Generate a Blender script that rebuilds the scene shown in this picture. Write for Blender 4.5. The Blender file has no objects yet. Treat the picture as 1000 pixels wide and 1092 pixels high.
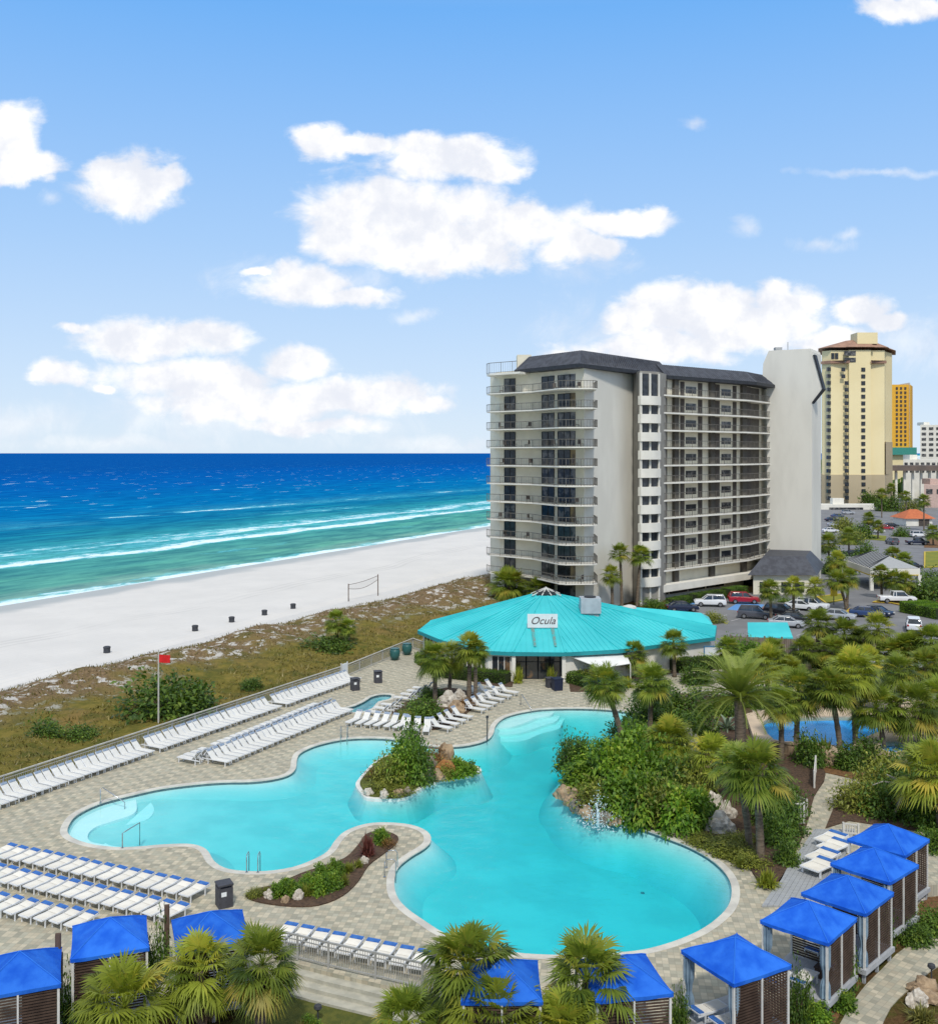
import bpy, bmesh, math, random
import numpy as np
from mathutils import Vector, Matrix, noise as mnoise
from mathutils.geometry import tessellate_polygon

# ------------------------------------------------------------------ basics
F, EYE, CX, CY = 1090.0, 21.0, 500.0, 483.0      # focal length in photo pixels, eye height in metres
rnd = random.Random(7)
sc = bpy.context.scene
COL = sc.collection
R = math.radians

def P(x, y, z=0.0):
    """ground point (height z) seen at photo pixel x, y"""
    Y = F * (EYE - z) / (y - CY)
    return Vector(((x - CX) / F * Y, Y, z))

def P2(x, y, z=0.0):
    p = P(x, y, z); return (p.x, p.y)

def tag(o, label=None, cat=None, group=None, kind=None):
    if label: o['label'] = label
    if cat: o['category'] = cat
    if group: o['group'] = group
    if kind: o['kind'] = kind
    return o

def empty(name, loc, rz=0.0, label=None, cat=None, group=None, scale=None):
    o = bpy.data.objects.new(name, None)
    o.empty_display_size = 0.2
    COL.objects.link(o)
    o.location = loc; o.rotation_euler = (0, 0, rz)
    if scale: o.scale = scale
    return tag(o, label, cat, group)

def obj(name, mesh, parent=None, loc=None, rz=None):
    o = bpy.data.objects.new(name, mesh)
    COL.objects.link(o)
    if parent is not None: o.parent = parent
    if loc is not None: o.location = loc
    if rz is not None: o.rotation_euler = (0, 0, rz)
    return o

def copy_tree(o, parent=None):
    c = o.copy(); COL.objects.link(c)
    if parent is not None: c.parent = parent
    for ch in list(o.children): copy_tree(ch, c)
    return c

class MB:
    """collects shapes, links them as ONE mesh object"""
    def __init__(s): s.v = []; s.f = []; s.m = []
    def add(s, vs, fs, mi=0):
        b = len(s.v); s.v.extend([tuple(v) for v in vs])
        s.f.extend([tuple(b + i for i in f) for f in fs]); s.m.extend([mi] * len(fs)); return s
    def box(s, c, d, rz=0.0, mi=0, taper=1.0):
        cx, cy, cz = c; hx, hy, hz = d[0] / 2, d[1] / 2, d[2] / 2
        co, si = math.cos(rz), math.sin(rz); vs = []
        for z, k in ((-hz, 1.0), (hz, taper)):
            for x, y in ((-hx, -hy), (hx, -hy), (hx, hy), (-hx, hy)):
                x *= k; y *= k
                vs.append((cx + x * co - y * si, cy + x * si + y * co, cz + z))
        return s.add(vs, [(3, 2, 1, 0), (4, 5, 6, 7), (0, 1, 5, 4), (1, 2, 6, 5), (2, 3, 7, 6), (3, 0, 4, 7)], mi)
    def bar(s, a, b, w, h=None, mi=0):
        """rectangular bar between two points"""
        a = Vector(a); b = Vector(b); h = h or w
        d = (b - a)
        if d.length < 1e-6: return s
        d.normalize()
        up = Vector((0, 0, 1)) if abs(d.z) < 0.95 else Vector((0, 1, 0))
        x = d.cross(up).normalized(); y = x.cross(d).normalized()
        vs = []
        for p in (a, b):
            for i, j in ((-1, -1), (1, -1), (1, 1), (-1, 1)):
                vs.append(p + x * (i * w / 2) + y * (j * h / 2))
        return s.add(vs, [(3, 2, 1, 0), (4, 5, 6, 7), (0, 1, 5, 4), (1, 2, 6, 5), (2, 3, 7, 6), (3, 0, 4, 7)], mi)
    def tube(s, pts, r, n=8, mi=0, cap=True):
        pts = [Vector(p) for p in pts]
        rs = r if isinstance(r, (list, tuple)) else [r] * len(pts)
        b = len(s.v); vs = []; fs = []
        for i, p in enumerate(pts):
            d = (pts[min(i + 1, len(pts) - 1)] - pts[max(i - 1, 0)]).normalized()
            up = Vector((0, 0, 1)) if abs(d.z) < 0.9 else Vector((1, 0, 0))
            x = d.cross(up).normalized(); y = x.cross(d).normalized()
            for k in range(n):
                a = 2 * math.pi * k / n
                vs.append(p + (x * math.cos(a) + y * math.sin(a)) * rs[i])
        for i in range(len(pts) - 1):
            for k in range(n):
                k2 = (k + 1) % n
                fs.append((i * n + k, i * n + k2, (i + 1) * n + k2, (i + 1) * n + k))
        if cap:
            fs.append(tuple(range(n - 1, -1, -1))); fs.append(tuple(range((len(pts) - 1) * n, len(pts) * n)))
        return s.add(vs, fs, mi)
    def lathe(s, c, prof, n=16, mi=0):
        cx, cy, cz = c; vs = []; fs = []
        for r, z in prof:
            for k in range(n):
                a = 2 * math.pi * k / n
                vs.append((cx + r * math.cos(a), cy + r * math.sin(a), cz + z))
        for i in range(len(prof) - 1):
            for k in range(n):
                k2 = (k + 1) % n
                fs.append((i * n + k, i * n + k2, (i + 1) * n + k2, (i + 1) * n + k))
        fs.append(tuple(range(n - 1, -1, -1))); fs.append(tuple(range((len(prof) - 1) * n, len(prof) * n)))
        return s.add(vs, fs, mi)
    def sheet(s, loops, z=0.0, mi=0):
        """flat polygon with holes; z a number or a function of x, y"""
        zf = z if callable(z) else (lambda x, y: z)
        vl = [[Vector((p[0], p[1], 0)) for p in l] for l in loops]
        flat = [p for l in vl for p in l]
        tris = tessellate_polygon(vl)
        fs = []
        for t in tris:
            a, b, c = (flat[i] for i in t)
            cr = (b.x - a.x) * (c.y - a.y) - (b.y - a.y) * (c.x - a.x)
            fs.append(tuple(t) if cr > 0 else (t[0], t[2], t[1]))
        return s.add([(p.x, p.y, zf(p.x, p.y)) for p in flat], fs, mi)
    def skirt(s, loop, z0, z1, mi=0, flip=False):
        n = len(loop); area = sum(loop[i][0] * loop[(i + 1) % n][1] - loop[(i + 1) % n][0] * loop[i][1] for i in range(n))
        f0 = z0 if callable(z0) else (lambda x, y: z0)
        f1 = z1 if callable(z1) else (lambda x, y: z1)
        vs = [(p[0], p[1], f0(p[0], p[1])) for p in loop] + [(p[0], p[1], f1(p[0], p[1])) for p in loop]
        fs = []
        ccw = (area > 0) != flip
        for i in range(n):
            j = (i + 1) % n
            fs.append((i, j, n + j, n + i) if ccw else (j, i, n + i, n + j))
        return s.add(vs, fs, mi)
    def prism(s, loop, z0, z1, mi=0, mtop=None):
        s.sheet([loop], z1, mi if mtop is None else mtop); s.skirt(loop, z0, z1, mi)
        vl = [[Vector((p[0], p[1], 0)) for p in loop]]
        fs = []
        for t in tessellate_polygon(vl):
            a, b, c = (vl[0][i] for i in t)
            cr = (b.x - a.x) * (c.y - a.y) - (b.y - a.y) * (c.x - a.x)
            fs.append(tuple(t) if cr < 0 else (t[0], t[2], t[1]))
        return s.add([(p.x, p.y, z0) for p in vl[0]], fs, mi)
    def mesh(s, name, mats, smooth=False):
        me = bpy.data.meshes.new(name)
        me.from_pydata(s.v, [], s.f)
        for m in (mats if isinstance(mats, (list, tuple)) else [mats]): me.materials.append(m)
        if any(s.m): me.polygons.foreach_set('material_index', s.m)
        if smooth: me.polygons.foreach_set('use_smooth', [True] * len(me.polygons))
        me.update(); return me
    def build(s, name, mats, parent=None, loc=None, rz=None, smooth=False):
        return obj(name, s.mesh(name, mats, smooth), parent, loc, rz)

def np_mesh(name, V, T, mats, tint=None, mi=None, smooth=False):
    """triangle mesh from numpy arrays, optional per-vertex 'tint'"""
    me = bpy.data.meshes.new(name)
    V = np.asarray(V, np.float32); T = np.asarray(T, np.int32)
    me.vertices.add(len(V)); me.vertices.foreach_set('co', V.ravel())
    me.loops.add(T.size); me.loops.foreach_set('vertex_index', T.ravel())
    me.polygons.add(len(T))
    me.polygons.foreach_set('loop_start', np.arange(0, T.size, T.shape[1], dtype=np.int32))
    for m in (mats if isinstance(mats, (list, tuple)) else [mats]): me.materials.append(m)
    if mi is not None: me.polygons.foreach_set('material_index', np.asarray(mi, np.int32))
    if tint is not None:
        at = me.attributes.new('tint', 'FLOAT', 'POINT'); at.data.foreach_set('value', np.asarray(tint, np.float32))
    if smooth: me.polygons.foreach_set('use_smooth', np.ones(len(T), bool))
    me.update(calc_edges=True); me.validate(); return me

def smooth_loop(pts, k=4):
    """closed Catmull-Rom through pts"""
    n = len(pts); out = []
    for i in range(n):
        p0, p1, p2, p3 = (np.array(pts[(i + j - 1) % n], float) for j in range(4))
        for q in range(k):
            t = q / k
            out.append(tuple(0.5 * ((2 * p1) + (-p0 + p2) * t + (2 * p0 - 5 * p1 + 4 * p2 - p3) * t * t + (-p0 + 3 * p1 - 3 * p2 + p3) * t ** 3)))
    return out

def offset_loop(loop, d):
    """move a closed loop outward by d (inward when negative)"""
    n = len(loop); area = sum(loop[i][0] * loop[(i + 1) % n][1] - loop[(i + 1) % n][0] * loop[i][1] for i in range(n))
    sgn = 1 if area > 0 else -1; out = []
    for i in range(n):
        a = np.array(loop[i - 1]); b = np.array(loop[i]); c = np.array(loop[(i + 1) % n])
        e1 = b - a; e2 = c - b
        n1 = np.array((e1[1], -e1[0])) / (np.hypot(*e1) + 1e-9); n2 = np.array((e2[1], -e2[0])) / (np.hypot(*e2) + 1e-9)
        m = n1 + n2; l = np.hypot(*m)
        m = m / l if l > 1e-6 else n1
        k = d * sgn / max(0.5, float(m @ n1))
        out.append(tuple(b + m * k))
    return out

# ------------------------------------------------------------------ materials
def _nt(name):
    m = bpy.data.materials.new(name); m.use_nodes = True
    nt = m.node_tree; nt.nodes.clear()
    out = nt.nodes.new('ShaderNodeOutputMaterial')
    return m, nt, out

class N:
    """small node helper"""
    def __init__(s, nt): s.nt = nt
    def n(s, t, **kw):
        nd = s.nt.nodes.new(t)
        for k, v in kw.items():
            if k.startswith('_'): setattr(nd, k[1:], v)
            else:
                key = k.replace('__', ' ')
                nd.inputs[int(key[1:]) if key[0] == 'i' and key[1:].isdigit() else key].default_value = v
        return nd
    def l(s, a, b): s.nt.links.new(a, b)
    def math(s, op, a, b=None, c=None, clamp=False):
        nd = s.nt.nodes.new('ShaderNodeMath'); nd.operation = op; nd.use_clamp = clamp
        for i, v in enumerate((a, b, c)):
            if v is None: continue
            if isinstance(v, (int, float)): nd.inputs[i].default_value = v
            else: s.l(v, nd.inputs[i])
        return nd.outputs[0]
    def mix(s, fac, a, b, blend='MIX'):
        nd = s.nt.nodes.new('ShaderNodeMix'); nd.data_type = 'RGBA'; nd.blend_type = blend
        for i, v in ((0, fac), (6, a), (7, b)):
            if isinstance(v, (int, float)): nd.inputs[i].default_value = v
            elif isinstance(v, (tuple, list)): nd.inputs[i].default_value = (*v[:3], 1)
            else: s.l(v, nd.inputs[i])
        return nd.outputs[2]
    def ramp(s, fac, stops, interp='LINEAR'):
        nd = s.nt.nodes.new('ShaderNodeValToRGB'); cr = nd.color_ramp; cr.interpolation = interp
        while len(cr.elements) < len(stops): cr.elements.new(0.5)
        for e, (p, c) in zip(cr.elements, stops):
            e.position = p; e.color = (*c, 1) if isinstance(c, (tuple, list)) else (c, c, c, 1)
        s.l(fac, nd.inputs[0]); return nd.outputs[0]
    def noise(s, vec, scale, detail=3, rough=0.55, dist=0.0):
        nd = s.n('ShaderNodeTexNoise', Scale=scale, Detail=detail, Roughness=rough, Distortion=dist)
        if vec is not None: s.l(vec, nd.inputs['Vector'])
        return nd.outputs['Fac']
    def smooth(s, v, lo, hi, a=0.0, b=1.0):
        nd = s.nt.nodes.new('ShaderNodeMapRange'); nd.interpolation_type = 'SMOOTHSTEP'
        for i, x in enumerate((lo, hi, a, b)): nd.inputs[i + 1].default_value = x
        s.l(v, nd.inputs[0]); return nd.outputs[0]
    def coords(s, scale=None):
        tc = s.nt.nodes.new('ShaderNodeTexCoord'); v = tc.outputs['Object']
        if scale:
            mp = s.nt.nodes.new('ShaderNodeMapping'); mp.inputs['Scale'].default_value = scale
            s.l(v, mp.inputs[0]); v = mp.outputs[0]
        return v
    def xyz(s, v):
        nd = s.nt.nodes.new('ShaderNodeSeparateXYZ'); s.l(v, nd.inputs[0]); return nd.outputs
    def bump(s, h, strength, dist=0.05):
        nd = s.nt.nodes.new('ShaderNodeBump'); nd.inputs['Strength'].default_value = strength; nd.inputs['Distance'].default_value = dist
        s.l(h, nd.inputs['Height']); return nd.outputs[0]

def mat(name, c1, c2=None, scale=4.0, rough=0.7, bump=0.0, spec=0.3, metal=0.0, lo=0.35, hi=0.65, rand=0.0, detail=4, stretch=None, bscale=None, bdist=0.03):
    m, nt, out = _nt(name); g = N(nt)
    b = g.n('ShaderNodeBsdfPrincipled', Roughness=rough, Metallic=metal)
    b.inputs['Specular IOR Level'].default_value = spec
    v = g.coords(stretch)
    c2 = c2 or tuple(x * 0.86 for x in c1)
    fac = g.smooth(g.noise(v, scale, detail), lo, hi)
    c = g.mix(fac, c1, c2)
    if rand:
        oi = g.n('ShaderNodeObjectInfo')
        k = g.math('MULTIPLY_ADD', oi.outputs['Random'], 2 * rand, 1 - rand)
        cc = g.n('ShaderNodeCombineColor'); [g.l(k, cc.inputs[i]) for i in range(3)]
        c = g.mix(1.0, c, cc.outputs[0], 'MULTIPLY')
    g.l(c, b.inputs['Base Color'])
    if bump:
        g.l(g.bump(g.noise(v, bscale or scale * 4, 3), bump, bdist), b.inputs['Normal'])
    g.l(b.outputs[0], out.inputs[0]); return m

def leaf_mat(name, dark, light, extra=None, trans=0.3, rand=0.18):
    """leaf colour runs dark to light (to extra) with the mesh attribute tint; leaves let some light through"""
    m, nt, out = _nt(name); g = N(nt)
    at = g.n('ShaderNodeAttribute', _attribute_name='tint')
    stops = [(0.0, dark), (0.62 if extra else 1.0, light)] + ([(1.0, extra)] if extra else [])
    c = g.ramp(at.outputs['Fac'], stops)
    oi = g.n('ShaderNodeObjectInfo')
    k = g.math('MULTIPLY_ADD', oi.outputs['Random'], 2 * rand, 1 - rand)
    cc = g.n('ShaderNodeCombineColor'); [g.l(k, cc.inputs[i]) for i in range(3)]
    c = g.mix(1.0, c, cc.outputs[0], 'MULTIPLY')
    b = g.n('ShaderNodeBsdfPrincipled', Roughness=0.5); b.inputs['Specular IOR Level'].default_value = 0.35
    g.l(c, b.inputs['Base Color'])
    t = g.n('ShaderNodeBsdfTranslucent'); g.l(g.mix(1.0, c, (1.3, 1.25, 0.6), 'MULTIPLY'), t.inputs[0])
    mx = g.n('ShaderNodeMixShader', i0=trans); g.l(b.outputs[0], mx.inputs[1]); g.l(t.outputs[0], mx.inputs[2])
    g.l(mx.outputs[0], out.inputs[0]); return m

def glass_dark(name, col=(0.03, 0.04, 0.05), rough=0.12, spec=0.6):
    return mat(name, col, tuple(x * 2.2 for x in col), 1.3, rough, spec=spec)
# ------------------------------------------------------------------ camera, sun, sky
cam = bpy.data.cameras.new('camera'); camo = bpy.data.objects.new('camera', cam); COL.objects.link(camo)
cam.sensor_fit = 'HORIZONTAL'; cam.sensor_width = 36.0; cam.lens = 36.0 * F / 1000.0
cam.shift_y = -(546 - CY) / 1000.0
cam.clip_start = 0.5; cam.clip_end = 80000
camo.location = (0, 0, EYE); camo.rotation_euler = (R(90), 0, 0)
sc.camera = camo

SUN_EL, SUN_AZ = R(50), R(177)          # azimuth measured clockwise from +Y
sdir = Vector((math.sin(SUN_AZ) * math.cos(SUN_EL), math.cos(SUN_AZ) * math.cos(SUN_EL), math.sin(SUN_EL)))
sun = bpy.data.lights.new('sun', 'SUN'); sun.energy = 2.7; sun.angle = R(6.0); sun.color = (1.0, 0.955, 0.88)
suno = bpy.data.objects.new('sun', sun); COL.objects.link(suno)
suno.rotation_euler = sdir.to_track_quat('Z', 'Y').to_euler(); suno.location = (0, 0, 120)

w = bpy.data.worlds.new('World'); sc.world = w; w.use_nodes = True
nt = w.node_tree; nt.nodes.clear(); g = N(nt)
sky = g.n('ShaderNodeTexSky', _sky_type='NISHITA', _sun_disc=False, _sun_elevation=SUN_EL, _sun_rotation=SUN_AZ,
          _altitude=10, _air_density=1.0, _dust_density=0.6, _ozone_density=2.0)
tc = g.n('ShaderNodeTexCoord'); d = g.xyz(tc.outputs['Generated'])
yy = g.math('MAXIMUM', d[1], 0.02)
u = g.math('MULTIPLY', g.math('DIVIDE', d[0], yy), 10.90)
v = g.math('MULTIPLY', g.math('DIVIDE', d[2], yy), 10.90)
uv = g.n('ShaderNodeCombineXYZ'); g.l(u, uv.inputs[0]); g.l(v, uv.inputs[1])
# blue in view, paler at the horizon; pale overhead added to whiten ambient light
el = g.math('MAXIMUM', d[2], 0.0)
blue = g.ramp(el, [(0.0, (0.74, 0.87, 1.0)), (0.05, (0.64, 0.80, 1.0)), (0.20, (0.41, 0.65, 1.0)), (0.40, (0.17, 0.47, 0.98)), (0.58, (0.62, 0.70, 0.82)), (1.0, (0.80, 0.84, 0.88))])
skyc = g.n('ShaderNodeVectorMath', _operation='SCALE'); g.l(sky.outputs[0], skyc.inputs[0]); skyc.inputs['Scale'].default_value = 0.11
base = g.mix(0.90, skyc.outputs[0], blue)
wv = g.n('ShaderNodeTexNoise', Scale=1.5, Detail=6.0, Roughness=0.6); g.l(uv.outputs[0], wv.inputs['Vector'])
wo_ = g.n('ShaderNodeVectorMath', _operation='MULTIPLY_ADD'); g.l(wv.outputs['Color'], wo_.inputs[0]); wo_.inputs[1].default_value = (0.46, 0.34, 0); wo_.inputs[2].default_value = (-0.23, -0.17, 0)
uw = g.n('ShaderNodeVectorMath', _operation='ADD'); g.l(uv.outputs[0], uw.inputs[0]); g.l(wo_.outputs[0], uw.inputs[1])
CL = [(12,150,34,40,1),(46,178,30,16,1),(0,184,45,16,1),(140,196,60,34,1),(118,185,34,18,1),(178,190,28,16,1),
      (342,152,38,19,1),(385,152,40,12,1),(478,170,86,30,1),(450,158,44,18,1),(520,180,48,16,1),(425,228,120,46,1),(372,246,62,34,1),(470,262,110,34,1),(560,240,85,34,1),(610,262,58,26,.9),
      (665,237,58,15,1),(695,228,22,12,.9),(640,262,30,20,.75),(325,300,62,24,1),(378,315,60,14,1),(276,292,26,7,.9),
      (165,362,98,24,1),(215,355,46,18,1),(78,352,30,9,.9),(66,402,34,14,1),(200,402,115,22,1),(318,388,44,22,1),(270,430,135,24,1),(390,422,90,20,1),(455,432,34,12,.9),(230,415,90,20,.9),(330,452,110,16,.75),(110,412,16,8,.8),
      (665,345,40,26,.9),(725,330,72,32,1),(790,345,110,34,1),(838,325,46,24,1),(700,370,110,26,.95),(890,362,60,22,.9),(770,320,50,20,1),
      (925,328,36,18,1),(945,340,30,14,1),(962,8,48,18,1),
      (620,385,60,20,.8)]
field = None
for cx, cy, rx, ry, wt in CL:
    a = g.n('ShaderNodeVectorMath', _operation='SUBTRACT'); g.l(uw.outputs[0], a.inputs[0]); a.inputs[1].default_value = ((cx - CX) / 100, (CY - cy) / 100, 0)
    b = g.n('ShaderNodeVectorMath', _operation='MULTIPLY'); g.l(a.outputs[0], b.inputs[0]); b.inputs[1].default_value = (100 / rx, 100 / ry, 0)
    c = g.n('ShaderNodeVectorMath', _operation='LENGTH'); g.l(b.outputs[0], c.inputs[0])
    e = g.math('SUBTRACT', wt, c.outputs['Value'])
    field = e if field is None else g.math('MAXIMUM', field, e)
FAINT = [(56,211,20,12),(440,337,32,10),(940,184,110,7),(797,240,30,16),(902,250,22,10),(870,262,60,12),(25,450,110,26),(120,472,160,16),(480,474,120,14),(740,131,22,12),(330,300,120,30),(640,280,60,26),(690,355,150,50),(260,440,240,46),(960,360,80,40)]
faint = None
for cx, cy, rx, ry in FAINT:
    a = g.n('ShaderNodeVectorMath', _operation='SUBTRACT'); g.l(uw.outputs[0], a.inputs[0]); a.inputs[1].default_value = ((cx - CX) / 100, (CY - cy) / 100, 0)
    b = g.n('ShaderNodeVectorMath', _operation='MULTIPLY'); g.l(a.outputs[0], b.inputs[0]); b.inputs[1].default_value = (100 / rx, 100 / ry, 0)
    c = g.n('ShaderNodeVectorMath', _operation='LENGTH'); g.l(b.outputs[0], c.inputs[0]); e = g.math('SUBTRACT', 1.0, c.outputs['Value']); faint = e if faint is None else g.math('MAXIMUM', faint, e)
us = g.n('ShaderNodeVectorMath', _operation='MULTIPLY'); g.l(uv.outputs[0], us.inputs[0]); us.inputs[1].default_value = (0.8, 1.3, 1)
n1 = g.noise(us.outputs[0], 2.2, 10, 0.62, 0.35)
n2 = g.noise(uv.outputs[0], 0.9, 4, 0.6)
tot = g.math('ADD', g.math('ADD', field, g.math('MULTIPLY_ADD', n1, 1.35, -0.66)), g.math('MULTIPLY_ADD', n2, 0.6, -0.3))
front = g.math('GREATER_THAN', d[1], 0.03)
wisp = g.noise(uv.outputs[0], 1.7, 8, 0.66, 0.6)
fm = g.math('MULTIPLY', g.smooth(g.math('ADD', faint, g.math('MULTIPLY_ADD', wisp, 2.2, -1.1)), 0.0, 1.2), 0.5)
cm = g.math('MULTIPLY', g.math('MAXIMUM', g.smooth(tot, -0.14, 0.44), fm), front)
# unseen clouds behind and overhead, added; they make the ambient light less blue
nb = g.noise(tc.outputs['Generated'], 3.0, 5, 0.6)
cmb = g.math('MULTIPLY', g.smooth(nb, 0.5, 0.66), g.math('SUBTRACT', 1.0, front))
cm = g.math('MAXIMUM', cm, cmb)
shade = g.noise(uv.outputs[0], 1.8, 5, 0.6)
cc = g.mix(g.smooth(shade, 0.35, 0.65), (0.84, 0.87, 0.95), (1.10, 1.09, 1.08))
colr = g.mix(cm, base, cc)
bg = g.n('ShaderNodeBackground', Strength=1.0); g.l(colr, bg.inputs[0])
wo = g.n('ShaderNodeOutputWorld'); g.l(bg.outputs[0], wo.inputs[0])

sc.view_settings.view_transform = 'Standard'; sc.view_settings.look = 'None'
sc.view_settings.exposure = 0.0; sc.view_settings.gamma = 1.0
sc.render.engine = 'CYCLES'
sc.cycles.max_bounces = 8; sc.cycles.transparent_max_bounces = 12
sc.cycles.use_denoising = True

# ------------------------------------------------------------------ shore frame: x runs along the shore, y out to sea
SH0 = Vector((-69.7, 152.0, 0)); SHA = math.atan2(0.909, 0.416)
sx = Vector((0.416, 0.909, 0)); sy = Vector((-0.909, 0.416, 0))
F0 = P(0, 846); F1 = P(440, 696.5); fd = (F1 - F0).normalized(); fn = Vector((-fd.y, fd.x, 0))     # fence line, fn out to sea
def FP(t, s=0.0, z=0.0):
    p = F0 + fd * t + fn * s; return (p.x, p.y, z)

# sea ------------------------------------------------------------
m, nt, out = _nt('sea_water'); g = N(nt)
co = g.coords(); x, y, z = g.xyz(co)
def cvec(ax, ay):
    cv = g.n('ShaderNodeCombineXYZ'); g.l(g.math('MULTIPLY', x, ax), cv.inputs[0]); g.l(g.math('MULTIPLY', y, ay), cv.inputs[1]); return cv.outputs[0]
wob = g.math('MULTIPLY_ADD', g.noise(cvec(0.02, 0.03), 1.0, 4), 44.0, -22.0)
s0 = g.math('ADD', y, wob)
sc_ = g.math('DIVIDE', s0, 900.0, clamp=True)
deep = g.ramp(sc_, [(0.0, (0.22, 0.38, 0.33)), (0.012, (0.09, 0.30, 0.265)), (0.045, (0.055, 0.27, 0.27)), (0.085, (0.02, 0.22, 0.29)), (0.125, (0.006, 0.165, 0.31)),
                    (0.2, (0.002, 0.150, 0.37)), (0.4, (0.002, 0.108, 0.365)), (0.7, (0.002, 0.09, 0.345)), (1.0, (0.003, 0.08, 0.31))])
chop = g.noise(cvec(0.055, 0.20), 1.0, 8, 0.70)
deep = g.mix(g.smooth(chop, 0.30, 0.70), g.mix(1.0, deep, (0.52, 0.62, 0.76), 'MULTIPLY'), g.mix(1.0, deep, (1.4, 1.3, 1.2), 'MULTIPLY'))
swell = g.noise(cvec(0.010, 0.055), 1.0, 6, 0.6)
deep = g.mix(g.smooth(swell, 0.48, 0.70, 0, 0.75), deep, g.mix(1.0, deep, (1.5, 1.4, 1.12), 'MULTIPLY'))
fine = g.noise(cvec(0.085, 0.38), 1.0, 8, 0.74, 0.4)
lace = g.noise(cvec(0.20, 0.42), 1.0, 7, 0.78, 0.9)
veil = g.noise(cvec(0.018, 0.10), 1.0, 6, 0.66, 0.6)
def band(c, front, back, wobs, ps, plo, phi):
    """breaker line c metres out: sharp on the shore side, foam trailing out to sea"""
    o_ = g.math('ADD', y, g.math('MULTIPLY_ADD', g.noise(cvec(ps, 0.006), 1.0, 5, 0.6), wobs * 2, -wobs - c))
    a_ = g.smooth(o_, -front, front * 0.3); b_ = g.smooth(o_, back, 0.0)
    pr = g.smooth(g.noise(cvec(ps * 0.55, 0.003), 1.0, 4, 0.6), plo, phi)
    return g.math('MULTIPLY', g.math('MULTIPLY', a_, b_), pr)
fo = None
for args, k in (((42, 5, 20, 9, 0.020, 0.16, 0.34), 0.95), ((58, 6, 34, 12, 0.013, 0.24, 0.42), 0.80), ((94, 6, 34, 16, 0.012, 0.40, 0.58), 0.62), ((135, 4, 22, 20, 0.011, 0.40, 0.54), 0.80), ((172, 3, 16, 24, 0.010, 0.45, 0.58), 0.7), ((235, 3, 14, 26, 0.010, 0.50, 0.60), 0.7), ((22, 2, 12, 7, 0.03, 0.44, 0.60), 0.55)):
    b_ = g.math('MULTIPLY', band(*args), k); fo = b_ if fo is None else g.math('MAXIMUM', fo, b_)
shore = g.smooth(g.math('ADD', y, g.math('MULTIPLY_ADD', g.noise(cvec(0.05, 0.08), 1.0, 5, 0.6), 18.0, -10.0)), 9.0, 0.0)
fo = g.math('MAXIMUM', fo, shore)
vb = band(46, 12, 52, 12, 0.010, 0.10, 0.30); vb2 = band(128, 8, 60, 22, 0.008, 0.34, 0.55)
vs_ = g.math('MULTIPLY', g.math('MAXIMUM', vb, g.math('MULTIPLY', vb2, 0.6)), g.smooth(g.math('ADD', g.math('MULTIPLY', fine, 0.5), g.math('MULTIPLY', lace, 0.5)), 0.36, 0.64))
rough = g.math('ADD', g.math('MULTIPLY_ADD', lace, 1.1, -0.55), g.math('ADD', g.math('MULTIPLY_ADD', fine, 1.0, -0.5), g.math('MULTIPLY_ADD', veil, 0.9, -0.45)))
foam = g.smooth(g.math('ADD', fo, g.math('MULTIPLY', rough, g.smooth(fo, 0.02, 0.25))), 0.34, 1.05)
capn = g.noise(cvec(0.050, 0.135), 1.0, 2, 0.5, 0.5)
capw = g.math('MULTIPLY', g.smooth(g.math('ADD', g.math('MULTIPLY', lace, 0.30), g.math('MULTIPLY_ADD', veil, 0.25, capn)), 0.965, 1.0, 0, 0.8), g.smooth(y, 120, 240))
foam = g.math('MAXIMUM', g.math('MAXIMUM', foam, g.math('MULTIPLY', vs_, 0.62)), g.math('MULTIPLY', capw, g.smooth(y, 1500, 300, 0.3, 1.0)))
churn = g.mix(0.5, deep, (0.14, 0.60, 0.70))
col_ = g.mix(g.smooth(foam, 0.42, 1.0), g.mix(g.smooth(foam, 0.0, 0.5), deep, churn), (0.72, 0.84, 0.88))
df = g.n('ShaderNodeBsdfPrincipled'); g.l(col_, df.inputs['Base Color'])
g.l(g.math('MULTIPLY_ADD', foam, 0.35, 0.45), df.inputs['Roughness']); df.inputs['Specular IOR Level'].default_value = 0.0
g.l(g.bump(g.noise(cvec(0.12, 0.35), 1.0, 5), 0.6, 0.6), df.inputs['Normal'])
g.l(df.outputs[0], out.inputs[0]); SEA = m
mb = MB()
ys = [-12, 0, 60, 200, 700, 3000, 12000, 60000]; xs = [-400, -150, 0, 200, 800, 4000, 20000, 60000]
for j in ys:
    for i in xs: mb.v.append((i, j, 0))
for j in range(len(ys) - 1):
    for i in range(len(xs) - 1):
        a = j * len(xs) + i; mb.f.append((a, a + 1, a + 1 + len(xs), a + len(xs))); mb.m.append(0)
tag(mb.build('sea', SEA, loc=(SH0.x, SH0.y, -2.0), rz=SHA), kind='structure')

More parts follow.
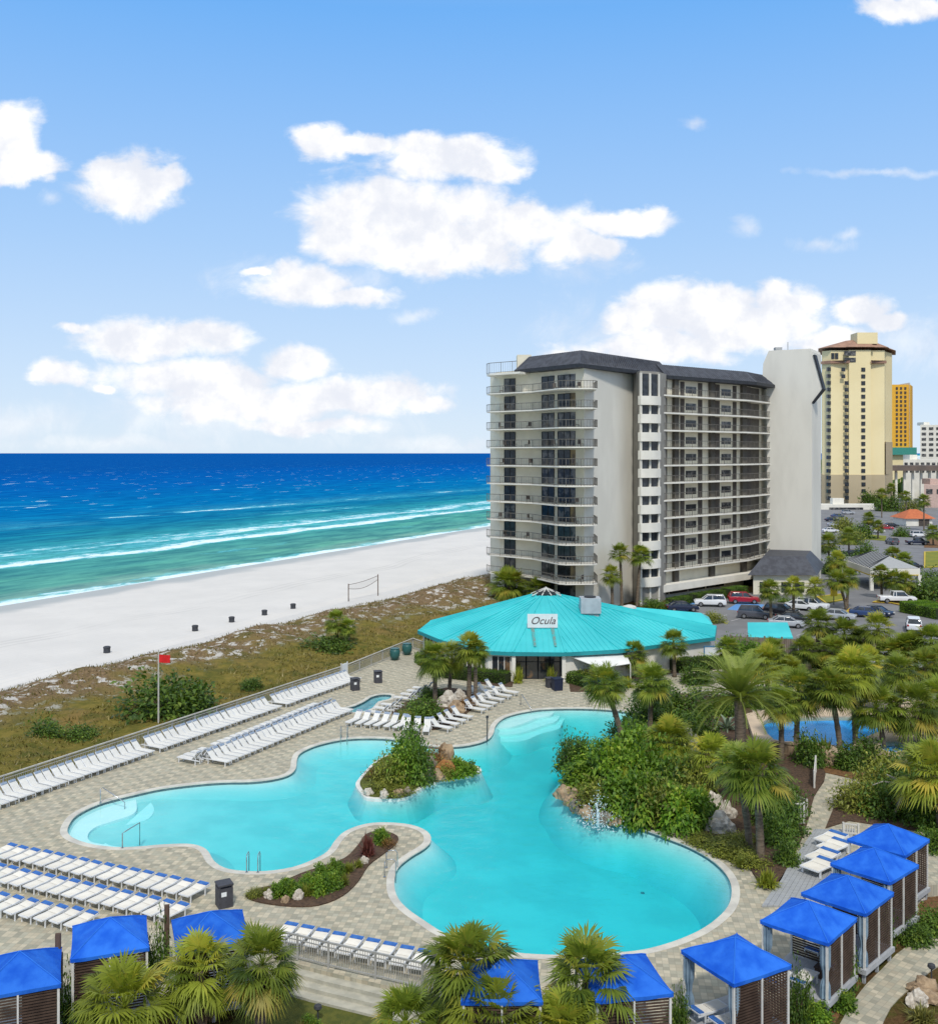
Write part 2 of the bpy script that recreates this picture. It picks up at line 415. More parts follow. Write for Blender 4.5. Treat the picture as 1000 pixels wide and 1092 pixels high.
# beach ----------------------------------------------------------
m, nt, out = _nt('beach_sand'); g = N(nt); co = g.coords(); x, y, z = g.xyz(co)
nz = g.noise(co, 0.12, 6, 0.6); fz = g.noise(co, 3.0, 5, 0.7)
c = g.mix(g.smooth(nz, 0.3, 0.7), (0.655, 0.63, 0.595), (0.60, 0.58, 0.55))
trk = g.n('ShaderNodeTexWave', Scale=0.35, Distortion=6.0, Detail=3.0); trk.inputs['Detail Scale'].default_value = 0.4; g.l(co, trk.inputs[0]); trk.bands_direction = 'Y'
c = g.mix(g.smooth(trk.outputs['Fac'], 0.86, 1.0, 0, 0.35), c, (0.56, 0.55, 0.53))
trk2 = g.math('ABSOLUTE', g.math('ADD', g.math('ADD', y, 27.0), g.math('MULTIPLY_ADD', g.noise(co, 0.02, 2), 16, -8)))
trk2 = g.math('MULTIPLY', g.math('ADD', g.smooth(trk2, 0.5, 0.1), g.smooth(g.math('ABSOLUTE', g.math('SUBTRACT', trk2, 1.7)), 0.5, 0.1)), 0.5)
c = g.mix(g.math('MULTIPLY', trk2, g.smooth(g.noise(co, 0.06, 3), .35, .6)), c, (0.47, 0.455, 0.43))
mott = g.noise(co, 0.6, 6, 0.7); c = g.mix(g.smooth(mott, 0.5, 0.75, 0, 0.4), c, (0.55, 0.53, 0.50))
wet = g.smooth(g.math('ADD', y, g.math('MULTIPLY_ADD', g.noise(co, 0.08, 3), 10, -5)), -7.0, -2.0)
c = g.mix(wet, c, (0.40, 0.42, 0.42))
b = g.n('ShaderNodeBsdfPrincipled', Roughness=0.9); b.inputs['Specular IOR Level'].default_value = 0.1; g.l(c, b.inputs[0])
g.l(g.bump(fz, 0.5, 0.12), b.inputs['Normal']); g.l(b.outputs[0], out.inputs[0]); SAND = m
mb = MB(); xs = [-200, -80, -20, 40, 120, 300, 900, 4000]; ys = [(-47, -1.5), (-44, -1.1), (-20, -1.4), (-2, -1.92), (6, -2.12)]
for j, zz in ys:
    for i in xs: mb.v.append((i, j, zz))
for j in range(len(ys) - 1):
    for i in range(len(xs) - 1):
        a = j * len(xs) + i; mb.f.append((a, a + 1, a + 1 + len(xs), a + len(xs))); mb.m.append(0)
tag(mb.build('beach', SAND, loc=(SH0.x, SH0.y, 0), rz=SHA), kind='structure')

# dunes ----------------------------------------------------------
def dune_z(t, s):
    p = Vector((t * 0.11, s * 0.13, 3.7)); q = Vector((t * 0.4, s * 0.45, 1.2))
    h = mnoise.noise(p) * 0.85 + mnoise.noise(q) * 0.34
    k = min(1.0, max(0.0, s / 3.0)); e = min(1.0, max(0.0, (29 - s + 3 * mnoise.noise(Vector((t * 0.09, 0, 9)))) / 5.0))
    ridge = 0.7 * math.exp(-((s - 20) / 5.0) ** 2)
    return (-0.75 + (h + 0.35 + ridge) * k * 1.0) * e + (-1.35) * (1 - e)
m, nt, out = _nt('dune_cover'); g = N(nt); co = g.coords(); x, y, z = g.xyz(co)
big = g.noise(co, 0.14, 5, 0.6); med = g.noise(co, 0.7, 6, 0.7); fin = g.noise(co, 4.0, 5, 0.75)
gr = g.mix(g.smooth(med, 0.35, 0.65), (0.235, 0.185, 0.045), (0.125, 0.12, 0.026))
gr = g.mix(g.smooth(big, 0.50, 0.68), gr, (0.25, 0.165, 0.06))
low_ = g.noise(co, 0.28, 5, 0.65); gr = g.mix(g.smooth(low_, 0.50, 0.64, 0, 0.85), gr, (0.085, 0.10, 0.022))
br = g.mix(g.smooth(fin, 0.35, 0.62), (0.28, 0.195, 0.105), (0.145, 0.10, 0.055))
br = g.mix(g.smooth(big, 0.50, 0.62, 0, 0.7), br, gr)
sd = g.n('ShaderNodeRGB'); sd.outputs[0].default_value = (0.60, 0.57, 0.52, 1)
sandm = g.smooth(g.math('MULTIPLY_ADD', fin, 0.25, g.math('MULTIPLY', med, 1.0)), 0.66, 0.72)
br = g.mix(sandm, br, sd.outputs[0])
edge = g.math('ADD', y, g.math('MULTIPLY_ADD', big, 16, -8)); edge = g.math('MULTIPLY_ADD', g.smooth(x, 60, 130), 8.0, edge)
c = g.mix(g.smooth(edge, 13, 18), gr, br)
rim = g.math('ADD', y, g.math('MULTIPLY_ADD', med, 9, -4.5))
c = g.mix(g.smooth(rim, 26.5, 29), c, (0.68, 0.66, 0.63))
b = g.n('ShaderNodeBsdfPrincipled', Roughness=0.95); b.inputs['Specular IOR Level'].default_value = 0.05; g.l(c, b.inputs[0])
g.l(g.bump(fin, 0.9, 0.25), b.inputs['Normal']); g.l(b.outputs[0], out.inputs[0]); DUNE = m
ts = np.arange(-50, 230, 0.9); ss = np.arange(-0.6, 34.5, 0.7)
V = [(t, s, dune_z(t, s)) for s in ss for t in ts]; nx = len(ts)
T = [(j * nx + i, j * nx + i + 1, (j + 1) * nx + i + 1, (j + 1) * nx + i) for j in range(len(ss) - 1) for i in range(nx - 1)]
tag(obj('dune', np_mesh('dune', V, T, DUNE, smooth=True), loc=(F0.x, F0.y, 0), rz=math.atan2(fd.y, fd.x)), kind='structure')

# ground sheet of the land ---------------------------------------
m, nt, out = _nt('land_cover'); g = N(nt); co = g.coords()
big = g.noise(co, 0.05, 5, 0.6); med = g.noise(co, 0.55, 6, 0.65); fin = g.noise(co, 6.0, 5, 0.75)
c = g.mix(g.smooth(med, 0.42, 0.62), (0.13, 0.075, 0.035), (0.085, 0.085, 0.02))
c = g.mix(g.smooth(fin, 0.35, 0.7), c, g.mix(1.0, c, (0.55, 0.55, 0.5), 'MULTIPLY'))
b = g.n('ShaderNodeBsdfPrincipled', Roughness=0.95); b.inputs['Specular IOR Level'].default_value = 0.05; g.l(c, b.inputs[0])
g.l(g.bump(fin, 0.8, 0.12), b.inputs['Normal']); g.l(b.outputs[0], out.inputs[0]); LAND = m
def land_z(Y): 
    k = min(1, max(0, (Y - 104) / 8.0)); k = k * k * (3 - 2 * k); return -0.6 - 1.45 * k
# ------------------------------------------------------------------ pool deck
def paver_mat(name, rot=0.1, size=0.52, ca=(0.465, 0.412, 0.30), cb=(0.345, 0.328, 0.248)):
    m, nt, out = _nt(name); g = N(nt); tc = g.n('ShaderNodeTexCoord')
    mp = g.n('ShaderNodeMapping'); mp.inputs['Rotation'].default_value = (0, 0, rot); g.l(tc.outputs['Object'], mp.inputs[0]); v = mp.outputs[0]
    ck = g.n('ShaderNodeTexChecker', Scale=1.0 / size); ck.inputs['Color1'].default_value = (*ca, 1); ck.inputs['Color2'].default_value = (*cb, 1); g.l(v, ck.inputs[0])
    vo = g.n('ShaderNodeTexVoronoi', Scale=1.0 / size); vo.inputs['Randomness'].default_value = 0.0; g.l(v, vo.inputs[0])
    cell = g.n('ShaderNodeTexWhiteNoise'); sn = g.n('ShaderNodeVectorMath', _operation='SNAP'); g.l(v, sn.inputs[0]); sn.inputs[1].default_value = (size / 2, size / 2, 1000); g.l(sn.outputs[0], cell.inputs[0])
    k = g.math('MULTIPLY_ADD', cell.outputs['Value'], 0.34, 0.83)
    cc = g.n('ShaderNodeCombineColor'); [g.l(k, cc.inputs[i]) for i in range(3)]
    fn_ = g.noise(tc.outputs['Object'], 0.35, 6, 0.7)
    c = g.mix(g.smooth(fn_, 0.3, 0.7, 0.0, 0.42), ck.outputs[0], (0.37, 0.345, 0.28))
    c = g.mix(1.0, c, cc.outputs[0], 'MULTIPLY')
    br = g.n('ShaderNodeTexBrick', Scale=1.0 / size); br.offset = 0.0; br.inputs['Mortar Size'].default_value = 0.03; br.inputs['Brick Width'].default_value = 0.5; br.inputs['Row Height'].default_value = 0.5
    g.l(v, br.inputs[0])
    c = g.mix(g.math('MULTIPLY', br.outputs['Fac'], 0.35), c, (0.20, 0.19, 0.16))
    st = g.noise(tc.outputs['Object'], 0.09, 5, 0.65)
    c = g.mix(g.smooth(st, 0.5, 0.72, 0, 0.28), c, (0.26, 0.25, 0.215))
    b = g.n('ShaderNodeBsdfPrincipled', Roughness=0.85); b.inputs['Specular IOR Level'].default_value = 0.2; g.l(c, b.inputs[0])
    g.l(b.outputs[0], out.inputs[0]); return m
PAVER = paver_mat('paver_deck', 0.12)
PAVER2 = paver_mat('paver_path', 0.75)
COPING = mat('coping_concrete', (0.60, 0.575, 0.50), (0.47, 0.45, 0.40), 1.2, 0.8)
PLASTER = mat('pool_plaster', (0.52, 0.68, 0.655), (0.43, 0.60, 0.585), 0.35, 0.8)
STEPM = mat('pool_step_plaster', (0.80, 0.83, 0.80), (0.76, 0.80, 0.78), 0.8, 0.8)
WHITE = mat('white_paint', (0.78, 0.78, 0.76), (0.70, 0.70, 0.68), 3, 0.5)
TILE = mat('waterline_tile', (0.10, 0.14, 0.16), (0.17, 0.21, 0.22), 6, 0.4)
CONC = mat('concrete', (0.42, 0.40, 0.36), (0.33, 0.32, 0.29), 1.5, 0.85, bump=0.2)
GREYB = mat('grey_board', (0.36, 0.37, 0.37), (0.29, 0.30, 0.31), 2.5, 0.7, stretch=(1, 6, 1))

pool_px = [(71,884),(78,872),(92,863),(112,855),(140,848),(172,841),(212,836),(240,834),(268,833.4),(290,831),(307,826.5),(314.5,820),(316,810),(320,803),(334,796),(352,791),(370,788),(392,787),(416,788),(440,792.5),(460,795.8),(480,796.4),(500,794.5),(518,789.5),(525,783),(527.8,774),(536,766),(550,761),(572,757),(590,755.8),(620,755.5),(650,757),(678,761),(694,768),(690,780),(668,795),(630,808),(606,822),(599,840),(607,852),(614,862),(625,870),(647,877.5),(668,880.7),(690,886),(712,894),(734,902.7),(756,914.8),(771.4,928),(779.5,941),(781,954.4),(777,967.6),(764.8,980.8),(747,993),(725,1002.8),(701,1010.5),(679,1015),(646,1018),(610,1019.5),(580,1019.2),(550,1017),(520,1011.5),(495,1004),(471,995),(452,983),(432.4,969),(421.5,955),(419.5,939),(424,925),(438,913),(452,904.5),(458.5,897),(455,887.5),(438,880.3),(413,877.8),(390,879.3),(369,886.8),(358,897),(350,908.5),(334,917.6),(312,925.6),(284,929.8),(256,929.4),(238,926),(227,918.5),(221,908.5),(213,903.2),(199,900.6),(172,901.4),(150,903.4),(124,904.2),(100,901.6),(82,896.5),(73,891)]
spa_px = [(367,756),(378,752.5),(388,748),(396,743),(406,740.6),(417,741),(416,745.5),(404,748.5),(397,755.5),(384,759.6),(372,759.2)]
pool = smooth_loop([P2(*p) for p in pool_px], 3)
spa = smooth_loop([P2(*p) for p in spa_px], 3)
LB = [(-100,1080),(70,1073),(165,1062),(245,1050),(285,1022)]
deck = [FP(-34)[:2], FP(37)[:2], (-6.3, 110), (-3, 109), (4, 104), (27, 104), (52, 104), (56, 84), (50, 70), (38, 60), (33, 52), P2(985, 945), P2(930, 1010), P2(850, 1060), P2(735, 1086), P2(640, 1086), P2(560, 1080), P2(500, 1071), P2(450, 1060), P2(400, 1048.5), P2(350, 1037), P2(316, 1028)]
deck += [P2(*p) for p in reversed(LB)]
# land: a near sheet round the deck, then the slope down to the car park and the far plain
near = [FP(-90, 0.4)[:2], FP(-90, -140)[:2], (140, 20), (140, 103.9), FP((103.9 - FP(0, 0.4)[1]) / fd.y, 0.4)[:2]]
mb = MB(); mb.sheet([near, offset_loop(deck, -0.5)], -0.6)
xs = [-8, 0, 10, 20, 30, 40, 55, 75, 100, 140, 200, 300, 500, 900, 2000, 6000, 14000]; ysl = [103.9, 105, 106.5, 108, 109.5, 112, 118, 130, 160, 230, 400, 800, 2000, 6000, 20000]
def edge_x(Y): return F0.x + fd.x / fd.y * (Y - F0.y) - 0.4
gi = len(mb.v)
for Y in ysl:
    e0 = edge_x(Y) - (0 if Y < 230 else 30)
    for X in xs: mb.v.append((e0 + (X + 8), Y, land_z(Y)))
for j in range(len(ysl) - 1):
    for i in range(len(xs) - 1):
        a = gi + j * len(xs) + i; mb.f.append((a, a + 1, a + 1 + len(xs), a + len(xs))); mb.m.append(0)
tag(mb.build('ground', LAND), kind='structure')
mb = MB(); mb.sheet([deck, offset_loop(pool, 0.30), offset_loop(spa, 0.25)], 0.0); mb.skirt(deck, -1.9, 0.0)
tag(mb.build('pool_deck', PAVER), kind='structure')
def coping(name, loop, wd, zt=0.018):
    o_ = offset_loop(loop, wd); i_ = offset_loop(loop, -0.05); n = len(loop); mb = MB()
    vs = [(p[0], p[1], zt) for p in o_] + [(p[0], p[1], zt) for p in i_] + [(p[0], p[1], zt - 0.06) for p in i_] + [(p[0], p[1], zt - 0.06) for p in o_]
    fs = []
    for k in range(n):
        j = (k + 1) % n
        for a in range(4): b_ = (a + 1) % 4; fs.append((a * n + k, a * n + j, b_ * n + j, b_ * n + k))
    mb.add(vs, fs); o = mb.build(name, COPING); bmx = bmesh.new(); bmx.from_mesh(o.data); bmesh.ops.recalc_face_normals(bmx, faces=bmx.faces); bmx.to_mesh(o.data); bmx.free()
    return tag(o, kind='structure')
for px, py, lab in ((685, 911, 1),):
    p = P(px, py, -0.1); mb = MB(); mb.lathe((p.x, p.y, -0.50 - 0.056 * (p.x + 20) - 0.004 * (62 - p.y)), [(.11, -.05), (.11, .03), (.08, .04)], 12)
    tag(mb.build('pool_drain', TILE), kind='structure')
coping('pool_coping', pool, 0.34); coping('spa_coping', spa, 0.28)
def pool_z(x, y): return -0.50 - 0.056 * (x + 20) - 0.004 * (62 - y)
mb = MB(); mb.sheet([pool], pool_z); n = len(pool); w1 = offset_loop(pool, -0.35); w2 = offset_loop(pool, -1.5)
mb.add([(p[0], p[1], -.2) for p in pool] + [(p[0], p[1], max(pool_z(*p), -.55)) for p in w1] + [(p[0], p[1], pool_z(*p) - .06) for p in w2], [(k * n + j, k * n + (j + 1) % n, (k + 1) * n + (j + 1) % n, (k + 1) * n + j) for k in range(2) for j in range(n)])
mb.skirt(pool, -0.20, 0.02, 1, flip=True)
tag(mb.build('pool_shell', [PLASTER, TILE], smooth=True), kind='structure')
mb = MB(); mb.sheet([spa], -0.8); mb.skirt(spa, -0.8, -0.25, flip=True); mb.skirt(spa, -0.25, 0.02, 1, flip=True)
tag(mb.build('spa_shell', [PLASTER, TILE]), kind='structure')

def water_mat(name, absorb=(0.0, 0.905, 0.94), dens=0.44, tint=(0.9, 1.0, 1.0)):
    m, nt, out = _nt(name); g = N(nt); co = g.coords()
    nn = g.bump(g.math('ADD', g.noise(co, 1.1, 4, 0.6), g.math('MULTIPLY', g.noise(co, 5.0, 3), 0.25)), 0.34, 0.12)
    tr = g.n('ShaderNodeBsdfTransparent'); tr.inputs[0].default_value = (*tint, 1)
    gl = g.n('ShaderNodeBsdfGlossy', Roughness=0.06); g.l(nn, gl.inputs['Normal'])
    fr = g.n('ShaderNodeFresnel', IOR=1.33); g.l(nn, fr.inputs['Normal'])
    geo = g.n('ShaderNodeNewGeometry')
    k = g.math('MULTIPLY', g.math('MULTIPLY', fr.outputs[0], 0.95), g.math('SUBTRACT', 1.0, geo.outputs['Backfacing']))
    mx = g.n('ShaderNodeMixShader'); g.l(k, mx.inputs[0]); g.l(tr.outputs[0], mx.inputs[1]); g.l(gl.outputs[0], mx.inputs[2])
    g.l(mx.outputs[0], out.inputs['Surface'])
    ab = g.n('ShaderNodeVolumeAbsorption', Density=dens); ab.inputs['Color'].default_value = (*absorb, 1); g.l(ab.outputs[0], out.inputs['Volume'])
    return m
WATER = water_mat('pool_water')
SPAW = water_mat('spa_water', (0.15, 0.78, 0.86), 0.9)
def water_body(name, loop, z, zb, mt):
    l = offset_loop(loop, 0.03); mb = MB(); mb.prism(l, zb, z); return tag(mb.build(name, mt), kind='structure')
water_body('pool_water', pool, -0.11, -3.6, WATER)
water_body('spa_water', spa, -0.11, -1.3, SPAW)

# underwater steps at both shallow ends (part of the pool)
def steps(shelves):
    for zt, pts in shelves:
        mb = MB(); mb.prism(smooth_loop([P2(x, y, -0.1) for x, y in pts], 4), -2.2, zt)
        tag(mb.build('pool_step', STEPM), kind='structure')
steps([(-0.30, [(146,857),(141,865),(121,872),(103,878),(94,886),(97,894),(118,899),(100,906),(72,899),(64,884),(78,866),(110,852),(140,845)]),
       (-0.52, [(164,854),(159,865),(140,871),(121,876),(110,886),(116,893),(140,898),(118,907),(70,900),(60,884),(78,864),(110,850),(150,843)]),
       (-0.74, [(172,851),(166,862),(157,869),(137,876),(126,886),(131,892),(150,895),(190,898.5),(199,902),(120,909),(66,901),(56,884),(76,862),(110,848),(160,839)])])
steps([(-0.28, [(588,760),(572,763.5),(558,769),(545,773),(533,774),(522,774),(530,762),(560,753),(590,752)]),
       (-0.50, [(594,763),(580,768),(566,773),(550,777),(532,778),(520,776),(530,760),(560,751),(596,750)]),
       (-0.72, [(599,764),(594,769.5),(577,774),(561,780.5),(544,782.5),(531,781.5),(518,778),(526,758),(560,749),(602,749)])])

# ------------------------------------------------------------------ island in the pool, planting beds, paths
MULCH = mat('mulch', (0.120, 0.074, 0.046), (0.066, 0.042, 0.028), 7, 0.95, bump=0.9, bscale=20, bdist=0.08)
STRAW = mat('pine_straw', (0.22, 0.115, 0.045), (0.13, 0.066, 0.028), 5, 0.95, bump=0.9, bscale=18, bdist=0.08)
TURF = mat('turf', (0.12, 0.125, 0.022), (0.075, 0.09, 0.016), 3, 0.95, bump=0.9, bscale=24, bdist=0.06)
LAWN = mat('lawn_grass', (0.21, 0.21, 0.02), (0.16, 0.18, 0.022), 0.8, 0.95, bump=0.5, bscale=10)
isl_px = [(379,838),(384,846),(391,852.2),(410,853.2),(431,852),(444,845.5),(456,838),(470,834),(490,830.5),(506,827.5),(513.5,822.5),(508,817.5),(496,813),(470,806),(446,803),(418,805),(400,813),(388,825),(382,832)]
isl = smooth_loop([P2(*p) for p in isl_px], 3)
mb = MB(); mb.prism(offset_loop(isl, 0.0), -0.13, 0.06); n = len(isl); i2 = offset_loop(isl, 0.45); i3 = offset_loop(isl, 1.6)
mb.add([(p[0], p[1], -.13) for p in isl] + [(p[0], p[1], -1.1) for p in i2] + [(p[0], p[1], -3.4) for p in i3], [(k * n + j, (k + 1) * n + j, (k + 1) * n + (j + 1) % n, k * n + (j + 1) % n) for k in range(2) for j in range(n)], 1)
ISLW = mat('island_coping', (0.70, 0.70, 0.66), (0.60, 0.60, 0.56), 2, 0.7)
tag(mb.build('island_wall', [ISLW, mat('island_slope', (0.42, 0.60, 0.58), (0.36, 0.54, 0.53), .6, 0.8)]), kind='structure')
mb = MB(); mb.prism(offset_loop(isl, -0.28), 0.0, 0.16); tag(mb.build('island_soil', TURF), kind='structure')
def bed(name, px, mt, h=0.07, sm=True, z=0.0):
    l = [P2(*p, z) for p in px]; l = smooth_loop(l, 3) if sm else l
    mb = MB(); mb.prism(l, z - 0.05, z + h); return tag(mb.build(name, mt), kind='structure')
bed('planting_bed', [(261.6,956.6),(273,949.6),(295,944),(320,933),(346,924),(368,916),(382,902),(390,891),(407,887),(424,893),(421,902),(407,913),(393,924),(382,941),(365,956.6),(340,966.4),(312,967.8),(278,963.6)], MULCH)
bed('planting_bed', [(418,764),(424,754),(446,744),(476,734),(508,741),(508,750),(497,762),(478,774),(461,779),(452,774),(432,771)], MULCH)
bed('planting_bed', [(664,872),(690,878),(720,886),(750,896),(775,906),(795,918),(803,933),(812,944),(820,948),(830,944),(838,930),(848,910),(856,892),(862,874),(868,850),(880,826),(860,800),(810,780),(790,745),(700,742),(690,760),(700,775),(668,800),(620,815),(606,835),(612,852),(626,866)], MULCH, 0.09)
bed('planting_bed', [(458,690),(446,700),(444,706),(470,719),(520,731),(546,733),(549,722),(546,700)], MULCH, 0.06, False)
bed('planting_bed', [(606,724),(608,738),(640,738),(700,720),(790,712),(900,720),(900,705),(700,700),(610,700)], MULCH, 0.06, False)
# beds to the right: behind the cabanas and beside the path
bed('planting_bed', [(893,852),(914,838),(960,815),(1080,800),(1110,880),(1000,905),(985,888),(905,876),(880,884)], MULCH, 0.06, False)
bed('planting_bed', [(874,823),(862,806),(900,797),(1000,815),(1010,840),(940,838)], STRAW, 0.05, False)
# boardwalk in front of the far cabanas
mb = MB()
bw = [P2(868,886), P2(912,886), P2(880,968), P2(812,968)]
for k in range(11):
    a = (1 - k / 11); b_ = (1 - (k + 0.94) / 11)
    A = Vector((*bw[0], 0)).lerp(Vector((*bw[1], 0)), 1 - a); B = Vector((*bw[3], 0)).lerp(Vector((*bw[2], 0)), 1 - a)
    C = Vector((*bw[3], 0)).lerp(Vector((*bw[2], 0)), 1 - b_); D = Vector((*bw[0], 0)).lerp(Vector((*bw[1], 0)), 1 - b_)
    mb.prism([(p.x, p.y) for p in (A, B, C, D)], -0.02, 0.09)
tag(mb.build('boardwalk', GREYB), kind='structure')
# lower ground: rear path, straw slope and lawn below the curved fence
zl = -0.6
bed('path', [(890,1110),(915,1062),(940,1035),(965,1012),(1003,997),(1060,975),(1060,1010),(1003,1030),(975,1052),(950,1075),(930,1110)], PAVER2, 0.05, True, zl)
bed('straw_slope', [(846,1100),(860,1062),(905,1030),(958,985),(975,930),(985,905),(1080,880),(1080,965),(1003,985),(965,1002),(935,1030),(905,1066),(880,1110)], STRAW, 0.03, False, zl)
bed('lawn', [(290,1062),(330,1068),(380,1080),(430,1092),(420,1110),(250,1112),(262,1075)], TURF, 0.02, True, zl)
# curved steps below the fence
arc = [(285,1022),(316,1028),(350,1037),(400,1048.5),(450,1060),(500,1071),(545,1078)]
for k, (dz, dd) in enumerate(((-0.16, 0.42), (-0.32, 0.84), (-0.48, 1.3))):
    a = [P2(*p) for p in arc]; n_ = []
    for i in range(len(a)):
        e = np.array(a[min(i + 1, len(a) - 1)]) - np.array(a[max(i - 1, 0)]); e /= np.hypot(*e); nn = np.array((e[1], -e[0])); n_.append(nn)
    outl = [tuple(np.array(p) + n * dd) for p, n in zip(a, n_)]; inl = [tuple(np.array(p) - n * 0.8) for p, n in zip(a, n_)]
    mb = MB(); mb.prism(inl + outl[::-1], -1.0, dz); tag(mb.build('deck_step', mat('step_concrete_%d' % k, (0.46, 0.44, 0.36), (0.36, 0.35, 0.29), 2, 0.85)), kind='structure')

# second pool with its sand coloured deck
SDECK = mat('sand_deck', (0.56, 0.44, 0.31), (0.48, 0.375, 0.27), 0.8, 0.9)
BLUEP = mat('blue_pool_paint', (0.03, 0.34, 0.78), (0.02, 0.28, 0.70), 1.0, 0.7)
p2 = smooth_loop([P2(*p) for p in [(814,776),(835,772),(865,771),(900,770.5),(938,772),(943,784),(928,791),(912,800),(905,808),(893,803),(862,798.5),(825,796)]], 3)
p3 = smooth_loop([P2(*p) for p in [(938,803),(946,798),(958,799),(966,804),(960,809),(946,809)]], 3)
d2 = [P2(*p) for p in [(795,768),(850,756),(960,752),(1040,756),(1060,800),(985,818),(930,817),(860,806),(806,802)]]
mb = MB(); mb.sheet([d2, p2, p3], 0.5); mb.skirt(d2, -0.1, 0.5); mb.skirt(p2, 0.1, 0.5, flip=True); mb.skirt(p3, 0.1, 0.5, flip=True)
tag(mb.build('splash_pool_deck', SDECK), kind='structure')
mb = MB(); mb.sheet([offset_loop(p2, .05)], 0.14); mb.sheet([offset_loop(p3, .05)], 0.14); tag(mb.build('splash_pool_floor', BLUEP), kind='structure')
mb = MB(); mb.prism(offset_loop(p2, .04), 0.11, 0.42); mb.prism(offset_loop(p3, .04), 0.11, 0.42)
tag(mb.build('splash_pool_water', water_mat('splash_water', (0.3, 0.9, 0.97), 0.25)), kind='structure')

# ------------------------------------------------------------------ roads and parking beyond
ASPH = mat('asphalt', (0.205, 0.205, 0.21), (0.165, 0.165, 0.17), 0.25, 0.9, bump=0.2)
CURBY = mat('yellow_kerb_paint', (0.55, 0.40, 0.03), (0.45, 0.33, 0.04), 1.5, 0.7)
LINE = mat('road_paint', (0.55, 0.55, 0.54), (0.42, 0.42, 0.42), 1.5, 0.8)
BLUEL = mat('blue_bay_paint', (0.10, 0.28, 0.62), (0.14, 0.30, 0.55), 1.0, 0.8)
zg = -2.02
mb = MB(); mb.sheet([[(12, 113), (80, 113), (150, 160), (190, 300), (240, 520), (120, 520), (68, 250), (60, 200), (50, 172), (26, 148)]], zg)
tag(mb.build('car_park', ASPH), kind='structure')
def kerbed(name, px, mt, kerb=True):
    l = [P2(*p, zg) for p in px]; mb = MB(); mb.prism(l, zg - 0.1, zg + 0.13)
    tag(mb.build(name, mt), kind='structure')
    if kerb:
        o_ = offset_loop(l, 0.0); i_ = offset_loop(l, -0.35); mb = MB()
        for i in range(len(l)):
            j = (i + 1) % len(l); mb.prism([o_[i], o_[j], i_[j], i_[i]], zg + 0.12, zg + 0.19)
        tag(mb.build('kerb', CURBY), kind='structure')
kerbed('lawn', [(930,594),(955,594),(956,604),(948,608),(930,605)], LAWN)
kerbed('lawn', [(985,589),(1010,588),(1015,604),(985,606)], LAWN)
kerbed('lawn', [(925,570),(945,572),(944,577),(920,575)], LAWN, False)
kerbed('lawn', [(930,643),(950,644),(1000,655),(1040,662),(1040,640),(1000,632),(968,632),(945,638)], STRAW)
kerbed('lawn', [(870,637),(898,634),(902,640),(880,644)], LAWN)
kerbed('lawn', [(905,650),(925,650),(930,655),(900,655)], LAWN)
kerbed('lawn', [(898,689),(970,684),(975,692),(900,698)], LAWN)
kerbed('lawn', [(990,570),(1030,570),(1040,585),(985,584)], STRAW, False)
mb = MB()
for px in ((700,652),(722,654),(744,656),(766,658),(788,660),(836,672),(858,675),(880,678)):
    a = P(px[0], px[1], zg); mb.box((a.x, a.y, zg + 0.006), (0.12, 5.0, 0.004), rz=-0.72)
tag(mb.build('parking_line', LINE), kind='structure')
mb = MB(); l = [P2(*p, zg) for p in ((775,650),(790,641),(815,645),(806,653))]; mb.sheet([l], zg + 0.005)
l = [P2(*p, zg) for p in ((716,652),(735,640),(745,642),(730,654))]; mb.sheet([l], zg + 0.005)
tag(mb.build('blue_parking_bay', BLUEL), kind='structure')
mb = MB(); l = [P2(*p, -0.02) for p in ((884,725),(1040,725),(1040,700),(884,702))]; mb.sheet([l], 0.012)
tag(mb.build('service_road', mat('pale_asphalt', (0.36, 0.36, 0.36), (0.30, 0.30, 0.30), 0.6, 0.9)), kind='structure')
# ------------------------------------------------------------------ the white hotel tower
ST_CREAM = mat('cream_stucco', (0.74, 0.69, 0.55), (0.66, 0.615, 0.49), 0.35, 0.85, bump=0.1)
ST_GREY = mat('pale_grey_stucco', (0.70, 0.675, 0.60), (0.63, 0.605, 0.535), 0.25, 0.85, bump=0.1, stretch=(1, 1, 0.35))
ST_WHITE = mat('white_stucco', (0.76, 0.73, 0.65), (0.68, 0.655, 0.58), 0.4, 0.85)
ST_SHADE = mat('shaded_stucco', (0.30, 0.285, 0.25), (0.25, 0.235, 0.21), 0.5, 0.9)  # recess shade painted in as a darker stucco, inner flank and stair tower
ROOFG = mat('slate_roof', (0.075, 0.08, 0.095), (0.05, 0.052, 0.062), 1.2, 0.6, bump=0.3)
EAVE = mat('dark_fascia', (0.025, 0.027, 0.032), (0.035, 0.037, 0.042), 2, 0.6)
RAIL = mat('bronze_rail', (0.16, 0.145, 0.12), (0.12, 0.108, 0.09), 4, 0.5)
WINM = glass_dark('dark_window_glass', (0.016, 0.02, 0.025), 0.10, 0.35)
WIN2 = mat('curtained_glass', (0.03, 0.033, 0.038), (0.15, 0.145, 0.14), 0.8, 0.15, spec=0.4, lo=0.47, hi=0.62)
DOORM = mat('dark_brown_door', (0.06, 0.048, 0.04), (0.085, 0.07, 0.06), 1, 0.6)
PARTI = mat('brown_partition', (0.12, 0.108, 0.09), (0.09, 0.08, 0.068), 0.6, 0.85)
FRAMEW = mat('white_frame', (0.62, 0.60, 0.55), None, 3, 0.5)

